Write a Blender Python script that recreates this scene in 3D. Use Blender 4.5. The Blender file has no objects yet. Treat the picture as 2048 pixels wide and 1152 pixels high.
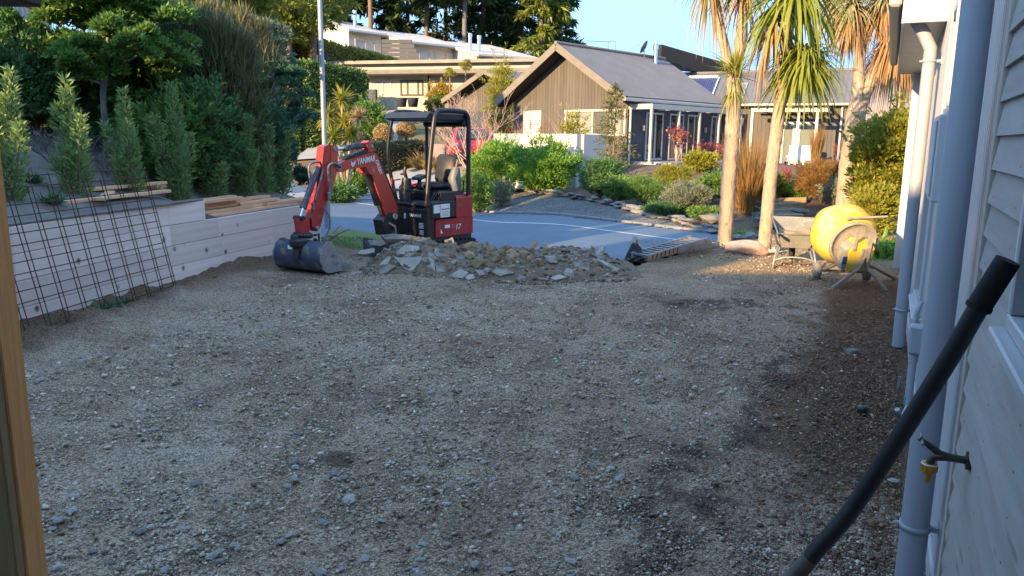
import bpy, math, random
import numpy as np
from mathutils import Matrix, Vector, Euler
random.seed(7); rng = np.random.default_rng(7)
SC = bpy.context.scene; COL = SC.collection
# ------------------------------------------------------------------ camera, sky, sun, exposure
CAM_H = 1.75; PITCH = math.radians(10.95); ROLL = math.asin(.0118); FPX = 1540.0
cp, sp, cr, sr = math.cos(PITCH), math.sin(PITCH), math.cos(ROLL), math.sin(ROLL)
FW = Vector((0, cp, -sp)); U0 = Vector((0, sp, cp)); R0 = Vector((1, 0, 0))
RT = R0*cr + U0*sr; UPV = U0*cr - R0*sr
cam = bpy.data.cameras.new('camera'); cam.sensor_width = 36; cam.lens = FPX/2048*36
cam.clip_start = .05; cam.clip_end = 6000
cam_o = bpy.data.objects.new('camera', cam); COL.objects.link(cam_o)
M = Matrix((RT, UPV, -FW)).transposed().to_4x4(); M.translation = Vector((0, 0, CAM_H)); cam_o.matrix_world = M
SC.camera = cam_o
SUN_AZ = math.radians(41); SUN_EL = math.radians(15)          # azimuth the light travels to, clockwise from +Y
w = bpy.data.worlds.new('World'); SC.world = w; w.use_nodes = True
nt = w.node_tree; bg = nt.nodes['Background']
sky = nt.nodes.new('ShaderNodeTexSky'); sky.sky_type = 'NISHITA'; sky.sun_disc = False
sky.sun_elevation = SUN_EL; sky.sun_rotation = SUN_AZ + math.pi
sky.altitude = 400; sky.air_density = 1.0; sky.dust_density = 10; sky.ozone_density = 4
gm = nt.nodes.new('ShaderNodeGamma'); gm.inputs[1].default_value = .16; nt.links.new(sky.outputs[0], gm.inputs[0])   # evens out the sky a little, as the phone's tone curve does
tn = nt.nodes.new('ShaderNodeMixRGB'); tn.blend_type = 'MULTIPLY'; tn.inputs[0].default_value = 1; tn.inputs[2].default_value = (.325, .51, .775, 1); nt.links.new(gm.outputs[0], tn.inputs[1])
nt.links.new(tn.outputs[0], bg.inputs[0]); bg.inputs[1].default_value = .15
sl = bpy.data.lights.new('sun', 'SUN'); sl.energy = 2.0; sl.angle = math.radians(.53); sl.color = (.47, .32, .16)
so = bpy.data.objects.new('sun', sl); COL.objects.link(so)
LDIR = Vector((math.sin(SUN_AZ)*math.cos(SUN_EL), math.cos(SUN_AZ)*math.cos(SUN_EL), -math.sin(SUN_EL)))
so.rotation_euler = LDIR.to_track_quat('-Z', 'Y').to_euler(); so.location = (-12, -14, 12)
SC.view_settings.view_transform = 'Standard'; SC.view_settings.look = 'None'; SC.view_settings.gamma = 1
SC.view_settings.exposure = 3.85; SC.view_settings.use_curve_mapping = False
SC.render.engine = 'CYCLES'
cy = SC.cycles; cy.use_denoising = True; cy.max_bounces = 6; cy.diffuse_bounces = 3; cy.glossy_bounces = 3
cy.transmission_bounces = 4; cy.transparent_max_bounces = 6; cy.caustics_reflective = False; cy.caustics_refractive = False
cy.sample_clamp_indirect = 6
try: cy.denoiser = 'OPENIMAGEDENOISE'
except Exception: pass

# ------------------------------------------------------------------ helpers
def ss(a, b, x):
    t = np.clip((x-a)/(b-a), 0, 1); return t*t*(3-2*t)
_ht = np.random.default_rng(3).random((256, 256))
def vnoise(x, y):
    xi = np.floor(x).astype(int); yi = np.floor(y).astype(int); fx = x-xi; fy = y-yi
    fx = fx*fx*(3-2*fx); fy = fy*fy*(3-2*fy)
    a = _ht[xi % 256, yi % 256]; b = _ht[(xi+1) % 256, yi % 256]; c = _ht[xi % 256, (yi+1) % 256]; d = _ht[(xi+1) % 256, (yi+1) % 256]
    return (a*(1-fx)+b*fx)*(1-fy)+(c*(1-fx)+d*fx)*fy-.5
def fbm(x, y, n=4):
    s = 0; a = 1
    for k in range(n): s = s+a*vnoise(x*2**k+k*17.3, y*2**k+k*9.1); a *= .5
    return s
def terrain(x, y):
    """height of the natural ground: level yard, street a little lower, garden and hill rising beyond it"""
    x = np.asarray(x, float); y = np.asarray(y, float)
    s = .768*(x-.9)+.64*(y-16.6)
    zr = -.22+.17*ss(-.9, 1.3, x)
    z = zr*ss(-6.2, -4.4, s)
    z = z+.10*np.clip(s-1.6, 0, 4)+.17*np.clip(s-5.6, 0, 3.6)
    left = ss(2, -5, x)
    z = z+left*(.145*np.clip(y-29, 0, 80)) + ss(-4, 3, x)*.03*np.clip(y-40, 0, 200)
    return z
def tz(x, y): return float(terrain(x, y))
def ray(px, py): return FW*FPX+RT*(px-1024)+UPV*(576-py)
def at(px, py, Y):
    d = ray(px, py); return Vector((0, 0, CAM_H))+d*(Y/d.y)
def on_ground(px, py, dz=0.0):
    d = ray(px, py); d.normalize(); t = 2.0
    while t < 200:
        p = Vector((0, 0, CAM_H))+d*t
        if p.z <= tz(p.x, p.y)+dz: return p
        t += .03 if t < 40 else .1
    return Vector((0, 0, CAM_H))+d*200
def zat(py, Y, px=1024):                    # height seen at pixel row py when the thing stands Y metres away
    return at(px, py, Y).z

class MB:
    """collects verts and faces of ONE mesh object"""
    def __init__(s): s.v = []; s.f = []; s.mi = []; s.cur = 0; s.smooth = []; s.sm = False
    def _add(s, vs, fs):
        o = len(s.v); s.v.extend([tuple(v) for v in vs])
        for f in fs: s.f.append(tuple(i+o for i in f)); s.mi.append(s.cur); s.smooth.append(s.sm)
    def box(s, c, size, rot=None, ch=0.0):
        hx, hy, hz = size[0]/2, size[1]/2, size[2]/2; c = Vector(c)
        if ch <= 0:
            vs = [Vector((x, y, z)) for x in (-hx, hx) for y in (-hy, hy) for z in (-hz, hz)]
            fs = [(0, 1, 3, 2), (4, 6, 7, 5), (0, 4, 5, 1), (2, 3, 7, 6), (0, 2, 6, 4), (1, 5, 7, 3)]
        else:
            ch = min(ch, hx*.9, hy*.9, hz*.9); vs = []; idx = {}
            for sx in (-1, 1):
                for sy in (-1, 1):
                    for sz in (-1, 1):
                        for ax in range(3):
                            p = [sx*(hx-ch), sy*(hy-ch), sz*(hz-ch)]; p[ax] = (sx*hx, sy*hy, sz*hz)[ax]
                            idx[(sx, sy, sz, ax)] = len(vs); vs.append(Vector(p))
            fs = []
            for ax in range(3):
                a, b = (ax+1) % 3, (ax+2) % 3
                for sg in (-1, 1):
                    def key(u, v_):
                        k = [0, 0, 0]; k[ax] = sg; k[a] = u; k[b] = v_; return idx[(k[0], k[1], k[2], ax)]
                    q = [key(-1, -1), key(1, -1), key(1, 1), key(-1, 1)]; fs.append(tuple(q if sg > 0 else q[::-1]))
                for sa in (-1, 1):
                    for sb in (-1, 1):
                        def kk(t, axx):
                            k = [0, 0, 0]; k[ax] = t; k[a] = sa; k[b] = sb; return idx[(k[0], k[1], k[2], axx)]
                        q = [kk(-1, a), kk(1, a), kk(1, b), kk(-1, b)]; fs.append(tuple(q if sa*sb < 0 else q[::-1]))
            for sx in (-1, 1):
                for sy in (-1, 1):
                    for sz in (-1, 1):
                        q = [idx[(sx, sy, sz, k)] for k in range(3)]; fs.append(tuple(q if sx*sy*sz > 0 else q[::-1]))
        if rot is not None: vs = [rot @ v for v in vs]
        s._add([v+c for v in vs], fs); return s
    def beam(s, a, b, wd, ht, up=(0, 0, 1), ch=0.0, ext=0.0):
        a = Vector(a); b = Vector(b); d = b-a; L = d.length; d.normalize(); u = Vector(up)
        sd = u.cross(d)
        if sd.length < 1e-4: sd = Vector((1, 0, 0)).cross(d)
        sd.normalize(); u = d.cross(sd)
        R = Matrix((d, sd, u)).transposed()
        return s.box((a+b)/2, (L+ext*2, wd, ht), R, ch)
    def tube(s, path, rad, n=8, caps=True, smooth=True):
        P = [Vector(p) for p in path]; m = len(P)
        rs = rad if isinstance(rad, (list, tuple)) else [rad]*m
        t0 = (P[1]-P[0]).normalized(); nrm = t0.orthogonal().normalized(); vs = []
        for i in range(m):
            t = ((P[min(i+1, m-1)]-P[max(i-1, 0)])).normalized()
            nrm = (nrm-t*nrm.dot(t))
            nrm = nrm.normalized() if nrm.length > 1e-6 else t.orthogonal().normalized()
            bn = t.cross(nrm)
            for k in range(n):
                a = 2*math.pi*k/n; vs.append(P[i]+(nrm*math.cos(a)+bn*math.sin(a))*rs[i])
        fs = [(i*n+k, i*n+(k+1) % n, (i+1)*n+(k+1) % n, (i+1)*n+k) for i in range(m-1) for k in range(n)]
        o, s.sm = s.sm, smooth; s._add(vs, fs); s.sm = o
        if caps: s._add(vs[:n], [tuple(range(n))[::-1]]); s._add(vs[-n:], [tuple(range(n))])
        return s
    def cyl(s, a, b, r, n=16, r2=None, smooth=True): return s.tube([a, b], [r, r if r2 is None else r2], n, True, smooth)
    def prism(s, poly, fr, th):
        """poly of 2D points in frame fr=(origin, xaxis, yaxis); thickness th centred on the plane along x×y"""
        o, x, y = [Vector(q) for q in fr]; z = x.cross(y).normalized(); n = len(poly)
        A = [o+x*p[0]+y*p[1]-z*th/2 for p in poly]; B = [o+x*p[0]+y*p[1]+z*th/2 for p in poly]
        s._add(A+B, [tuple(range(n))[::-1], tuple(range(n, 2*n))]+[(i, (i+1) % n, n+(i+1) % n, n+i) for i in range(n)]); return s
    def quad(s, *p): s._add(p, [tuple(range(len(p)))]); return s
    def lathe(s, prof, o, ax, n=24, smooth=True, x0=None):
        o = Vector(o); ax = Vector(ax).normalized(); u = Vector(x0) if x0 else ax.orthogonal().normalized(); v = ax.cross(u); vs = []
        for r, h in prof:
            for k in range(n):
                a = 2*math.pi*k/n; vs.append(o+ax*h+(u*math.cos(a)+v*math.sin(a))*r)
        m = len(prof); os_, s.sm = s.sm, smooth
        s._add(vs, [(i*n+k, i*n+(k+1) % n, (i+1)*n+(k+1) % n, (i+1)*n+k) for i in range(m-1) for k in range(n)]); s.sm = os_; return s
    def grid(s, X, Y, Z, smooth=True):
        ny, nx = X.shape; vs = list(zip(X.ravel(), Y.ravel(), Z.ravel()))
        os_, s.sm = s.sm, smooth
        s._add(vs, [(j*nx+i, j*nx+i+1, (j+1)*nx+i+1, (j+1)*nx+i) for j in range(ny-1) for i in range(nx-1)]); s.sm = os_; return s
    def build(s, name, mats, parent=None, kind=None):
        me = bpy.data.meshes.new(name); V = np.array(s.v, float)
        if parent is not None:
            Mi = np.array(wm(parent).inverted()); V = V @ Mi[:3, :3].T+Mi[:3, 3]
        me.from_pydata(V.tolist(), [], s.f)
        if not isinstance(mats, (list, tuple)): mats = [mats]
        for m_ in mats: me.materials.append(m_)
        me.polygons.foreach_set('material_index', s.mi); me.polygons.foreach_set('use_smooth', s.smooth)
        me.update()
        return link(name, me, parent, kind)
def link(name, me, parent=None, kind=None):
    o = bpy.data.objects.new(name, me); COL.objects.link(o)
    if parent is not None: o.parent = parent
    if kind: o['kind'] = kind
    return o
def wm(o):
    m = Matrix.LocRotScale(o.location, o.rotation_euler, None)
    return m if o.parent is None else wm(o.parent) @ m
def thing(name, label, cat, loc=(0, 0, 0), rz=0, group=None):
    o = bpy.data.objects.new(name, None); COL.objects.link(o); o.location = loc; o.rotation_euler = (0, 0, rz); o.empty_display_size = .1
    o['label'] = label; o['category'] = cat
    if group: o['group'] = group
    return o
def tag(o, label, cat, group=None):
    o['label'] = label; o['category'] = cat
    if group: o['group'] = group
    return o
def npmesh(name, V, F, mat, parent=None, kind=None, smooth=False):
    """fast mesh from numpy: F is (n,3) or (n,4)"""
    me = bpy.data.meshes.new(name); V = np.asarray(V, np.float32); F = np.asarray(F, np.int32)
    if parent is not None:
        Mi = np.array(wm(parent).inverted()); V = (V @ Mi[:3, :3].T+Mi[:3, 3]).astype(np.float32)
    k = F.shape[1]; me.vertices.add(len(V)); me.vertices.foreach_set('co', V.ravel())
    me.loops.add(F.size); me.loops.foreach_set('vertex_index', F.ravel())
    me.polygons.add(len(F)); me.polygons.foreach_set('loop_start', np.arange(0, F.size, k, dtype=np.int32))
    me.polygons.foreach_set('loop_total', np.full(len(F), k, np.int32))
    if smooth: me.polygons.foreach_set('use_smooth', np.ones(len(F), bool))
    me.update(calc_edges=True); me.validate()
    for m_ in (mat if isinstance(mat, (list, tuple)) else [mat]): me.materials.append(m_)
    return link(name, me, parent, kind)
def text(name, body, size, o, x, y, mat, parent, ext=.001, sx=1.0, align='CENTER', shear=0.0):
    """flat lettering standing on a surface: o its centre, x reading direction, y up"""
    cu = bpy.data.curves.new(name, 'FONT'); cu.body = body; cu.size = size; cu.align_x = align; cu.align_y = 'CENTER'; cu.extrude = ext
    cu.shear = shear; cu.offset = size*.012
    x = Vector(x).normalized(); y = Vector(y); y = (y-x*y.dot(x)).normalized(); z = x.cross(y)
    tmp = bpy.data.objects.new(name, cu); COL.objects.link(tmp); bpy.context.view_layer.update()
    me = bpy.data.meshes.new_from_object(tmp.evaluated_get(bpy.context.evaluated_depsgraph_get())); me.name = name; bpy.data.objects.remove(tmp)
    me.materials.clear(); me.materials.append(mat)
    R = Matrix((x*sx, y, z)).transposed().to_4x4(); R.translation = Vector(o); me.transform(wm(parent).inverted() @ R)
    return link(name, me, parent)

# ------------------------------------------------------------------ materials
def ramp(nt, stops):
    r = nt.nodes.new('ShaderNodeValToRGB'); e = r.color_ramp.elements
    while len(e) < len(stops): e.new(.5)
    for k, (p, c) in enumerate(stops): e[k].position = p; e[k].color = (*c, 1)
    return r
def pm(name, c1, c2=None, scale=6, rough=.6, metal=0, bump=0, bscale=40, stretch=(1, 1, 1), dark=None, rnd=0, spec=.5, coat=0, detail=5, bdist=.01, seed=0):
    """procedural surface: two colours mixed by noise, optional darker blotches, fine bump, small random shift per object"""
    m = bpy.data.materials.new(name); m.use_nodes = True; nt = m.node_tree; L = nt.links.new; b = nt.nodes['Principled BSDF']
    tc = nt.nodes.new('ShaderNodeTexCoord'); mp = nt.nodes.new('ShaderNodeMapping'); mp.inputs['Scale'].default_value = stretch
    mp.inputs['Location'].default_value = (seed*3.7, seed*1.3, seed*2.1)
    L(tc.outputs['Object'], mp.inputs[0])
    n = nt.nodes.new('ShaderNodeTexNoise'); n.inputs['Scale'].default_value = scale; n.inputs['Detail'].default_value = detail; n.inputs['Roughness'].default_value = .6
    L(mp.outputs[0], n.inputs['Vector'])
    c2 = c2 or tuple(min(1, k*.75) for k in c1)
    r = ramp(nt, [(.32, c1), (.68, c2)]); L(n.outputs[0], r.inputs[0]); col = r.outputs[0]
    if dark:
        n2 = nt.nodes.new('ShaderNodeTexNoise'); n2.inputs['Scale'].default_value = dark[1]; n2.inputs['Detail'].default_value = 6
        L(mp.outputs[0], n2.inputs['Vector'])
        r2 = ramp(nt, [(dark[2], (0, 0, 0)), (dark[2]+.12, (1, 1, 1))]); L(n2.outputs[0], r2.inputs[0])
        mx = nt.nodes.new('ShaderNodeMixRGB'); L(r2.outputs[0], mx.inputs[0]); L(col, mx.inputs[1]); mx.inputs[2].default_value = (*dark[0], 1); col = mx.outputs[0]
    if rnd:
        oi = nt.nodes.new('ShaderNodeObjectInfo'); mr = nt.nodes.new('ShaderNodeMapRange'); L(oi.outputs['Random'], mr.inputs[0])
        mr.inputs[3].default_value = 1-rnd; mr.inputs[4].default_value = 1+rnd
        hs = nt.nodes.new('ShaderNodeHueSaturation'); L(mr.outputs[0], hs.inputs['Value']); L(col, hs.inputs['Color']); col = hs.outputs[0]
    L(col, b.inputs['Base Color']); b.inputs['Roughness'].default_value = rough; b.inputs['Metallic'].default_value = metal
    b.inputs['Specular IOR Level'].default_value = spec; b.inputs['Coat Weight'].default_value = coat; b.inputs['Coat Roughness'].default_value = .08
    if rough < .95:
        mr = nt.nodes.new('ShaderNodeMapRange'); L(n.outputs[0], mr.inputs[0]); mr.inputs[3].default_value = max(.02, rough-.1); mr.inputs[4].default_value = min(1, rough+.12); L(mr.outputs[0], b.inputs['Roughness'])
    if bump:
        n3 = nt.nodes.new('ShaderNodeTexNoise'); n3.inputs['Scale'].default_value = bscale; n3.inputs['Detail'].default_value = 6; L(mp.outputs[0], n3.inputs['Vector'])
        bp = nt.nodes.new('ShaderNodeBump'); bp.inputs['Strength'].default_value = bump; bp.inputs['Distance'].default_value = bdist
        L(n3.outputs[0], bp.inputs['Height']); L(bp.outputs[0], b.inputs['Normal'])
    return m
def leafm(name, ca, cb, trans=.35, rough=.5, cc=None):
    """leaf: colour differs from leaf to leaf, lets some light through"""
    m = bpy.data.materials.new(name); m.use_nodes = True; nt = m.node_tree; L = nt.links.new; b = nt.nodes['Principled BSDF']
    g = nt.nodes.new('ShaderNodeNewGeometry'); st = [(0, ca), (1, cb)] if cc is None else [(0, ca), (.6, cb), (1, cc)]
    r = ramp(nt, st); L(g.outputs['Random Per Island'], r.inputs[0])
    L(r.outputs[0], b.inputs['Base Color']); b.inputs['Roughness'].default_value = rough; b.inputs['Specular IOR Level'].default_value = .35
    t = nt.nodes.new('ShaderNodeBsdfTranslucent'); L(r.outputs[0], t.inputs[0]); mx = nt.nodes.new('ShaderNodeMixShader'); mx.inputs[0].default_value = trans
    L(b.outputs[0], mx.inputs[1]); L(t.outputs[0], mx.inputs[2]); L(mx.outputs[0], nt.nodes['Material Output'].inputs[0])
    return m
def glassm(name, tint=(.02, .025, .03), rough=.03):
    m = bpy.data.materials.new(name); m.use_nodes = True; nt = m.node_tree; b = nt.nodes['Principled BSDF']
    b.inputs['Base Color'].default_value = (*tint, 1); b.inputs['Roughness'].default_value = rough; b.inputs['Specular IOR Level'].default_value = .8
    n = nt.nodes.new('ShaderNodeTexNoise'); n.inputs['Scale'].default_value = 1.3; bp = nt.nodes.new('ShaderNodeBump'); bp.inputs['Strength'].default_value = .02
    nt.links.new(n.outputs[0], bp.inputs['Height']); nt.links.new(bp.outputs[0], b.inputs['Normal'])
    return m
def woodm(name, c1, c2, knot=(.12, .06, .03), stretch=(1, 14, 14), rough=.7, rnd=.12, bump=.25):
    """sawn timber with grain along local x, knots, small shift per board"""
    m = pm(name, c1, c2, scale=2.2, rough=rough, stretch=stretch, bump=bump, bscale=9, rnd=rnd, spec=.25, bdist=.004)
    nt = m.node_tree; L = nt.links.new; b = nt.nodes['Principled BSDF']; src = b.inputs['Base Color'].links[0].from_socket
    tc = nt.nodes.new('ShaderNodeTexCoord'); oi = nt.nodes.new('ShaderNodeObjectInfo'); ad = nt.nodes.new('ShaderNodeVectorMath'); ad.operation = 'ADD'
    L(tc.outputs['Object'], ad.inputs[0]); L(oi.outputs['Random'], ad.inputs[1])
    v = nt.nodes.new('ShaderNodeTexVoronoi'); v.inputs['Scale'].default_value = 3.6; v.inputs['Randomness'].default_value = 1; L(ad.outputs[0], v.inputs['Vector'])
    r = ramp(nt, [(.05, (1, 1, 1)), (.15, (0, 0, 0))]); L(v.outputs['Distance'], r.inputs[0])
    mx = nt.nodes.new('ShaderNodeMixRGB'); L(r.outputs[0], mx.inputs[0]); L(src, mx.inputs[1]); mx.inputs[2].default_value = (*knot, 1); L(mx.outputs[0], b.inputs['Base Color'])
    return m

MT = {}
MT['pine'] = woodm('pale weathered pine', (.80, .67, .60), (.68, .55, .48), knot=(.16, .085, .06), rnd=.14, bump=.1, stretch=(.35, 10, 10))
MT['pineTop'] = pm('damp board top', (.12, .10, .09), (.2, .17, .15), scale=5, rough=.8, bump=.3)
MT['orangepine'] = woodm('fresh sawn treated pine', (.80, .49, .30), (.70, .39, .22), rnd=.12)
MT['post'] = woodm('rough sawn orange post', (.66, .34, .13), (.52, .25, .09), knot=(.2, .09, .03), stretch=(30, 30, 1.2), rnd=0, bump=.5)
MT['beam'] = pm('dark stained beam', (.035, .018, .012), (.05, .028, .018), scale=3, rough=.7)
MT['rust'] = pm('rusty steel wire', (.035, .02, .018), (.09, .04, .025), scale=30, rough=.85, bump=.2)
MT['red'] = pm('red machine paint', (.42, .02, .025), (.36, .018, .022), scale=5, rough=.36, coat=.3, dark=((.19, .09, .07), 9, .57))
MT['litred'] = pm('sunlit red machine paint', (.50, .06, .035), (.44, .045, .03), scale=6, rough=.38, coat=.25, dark=((.2, .1, .08), 16, .62))  # machine red with the orange of the sunlight put into its colour
MT['black'] = pm('black machine plastic', (.012, .013, .016), (.022, .023, .027), scale=8, rough=.42, dark=((.06, .055, .05), 12, .63))
MT['blackmat'] = pm('dull black rubber', (.014, .014, .016), (.03, .029, .03), scale=14, rough=.8, bump=.15)
MT['steel'] = pm('worn steel', (.30, .31, .33), (.2, .2, .21), scale=20, rough=.4, metal=.8, dark=((.10, .07, .05), 9, .6))
MT['chrome'] = pm('hydraulic rod', (.7, .72, .75), (.6, .62, .65), scale=10, rough=.15, metal=1)
MT['bluesteel'] = pm('dark blue-grey bucket paint', (.03, .045, .08), (.05, .065, .10), scale=7, rough=.42, dark=((.17, .155, .135), 8, .54))
MT['scuffed'] = pm('scuffed bare steel', (.36, .37, .38), (.24, .24, .25), scale=9, rough=.45, metal=.5, dark=((.14, .12, .10), 12, .55), bump=.1)
MT['galv'] = pm('galvanised steel', (.34, .37, .40), (.27, .30, .33), scale=22, rough=.48, metal=.55)
MT['alu'] = pm('aluminium ramp', (.34, .34, .35), (.25, .25, .26), scale=12, rough=.5, metal=.5, dark=((.2, .18, .16), 8, .58))
MT['white'] = pm('white print', (.8, .8, .8), (.74, .74, .74), scale=12, rough=.5)
MT['dim'] = pm('grey print', (.32, .28, .27), (.26, .23, .22), scale=12, rough=.5)
MT['hazorange'] = pm('orange reflective tape', (.65, .24, .03), (.55, .18, .02), scale=14, rough=.5)
MT['seat'] = pm('dark seat vinyl', (.02, .022, .028), (.03, .032, .04), scale=10, rough=.5, bump=.1)
MT['greyplastic'] = pm('grey plastic console', (.10, .11, .13), (.13, .14, .16), scale=10, rough=.5)
MT['hose'] = pm('grey hydraulic hose', (.10, .12, .15), (.15, .17, .2), scale=30, rough=.5)
MT['yellow'] = pm('yellow mixer paint', (.66, .46, .03), (.62, .44, .08), scale=3, rough=.55, dark=((.50, .42, .22), 5, .50))
MT['cementy'] = pm('cement-crusted steel', (.34, .32, .29), (.22, .20, .18), scale=12, rough=.85, bump=.3, dark=((.12, .08, .06), 7, .6))
MT['barrow'] = pm('dusty grey tray', (.16, .16, .16), (.24, .23, .21), scale=7, rough=.7, dark=((.36, .33, .28), 9, .58))
MT['sack'] = pm('pink woven sack', (.72, .47, .37), (.62, .38, .29), scale=5, rough=.75, bump=.9, bscale=11, bdist=.035)
MT['conc'] = pm('broken concrete', (.35, .32, .275), (.25, .225, .19), scale=7, rough=.9, bump=.5, bscale=45, rnd=.35, dark=((.13, .105, .08), 5, .52))
MT['soil'] = pm('dug soil', (.20, .145, .095), (.125, .092, .064), scale=5, rough=.95, bump=.9, bscale=30, bdist=.03)
MT['clod'] = pm('tan clay clod', (.40, .29, .17), (.30, .21, .13), scale=8, rough=.95, bump=.8, bscale=30, bdist=.02, rnd=.2)
MT['whitewall'] = pm('white painted render', (.50, .49, .47), (.45, .44, .42), scale=2.2, rough=.8, bump=.05, dark=((.50, .48, .44), 1.6, .66))
MT['creamwall'] = pm('cream house wall', (.48, .43, .37), (.43, .385, .33), scale=1.2, rough=.8)
MT['trimwhite'] = pm('off-white trim paint', (.50, .51, .53), (.45, .46, .48), scale=3, rough=.45, dark=((.5, .48, .46), 7, .66))
MT['pipe'] = pm('painted downpipe', (.34, .37, .42), (.30, .33, .38), scale=3, rough=.38, dark=((.42, .41, .40), 9, .68))
MT['board'] = pm('grey stained weatherboard', (.33, .305, .28), (.40, .38, .355), scale=2.4, rough=.75, stretch=(1, 1, 9), rnd=.08, bump=.12, bscale=22, dark=((.15, .135, .12), 3, .64))
MT['gable'] = pm('brown-grey stained cladding', (.082, .074, .067), (.108, .098, .088), scale=2, rough=.8, stretch=(6, 6, .6), rnd=.13)
MT['darkwall'] = pm('blue-black cladding and wall shade', (.035, .04, .055), (.05, .055, .07), scale=2, rough=.7, rnd=.1)
MT['barge'] = pm('grey barge board', (.18, .16, .14), (.15, .135, .12), scale=3, rough=.7)
MT['soffit'] = pm('black soffit', (.014, .013, .014), (.022, .02, .02), scale=3, rough=.8)
MT['frame'] = pm('pale window joinery', (.45, .43, .40), (.40, .38, .35), scale=4, rough=.5)
MT['darkframe'] = pm('dark pergola timber', (.04, .03, .028), (.06, .045, .04), scale=4, rough=.7)
MT['glass'] = glassm('dark window glass')
MT['glassgreen'] = glassm('grey-green glass', (.16, .18, .16), .15)
MT['blind'] = pm('drawn blind behind glass', (.26, .26, .23), (.22, .22, .2), scale=2, rough=.25)
MT['solar'] = pm('blue collector tube', (.012, .045, .20), (.02, .06, .26), scale=6, rough=.2)
MT['carred'] = pm('red car paint', (.60, .03, .04), (.56, .028, .035), scale=3, rough=.2, coat=.8)
MT['tyre'] = pm('tyre rubber', (.02, .02, .02), (.035, .034, .033), scale=14, rough=.85)
MT['pinkwall'] = pm('pinkish rendered wall', (.50, .36, .34), (.44, .31, .30), scale=3, rough=.85)
MT['bark'] = pm('grey bark', (.13, .115, .11), (.20, .18, .175), scale=9, rough=.9, stretch=(1, 1, .25), bump=.5, bscale=20)
MT['brownbark'] = pm('brown bark', (.15, .10, .07), (.22, .155, .11), scale=8, rough=.9, stretch=(1, 1, .25), bump=.5, bscale=18)
MT['twig'] = pm('pale bare twigs', (.46, .34, .29), (.36, .25, .22), scale=10, rough=.8)
MT['redtwig'] = pm('reddish bare twigs', (.32, .10, .09), (.24, .08, .07), scale=10, rough=.8)
MT['slate'] = pm('garden stone', (.22, .215, .21), (.14, .14, .14), scale=8, rough=.85, bump=.4, rnd=.25)
MT['teal'] = pm('teal cap', (.02, .30, .26), (.02, .26, .23), scale=8, rough=.5)
MT['brass'] = pm('dark tap brass', (.05, .045, .04), (.09, .08, .06), scale=20, rough=.4, metal=.7)
MT['tapyellow'] = pm('yellow hose fitting', (.62, .28, .02), (.52, .22, .02), scale=14, rough=.45)
MT['handle'] = pm('scratched black tube', (.018, .02, .024), (.03, .031, .035), scale=9, rough=.42, dark=((.28, .27, .26), 12, .67))
MT['bareend'] = pm('worn muddy tube', (.20, .17, .14), (.10, .085, .07), scale=14, rough=.6, metal=.3, bump=.1)
MT['paleblue'] = pm('pale outdoor chair', (.70, .78, .80), (.62, .70, .72), scale=4, rough=.6)
MT['deck'] = pm('weathered deck', (.34, .34, .36), (.26, .26, .28), scale=3, rough=.7)
MT['bluescrap'] = pm('pale blue plastic', (.30, .45, .62), (.26, .40, .56), scale=5, rough=.5)

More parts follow.
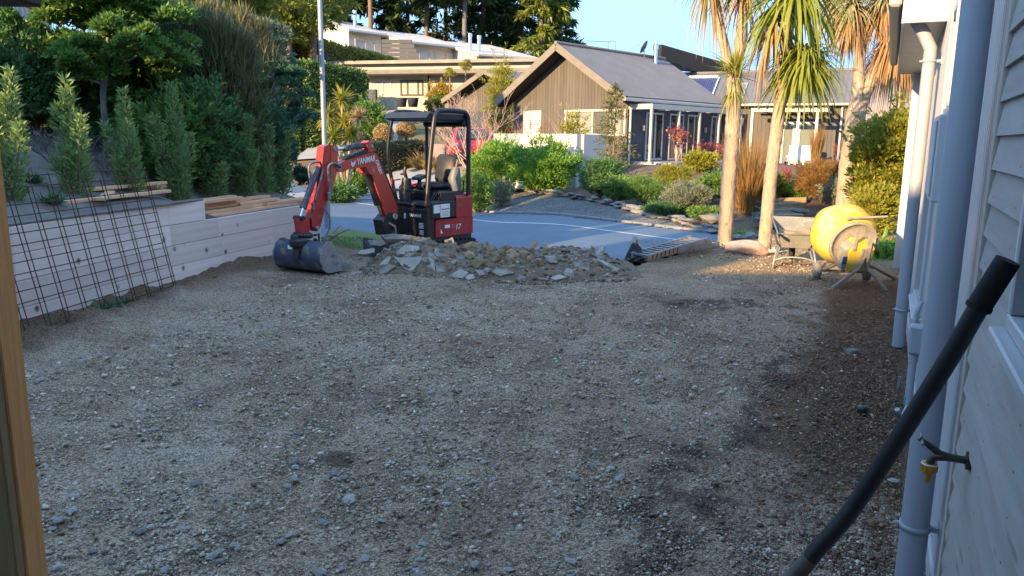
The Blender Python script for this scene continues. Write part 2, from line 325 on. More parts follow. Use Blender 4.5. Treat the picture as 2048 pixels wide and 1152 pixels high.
# ------------------------------------------------------------------ ground, road and paths
def gravelm(name, cols, soil=None, pebble=55.0, bump=1.0):
    m = bpy.data.materials.new(name); m.use_nodes = True; nt = m.node_tree; L = nt.links.new; b = nt.nodes['Principled BSDF']
    tc = nt.nodes.new('ShaderNodeTexCoord'); P = tc.outputs['Object']
    n1 = nt.nodes.new('ShaderNodeTexNoise'); n1.inputs['Scale'].default_value = .9; n1.inputs['Detail'].default_value = 8; n1.inputs['Roughness'].default_value = .68; L(P, n1.inputs[0])
    r1 = ramp(nt, [(.36, cols[0]), (.5, cols[1]), (.64, cols[2])]); L(n1.outputs[0], r1.inputs[0]); col = r1.outputs[0]
    v = nt.nodes.new('ShaderNodeTexVoronoi'); v.inputs['Scale'].default_value = pebble; L(P, v.inputs['Vector'])
    v2 = nt.nodes.new('ShaderNodeTexVoronoi'); v2.inputs['Scale'].default_value = pebble*.37; L(P, v2.inputs['Vector'])
    sx = nt.nodes.new('ShaderNodeSeparateColor'); L(v.outputs['Color'], sx.inputs[0])
    mr = nt.nodes.new('ShaderNodeMapRange'); L(sx.outputs[0], mr.inputs[0]); mr.inputs[3].default_value = .42; mr.inputs[4].default_value = 1.5
    hs = nt.nodes.new('ShaderNodeHueSaturation'); L(col, hs.inputs['Color']); L(mr.outputs[0], hs.inputs['Value']); col = hs.outputs[0]
    if soil:
        at_ = nt.nodes.new('ShaderNodeAttribute'); at_.attribute_name = 'soil'
        sc = nt.nodes.new('ShaderNodeSeparateColor'); L(at_.outputs['Color'], sc.inputs[0])
        for k, c in enumerate(soil):
            mx = nt.nodes.new('ShaderNodeMixRGB'); L(sc.outputs[k], mx.inputs[0]); L(col, mx.inputs[1])
            hs2 = nt.nodes.new('ShaderNodeHueSaturation'); hs2.inputs['Color'].default_value = (*c, 1); L(mr.outputs[0], hs2.inputs['Value']); L(hs2.outputs[0], mx.inputs[2]); col = mx.outputs[0]
    L(col, b.inputs['Base Color']); b.inputs['Roughness'].default_value = .92; b.inputs['Specular IOR Level'].default_value = .25
    mt = nt.nodes.new('ShaderNodeMath'); mt.operation = 'MULTIPLY_ADD'; L(v2.outputs['Distance'], mt.inputs[0]); mt.inputs[1].default_value = 1.6; L(v.outputs['Distance'], mt.inputs[2])
    n2 = nt.nodes.new('ShaderNodeTexNoise'); n2.inputs['Scale'].default_value = 130; n2.inputs['Detail'].default_value = 4; L(P, n2.inputs[0])
    m2 = nt.nodes.new('ShaderNodeMath'); m2.operation = 'MULTIPLY_ADD'; L(n2.outputs[0], m2.inputs[0]); m2.inputs[1].default_value = .5; L(mt.outputs[0], m2.inputs[2])
    bp = nt.nodes.new('ShaderNodeBump'); bp.inputs['Strength'].default_value = bump; bp.inputs['Distance'].default_value = .022
    L(m2.outputs[0], bp.inputs['Height']); L(bp.outputs[0], b.inputs['Normal'])
    return m
MT['gravel'] = gravelm('yard gravel', ((.295, .21, .145), (.46, .345, .245), (.54, .43, .325)), soil=((.19, .105, .06), (.075, .052, .038), (.48, .35, .21)), pebble=105.0)
MT['verge'] = gravelm('grey chip', ((.13, .13, .125), (.17, .17, .165), (.2, .2, .19)), pebble=40)
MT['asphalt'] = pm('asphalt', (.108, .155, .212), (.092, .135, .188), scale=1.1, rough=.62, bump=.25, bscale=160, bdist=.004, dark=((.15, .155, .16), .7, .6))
MT['paint'] = pm('road paint', (.62, .64, .66), (.5, .52, .54), scale=6, rough=.6)
MT['concrete'] = pm('driveway concrete', (.33, .335, .34), (.28, .28, .285), scale=.9, rough=.85, bump=.08, bscale=60)
MT['gsoil'] = pm('garden soil and bark', (.11, .075, .05), (.16, .105, .07), scale=3, rough=.95, bump=.8, bscale=12, bdist=.03, dark=((.05, .045, .025), 2, .55))
MT['hillgrass'] = pm('dry hill grass', (.20, .15, .07), (.12, .11, .05), scale=.35, rough=.95, dark=((.07, .08, .03), .25, .55))
MT['bank'] = pm('bank of dry clay', (.20, .175, .15), (.13, .11, .095), scale=2.2, rough=.95, bump=.9, bscale=9, bdist=.04, dark=((.11, .055, .035), 1.3, .6))
MT['lawn'] = pm('lawn', (.10, .14, .03), (.14, .17, .045), scale=6, rough=.9, bump=.6, bscale=60)

WALLP = [(-5.2, .5), (-4.83, 3), (-4.3, 6.56), (-3.96, 8.86), (-3.42, 10.96), (-3.02, 12.3), (-4.3, 13.1), (-5.6, 14), (-9, 17)]
def xw(y): return np.interp(y, [p[1] for p in WALLP], [p[0] for p in WALLP])
HA = Vector((.434, .901, 0)).normalized(); HN = Vector((-HA.y, HA.x, 0)); HW0 = Vector((3.50, 6.56, 0))   # house wall: along, outward, origin
def hw(t, o=0, z=0): return HW0+HA*t+HN*o+Vector((0, 0, z))
def bank(x, y):
    x = np.asarray(x, float); y = np.asarray(y, float); d = np.clip(xw(y)-x, 0, 40)
    g = 1-ss(12.2, 16.5, y); top = .9-.22*ss(9.2, 10.0, y)
    return terrain(x, y)+g*(top+.34*np.minimum(d, 3.5)+.10*np.clip(d-3.5, 0, 8))+.05*fbm(x*1.7, y*1.7)*g
def bz(x, y): return float(bank(x, y))

# base ground: one sheet to the horizon
def axis(lo, hi, dense):
    out = [lo]
    while out[-1] < hi:
        p = out[-1]
        st = .5 if dense[0] <= p < dense[1] else max(.5, .16*min(abs(p-dense[0]), abs(p-dense[1])))
        out.append(p+st)
    return np.array(out)
gx = axis(-900, 900, (-22, 22)); gy_ = axis(-60, 1800, (-4, 50)); X, Y = np.meshgrid(gx, gy_)
Z = terrain(X, np.minimum(Y, 130))-.06 - .28*((xw(Y)-X > .3)*(Y < 12) + (Y < 9.5)*(xw(Y)-X <= .3)*(X < 4.5))*0
Z = Z+(Y > 130)*0
b = MB(); b.grid(X, Y, Z); ground = b.build('ground', [MT['gsoil'], MT['hillgrass']], kind='structure')
fc = np.array([(X[j, i], Y[j, i]) for j in range(X.shape[0]-1) for i in range(X.shape[1]-1)])
ground.data.polygons.foreach_set('material_index', ((fc[:, 1] > 34) | (abs(fc[:, 0]) > 24)).astype(np.int32))

# the gravel yard
yx = np.arange(-5.6, 7.4, .035); yy = np.concatenate([np.arange(-1.5, 2.3, .15), np.arange(2.3, 7.5, .03), np.arange(7.5, 14.9, .05)]); X, Y = np.meshgrid(yx, yy)
S_ = .768*(X-.9)+.64*(Y-16.6)
rut = np.zeros_like(X)
for (rx_, ra_) in ((-1.1, .12), (.2, .16), (1.35, .10)):
    cx_ = rx_+ra_*(Y-5)+.10*np.sin(Y*.9+rx_); rut += -np.exp(-((X-cx_)/.11)**2)*.016+np.exp(-((np.abs(X-cx_)-.19)/.06)**2)*.009
rut = rut*ss(2, 4, Y)*(1-ss(8.6, 9.6, Y))*(.4+ss(-.2, .3, fbm(X*.9+2, Y*.9, 2)))
for k_ in range(14):                                         # scrape marks left by the grading bucket
    cx_, cy_, an_, hl_ = rng.uniform(-3, 2), rng.uniform(2.8, 9.2), rng.normal(.12, .28), rng.uniform(.5, 1.6); dx_, dy_ = X-cx_, Y-cy_; al_ = dx_*math.cos(an_)+dy_*math.sin(an_); ac_ = -dx_*math.sin(an_)+dy_*math.cos(an_)+.03*np.sin(al_*3)
    rut = rut+(.020*np.exp(-(ac_/.035)**2)-.012*np.exp(-((ac_-.07)/.05)**2))*np.exp(-(al_/hl_)**4)
rel = rut+.016*fbm(X*1.4, Y*1.4, 3)+.020*fbm(X*6+5, Y*6, 3)+.026*fbm(X*14, Y*14, 2)+.014*fbm(X*8+40, Y*22, 2)
side = ((X-HW0.x)*HN.x+(Y-HW0.y)*HN.y)                       # distance out from the house wall
rel += .05*(1-ss(.3, 1.3, X-xw(Y)))+.09*ss(.0, 1, fbm(X*2.2+9, Y*2.2, 3)+.35)*(1-ss(.25, .9, X-xw(Y)))
rel -= .035*np.exp(-((X-2.35-.1*(Y-4))/.5)**2)*np.exp(-((Y-4.3)/1.3)**2)
Z = terrain(X, Y)+.02+rel
keep = ~((S_ > -3.75) & (X < 1.9+.75*(Y-11.2))) & (X-xw(Y) > -.12) & (side > -.25)
b = MB(); b.grid(X, Y, Z); ny, nx = X.shape
kf = (keep[:-1, :-1] & keep[1:, 1:] & keep[:-1, 1:] & keep[1:, :-1]).ravel()
b.f = [f for f, k in zip(b.f, kf) if k]; b.mi = [0]*len(b.f); b.smooth = [True]*len(b.f)
yard = b.build('yard_ground', MT['gravel'], kind='structure')
n_ = fbm(X*1.3+31, Y*1.3, 4); n2_ = fbm(X*4.1+3, Y*4.1+7, 3)
strip = (1-ss(.72, .98, side+.35*n_+.25*n2_))*ss(2.9, 4.3, Y)*(1-ss(9.3, 10.5, Y))
brown = np.clip(strip*.9+.7*ss(.05, .4, n_+.2*n2_)*ss(1.0, 3.5, X)*ss(6.5, 8, Y)*(1-ss(10, 11, Y)), 0, 1)
brown = np.maximum(brown, .8*(1-ss(.2, .8, X-xw(Y)+.4*n_)))
wet = np.zeros_like(X)
for (wx, wy, ra, rb) in ((-.6, 4.95, .35, .25), (-1.0, 3.95, .22, .12), (2.3, 8.4, 1.2, .35), (.9, 3.6, .3, .2)):
    wet = np.maximum(wet, np.exp(-(((X-wx)/ra)**2+((Y-wy)/rb)**2)))
wet = np.maximum(wet, np.exp(-((side-1.02-.3*n_)/.15)**2)*ss(2.4, 3.2, Y)*(1-ss(5.6, 6.6, Y)))
wet = np.clip((wet-.55+.8*n2_+.3*n_+.7*fbm(X*11, Y*11, 3))*2.6, 0, 1)*.75*(wet > .12)
sand = ss(1.5, 2.8, X)*ss(9.6, 10.6, Y)*.9
colr = np.stack([brown, wet, sand, np.ones_like(X)], -1).reshape(-1, 4).astype(np.float32)
ca = yard.data.color_attributes.new('soil', 'FLOAT_COLOR', 'POINT'); ca.data.foreach_set('color', colr.ravel())

# road, white line, kerb (laid along u, across s)
def us(u, s): return (.9+.64*u+.768*s, 16.6-.768*u+.64*s)
def strip_sheet(name, s0, s1, u0, u1, dz, mat, n=60, ns=6, parent=None):
    U_, S2 = np.meshgrid(np.linspace(u0, u1, n), np.linspace(s0, s1, ns)); x, y = us(U_, S2)
    q = MB(); q.grid(x, y, terrain(x, y)+dz); return q.build(name, mat, parent, kind='structure')
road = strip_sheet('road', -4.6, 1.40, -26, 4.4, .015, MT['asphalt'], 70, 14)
strip_sheet('road_line', -.04, .05, -26, 4.3, .021, MT['paint'], 70, 2)
q = MB()
for k in range(24):
    u0, u1 = -6.4+k*.46, -6.4+(k+1)*.46-.01
    (x0, y0), (x1, y1) = us(u0, 1.48), us(u1, 1.48); q.beam((x0, y0, tz(x0, y0)+.02), (x1, y1, tz(x1, y1)+.02), .14, .09, ch=.015)
MT['kerb'] = pm('weathered kerb', (.22, .225, .23), (.17, .175, .18), scale=3, rough=.9, bump=.2)
q.build('kerb', MT['kerb'], kind='structure')
def drape(name, poly_px, dz, mat, step=.35, poly=None):
    P = [on_ground(*p) for p in poly_px] if poly is None else [Vector((*p, 0)) for p in poly]
    x0, x1 = min(p.x for p in P), max(p.x for p in P); y0, y1 = min(p.y for p in P), max(p.y for p in P)
    gx = np.arange(x0, x1+step, step); gy = np.arange(y0, y1+step, step); X, Y = np.meshgrid(gx, gy)
    ins = np.zeros_like(X, bool); n = len(P)
    for i in range(n):
        a, c = P[i], P[(i+1) % n]
        cnd = ((a.y > Y) != (c.y > Y)) & (X < (c.x-a.x)*(Y-a.y)/((c.y-a.y) or 1e-9)+a.x); ins ^= cnd
    k = (ins[:-1, :-1] | ins[1:, 1:] | ins[:-1, 1:] | ins[1:, :-1]).ravel()
    q = MB(); q.grid(X, Y, terrain(X, Y)+dz); q.f = [f for f, kk in zip(q.f, k) if kk]; q.mi = [0]*len(q.f); q.smooth = [True]*len(q.f)
    return q.build(name, mat, kind='structure')
drape('driveway', [(560, 392), (690, 371), (770, 350), (850, 326), (905, 316), (985, 312), (985, 330), (935, 345), (905, 398), (760, 398), (600, 400)], .03, MT['concrete'], .3)
drape('upper_driveway', [(575, 320), (640, 300), (700, 291), (735, 262), (750, 240), (690, 236), (690, 215), (790, 205), (830, 212), (800, 250), (775, 290), (690, 315)], .05, MT['concrete'], .6)
EDGE_PX = [(975, 383), (1040, 384), (1100, 391), (1150, 399), (1200, 408), (1250, 420), (1300, 434), (1350, 447), (1400, 460), (1438, 470)]
EDGE = [on_ground(*p) for p in EDGE_PX]
vp = [(p.x, p.y) for p in EDGE]+[us(4.0, 1.5), us(2, 1.5), us(0, 1.5), us(-2, 1.5), us(-4, 1.5), us(-6.3, 1.5), (EDGE[0].x-.6, EDGE[0].y-.3)]
drape('gravel_verge', None, .025, MT['verge'], .2, poly=vp)
drape('lawn', [(1440, 352), (1590, 352), (1610, 362), (1440, 366)], .05, MT['lawn'], .3)
drape('grass_verge', [(655, 470), (690, 462), (770, 474), (770, 483), (700, 485)], .03, MT['lawn'], .15)

# bank behind the retaining wall
v_ = np.linspace(-3, 17, 90); d_ = np.concatenate([np.linspace(.07, 3, 34), np.linspace(3.2, 26, 30)]); V2, D2 = np.meshgrid(v_, d_)
Xb = xw(V2)-D2; Zb = bank(Xb, V2); b = MB(); b.grid(Xb[:, ::-1], V2[:, ::-1], Zb[:, ::-1])
x0 = xw(v_)-.07
b.grid(np.stack([x0, x0]), np.stack([v_, v_]), np.stack([terrain(x0, v_)-.1, bank(x0, v_)]))
b.build('bank_ground', MT['bank'], kind='structure')

# ------------------------------------------------------------------ gravel stones
ICO_V = []; ph = (1+5**.5)/2
ICO_V = np.array([(-1, ph, 0), (1, ph, 0), (-1, -ph, 0), (1, -ph, 0), (0, -1, ph), (0, 1, ph), (0, -1, -ph), (0, 1, -ph), (ph, 0, -1), (ph, 0, 1), (-ph, 0, -1), (-ph, 0, 1)], float)/1.902
ICO_F = np.array([(0, 11, 5), (0, 5, 1), (0, 1, 7), (0, 7, 10), (0, 10, 11), (1, 5, 9), (5, 11, 4), (11, 10, 2), (10, 7, 6), (7, 1, 8), (3, 9, 4), (3, 4, 2), (3, 2, 6), (3, 6, 8), (3, 8, 9), (4, 9, 5), (2, 4, 11), (6, 2, 10), (8, 6, 7), (9, 8, 1)])
OCT_V = np.array([(1, 0, 0), (-1, 0, 0), (0, 1, 0), (0, -1, 0), (0, 0, 1), (0, 0, -1)], float); OCT_F = np.array([(0, 2, 4), (2, 1, 4), (1, 3, 4), (3, 0, 4), (2, 0, 5), (1, 2, 5), (3, 1, 5), (0, 3, 5)])
def rocks(P, R, base=(OCT_V, OCT_F), flat=.62, jit=.3, tilt=.4):
    bv, bf = base; n = len(P); k = len(bv)
    V = bv[None]*(1+jit*(rng.random((n, k, 1))*2-1)); V = V*np.stack([1+.35*rng.random(n), .75+.3*rng.random(n), flat*(.7+.6*rng.random(n))], -1)[:, None]
    ang = rng.random(n)*6.283; c, s = np.cos(ang), np.sin(ang); tx = tilt*rng.normal(size=n)*.5; ct, st = np.cos(tx), np.sin(tx)
    x, y, z = V[..., 0], V[..., 1], V[..., 2]; y, z = y*ct[:, None]-z*st[:, None], y*st[:, None]+z*ct[:, None]
    V = np.stack([x*c[:, None]-y*s[:, None], x*s[:, None]+y*c[:, None], z], -1)*np.asarray(R)[:, None, None]+P[:, None]
    F = (bf[None]+(np.arange(n)*k)[:, None, None]).reshape(-1, 3); return V.reshape(-1, 3), F
def islandm(name, stops, rough=.9):
    m = bpy.data.materials.new(name); m.use_nodes = True; nt = m.node_tree; b = nt.nodes['Principled BSDF']
    g = nt.nodes.new('ShaderNodeNewGeometry'); r = ramp(nt, stops); nt.links.new(g.outputs['Random Per Island'], r.inputs[0])
    tc = nt.nodes.new('ShaderNodeTexCoord'); n = nt.nodes.new('ShaderNodeTexNoise'); n.inputs['Scale'].default_value = 60; nt.links.new(tc.outputs['Object'], n.inputs[0])
    mx = nt.nodes.new('ShaderNodeMixRGB'); mx.blend_type = 'MULTIPLY'; mx.inputs[0].default_value = .5; nt.links.new(r.outputs[0], mx.inputs[1]); nt.links.new(n.outputs[0], mx.inputs[2])
    hs = nt.nodes.new('ShaderNodeHueSaturation'); hs.inputs['Value'].default_value = 1.35; nt.links.new(mx.outputs[0], hs.inputs['Color'])
    nt.links.new(hs.outputs[0], b.inputs['Base Color']); b.inputs['Roughness'].default_value = rough; b.inputs['Specular IOR Level'].default_value = .25
    return m
MT['pebbles'] = islandm('loose stones', [(0, (.11, .085, .06)), (.45, (.33, .26, .19)), (.8, (.48, .40, .315)), (1, (.66, .6, .52))])
MT['clods'] = islandm('loose soil crumbs', [(0, (.06, .045, .035)), (.5, (.11, .085, .065)), (1, (.19, .155, .12))])
MT['mulch'] = islandm('bark chips', [(0, (.10, .055, .034)), (.5, (.19, .105, .063)), (1, (.32, .20, .125))])
def yz(x, y): return terrain(x, y)+.02
def scatter_yard(n, ylo, yhi):
    y = 1/(1/yhi+rng.random(n)*(1/ylo-1/yhi)); x = -5+rng.random(n)*11
    sd = (x-HW0.x)*HN.x+(y-HW0.y)*HN.y; s = .768*(x-.9)+.64*(y-16.6)
    k = (x > xw(y)+.1) & (sd > .12) & ((s < -4) | (x > 2.4)) & (abs(x) < .75*y+.3); return x[k], y[k]
x, y = scatter_yard(300000, 2.3, 13.5); r = np.exp(rng.normal(-5.4, .5, len(x))); r = np.clip(r, .0024, .017)*(.75+.06*y)
cl = fbm(x*2.3, y*2.3, 3); k = (cl > -.42+.5*rng.random(len(x))) & (((x-HW0.x)*HN.x+(y-HW0.y)*HN.y > .95+.12*rng.normal(size=len(x))) | (rng.random(len(x)) < .10) | (y < 3.2)); x, y, r = x[k], y[k], r[k]
V, F = rocks(np.stack([x, y, yz(x, y)+.016*fbm(x*1.4, y*1.4, 3)+.02*fbm(x*6+5, y*6, 3)+r*.4+.004], -1), r)
npmesh('loose_gravel', V, F, MT['pebbles'], yard, 'stuff')
x, y = scatter_yard(5200, 2.4, 12.5); k = ((x-HW0.x)*HN.x+(y-HW0.y)*HN.y > 1.15) | (rng.random(len(x)) < .12); x, y = x[k], y[k]; r = np.clip(np.exp(rng.normal(-4.35, .38, len(x))), .008, .034)*(.8+.035*y)
order = np.argsort(-r*1.0/y); big = order[:240]; rest = order[240:]
zz = yz(x, y)+.016*fbm(x*1.4, y*1.4, 3)+.02*fbm(x*6+5, y*6, 3)
V, F = rocks(np.stack([x[rest], y[rest], zz[rest]+r[rest]*.2], -1), r[rest], (ICO_V, ICO_F)); npmesh('loose_stones', V, F, MT['pebbles'], yard, 'stuff')
MT['stone'] = pm('grey river stone', (.30, .29, .265), (.20, .19, .175), scale=14, rough=.85, rnd=.4, bump=.3, bscale=50)
protos = []
for k in range(9):
    V, F = rocks(np.zeros((1, 3)), [1.0], (ICO_V, ICO_F), flat=.6, jit=.22, tilt=.1)
    me = bpy.data.meshes.new('stone'); me.from_pydata(V.tolist(), [], F.tolist()); me.materials.append(MT['stone']); protos.append(me)
for i in big:
    o = link('stone', protos[int(rng.integers(9))], yard); o.location = (x[i], y[i], zz[i]+r[i]*.25); o.scale = (r[i],)*3; o.rotation_euler = (rng.normal()*.15, rng.normal()*.15, rng.random()*6.28)
# crumbs of soil and bark along the retaining wall and the house
n = 5200; y = 3+rng.random(n)*9.2; dd = np.abs(rng.normal(0, .28, n))+.06; x = xw(y)+dd; r = np.clip(np.exp(rng.normal(-4.3, .5, n)), .006, .05)*(1.15-.7*np.clip(dd, 0, 1)); k = r > .003
V, F = rocks(np.stack([x, y, terrain(x, y)+.05*np.exp(-dd*2)+r*.25], -1)[k], r[k], (ICO_V, ICO_F), tilt=.9); npmesh('spoil_crumbs', V, F, MT['clods'], kind='stuff')
n = 12000; t = -4.6+rng.random(n)*6.3; dd = np.abs(rng.normal(0, .42, n))+.1; P = np.array([hw(a, c)[:2] for a, c in zip(t, dd)]); r = np.clip(np.exp(rng.normal(-4.9, .4, n)), .004, .02)
V, F = rocks(np.stack([P[:, 0], P[:, 1], yz(P[:, 0], P[:, 1])+r*.3], -1), r, flat=.3, tilt=.8); npmesh('bark_mulch', V, F, MT['mulch'], kind='stuff')
n = 7000; x = 2.3+rng.random(n)*4; y = 9.2+rng.random(n)*4.8; r = np.clip(np.exp(rng.normal(-5.2, .5, n)), .003, .022); k = ((x-HW0.x)*HN.x+(y-HW0.y)*HN.y > .1) & (x > 2.3-.2*(y-11))
MT['drycrumb'] = islandm('dry soil crumbs', [(0, (.22, .15, .09)), (.5, (.34, .25, .16)), (1, (.46, .36, .25))])
V, F = rocks(np.stack([x, y, yz(x, y)+r*.2], -1)[k], r[k]); npmesh('dry_soil_crumbs', V, F, MT['drycrumb'], kind='stuff')

# ------------------------------------------------------------------ planks and boards: each its own object with the grain along its length
_pc = {}
def plank(name, a, b, th, ht, mat, parent, ch=.004, up=(0, 0, 1)):
    a = Vector(a); b = Vector(b); d = b-a; L = d.length; d.normalize(); u = Vector(up); sd = u.cross(d).normalized(); u = d.cross(sd)
    key = (round(L, 3), th, ht, mat.name)
    if key not in _pc:
        q = MB(); q.box((0, 0, 0), (L, th, ht), None, ch); me = bpy.data.meshes.new(name); me.from_pydata([tuple(v) for v in q.v], [], q.f); me.materials.append(mat); _pc[key] = me
    o = link(name, _pc[key], parent); R = Matrix((d, sd, u)).transposed().to_4x4(); R.translation = (a+b)/2
    o.matrix_local = (wm(parent).inverted() if parent else Matrix()) @ R
    return o

# ------------------------------------------------------------------ retaining wall
rw = thing('retaining_wall', 'long low retaining wall of pale timber boards on the left', 'retaining wall', (-4, 8.5, 0))
def wpt(y, z, o=0): return Vector((float(xw(y))-.022+o, y, z))
BH = .24
for r_ in range(4):
    z = .005+BH*(3-r_)+BH/2
    for (y0, y1) in ([(1.0, 4.6), (4.604, 9.50)] if r_ == 0 else [(1.0, 5.3-.3*r_), (5.304-.3*r_, 9.66+.06*r_), (9.664+.06*r_, 12.2)]):
        ys = [y0]+[q for q in (3, 6.56, 8.86, 10.96) if y0+.3 < q < y1-.3 and y1 > 8]+[y1]
        ys = [y0, y1] if y1 < 9 else ys
        for a_, c_ in zip(ys[:-1], ys[1:]):
            dz = -.245*0
            plank('board', wpt(a_, z, .003*random.random()), wpt(c_, z-.0, .003*random.random()), .045, BH-.006, MT['pine'], rw)
q = MB()
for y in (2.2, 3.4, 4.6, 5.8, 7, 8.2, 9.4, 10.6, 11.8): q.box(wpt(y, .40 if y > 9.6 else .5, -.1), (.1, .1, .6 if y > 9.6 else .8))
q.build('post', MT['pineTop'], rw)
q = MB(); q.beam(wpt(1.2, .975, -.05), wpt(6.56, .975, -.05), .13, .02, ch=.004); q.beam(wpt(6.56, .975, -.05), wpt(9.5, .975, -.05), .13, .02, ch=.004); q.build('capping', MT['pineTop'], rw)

# steel mesh sheets leaning against the wall
for (ya, yb, zt, dz, dy, lab) in ((4.6, 8.42, 1.40, 0, 0, 'rusty steel mesh sheet leaning on the board wall, the taller one behind'), (4.4, 8.33, 1.31, .0, .11, 'rusty steel mesh sheet leaning on the board wall, the shorter one in front')):
    mesh = thing('steel_mesh_sheet', lab, 'steel mesh', (-4, 6.5, 0), group='steel mesh sheets leaning on the wall')
    fo = .03 if dy else 0.0
    def mp(y, z): return Vector((float(xw(y))+.31-.19*z+fo, y, z+.01))
    nrow = int(zt/.235)+1
    for k in range(nrow):
        z = zt-.02-k*.235-(.0 if not dy else .0)
        if z > .01: q = MB(); q.tube([mp(y, z) for y in (ya, 6.56, yb)], .0048, 5); q.build('wire', MT['rust'], mesh)
    y = yb-.015
    while y > ya: q = MB(); q.tube([mp(y, 0), mp(y, zt)], .0048, 5); q.build('wire', MT['rust'], mesh); y -= .235

# timber stacked on the bank behind the low end of the wall
ts = thing('timber_stack', 'stack of fresh orange sawn timber on the bank above the low wall', 'timber stack', (-3.9, 10.6, .7))
for (y0, y1, off, z) in ((9.72, 12.1, .10, .745), (9.8, 11.35, .22, .745), (9.75, 11.6, .33, .745), (9.7, 11.4, .20, .79), (9.66, 10.7, .13, .79), (9.9, 11.2, .30, .79), (9.62, 10.6, .24, .835), (10.5, 11.5, .16, .835), (9.7, 10.4, .33, .835), (10.65, 11.4, .3, .88), (9.7, 10.9, .2, .88), (9.66, 10.5, .12, .925), (9.9, 10.7, .28, .925), (10.9, 12.2, .25, .79), (11.0, 12.1, .12, .79)):
    plank('plank', wpt(y0, z, -off-.03), wpt(y1, z, -off-.03+random.uniform(-.05, .05)), .09, .042, MT['orangepine'], ts)
ts2 = thing('timber_offcuts', 'loose orange timber offcuts lying on the bank behind the mesh', 'timber', (-4.6, 8.6, .95))
for (y0, y1, o0, o1, z) in ((7.9, 9.3, -.5, -.3, 1.06), (8.3, 9.6, -.75, -.55, 1.14), (9.2, 9.9, -.6, -.75, 1.08), (8.1, 8.7, -.25, -.55, 1.08)):
    plank('plank', (float(xw(y0))+o0, y0, z), (float(xw(y1))+o1, y1, z+.03), .1, .035, MT['orangepine'], ts2)
# blue plastic scrap
q = MB(); gx, gy = np.meshgrid(np.linspace(0, .16, 9), np.linspace(0, .10, 6)); q.grid(-4.27+gx+.02*np.sin(gy*40), 6.32+gy, .05+.02*np.sin(gx*45+gy*30)+.012*np.cos(gy*70))
o = q.build('plastic_scrap', MT['bluescrap']); tag(o, 'scrap of pale blue plastic on the gravel beside the orange post', 'plastic scrap')
so_ = o.modifiers.new('thick', 'SOLIDIFY'); so_.thickness = .003

# ------------------------------------------------------------------ the house on the right
hs = thing('house', 'pale weatherboard house close on the right with a thick downpipe', 'house', tuple(HW0))
def hbox(q, t0, t1, o0, o1, z0, z1, ch=0.0):
    c = hw((t0+t1)/2, (o0+o1)/2, (z0+z1)/2); R = Matrix((HA, HN, Vector((0, 0, 1)))).transposed()
    return q.box(c, (abs(t1-t0), abs(o1-o0), abs(z1-z0)), R, ch)
q = MB(); hbox(q, -6.32, -.22, -6, -.012, -.2, 4.3); hbox(q, -.22, 4.98, -6, -.014, -.2, 2.95); q.build('wall', MT['trimwhite'], hs)
q = MB()
t = -4.66
while t < 4.9:
    w_ = .052
    for (z0, z1) in ([(.10, 4.2)] if t < -.24 else [(.10, 2.76)]):
        segs = [(z0, z1)]
        for (a, c, u, v) in ((-2.0, -1.36, 1.90, 2.62), (-1.32, -.28, .50, 1.74)):
            if a-.03 < t+w_/2 < c+.03: segs = [(p, min(r, u)) for p, r in segs if p < u]+[(max(p, v), r) for p, r in segs if r > v]
        for p, r in segs:
            if r-p > .02: hbox(q, t, t+w_, -.012, .0, p, r, .004)
    t += .060
q.build('ribbed_cladding', MT['trimwhite'], hs)
q = MB(); hbox(q, -4.685, 4.99, -.012, .012, -.1, .10, .004); q.build('base_board', MT['trimwhite'], hs)
# weatherboards
for k in range(23):
    z0 = -.09+.0982*k
    q = MB(); R = Matrix((HA, HN, Vector((0, 0, 1)))).transposed()
    pts = [(-.012, 0), (.030, 0), (.016, .104), (-.012, .104)]
    skips = [(-6.3, -4.705)] if not (1.30 <= z0+.05 <= 2.45) else [(-5.40, -4.705)]
    for (ta, tb) in skips:
        q.prism([(p[0], p[1]) for p in pts], (hw((ta+tb)/2, 0, z0), HN, Vector((0, 0, 1))), tb-ta)
    ob = q.build('weatherboard', MT['board'], hs)
q = MB()
for k in range(23):
    for tt in (-4.80, -5.25, -5.7, -6.15):
        z = -.09+.0982*k+.022
        if not (1.25 < z < 2.5 and tt < -5.3): q.cyl(hw(tt, .024, z), hw(tt, .0275, z), .0028, 6)
q.build('nail_head', MT['black'], hs, 'stuff')
q = MB(); hbox(q, -4.702, -4.672, -.012, .034, -.1, 4.3, .003); q.build('corner_trim', MT['creamwall'], hs)
q = MB(); hbox(q, -6.345, -6.305, -.06, .036, -.1, 4.3, .004); q.build('corner_board', MT['trimwhite'], hs)
q = MB(); hbox(q, 4.95, 5.08, -.2, .12, -.1, 2.9, .008); q.build('corner_board', MT['trimwhite'], hs)
q = MB(); hbox(q, -.22, -.20, -.012, .03, 2.7, 4.2, .003); q.build('wall_step', MT['trimwhite'], hs)
def hwindow(t0, t1, z0, z1, mat, glass, fw=.05, pr=.03):
    f = MB()
    for (a, b_, c, d) in ((t0, t1, z0, z0+fw), (t0, t1, z1-fw, z1), (t0, t0+fw, z0+fw+.001, z1-fw-.001), (t1-fw, t1, z0+fw+.001, z1-fw-.001)): hbox(f, a, b_, -.02, pr, c, d, .004)
    fo = f.build('window', mat, hs); p = MB(); hbox(p, t0+fw, t1-fw, -.03, -.008, z0+fw, z1-fw); p.build('pane', glass, fo)
    s_ = MB(); hbox(s_, t0-.02, t1+.02, -.01, pr+.03, z0-.03, z0-.001, .005); s_.build('sill', mat, fo)
hwindow(-1.98, -1.38, 1.92, 2.60, MT['trimwhite'], MT['glass']); hwindow(-1.30, -.30, .52, 1.72, MT['trimwhite'], MT['glass']); hwindow(-6.22, -5.40, 1.34, 2.4, MT['trimwhite'], MT['glass'], .035, .035)
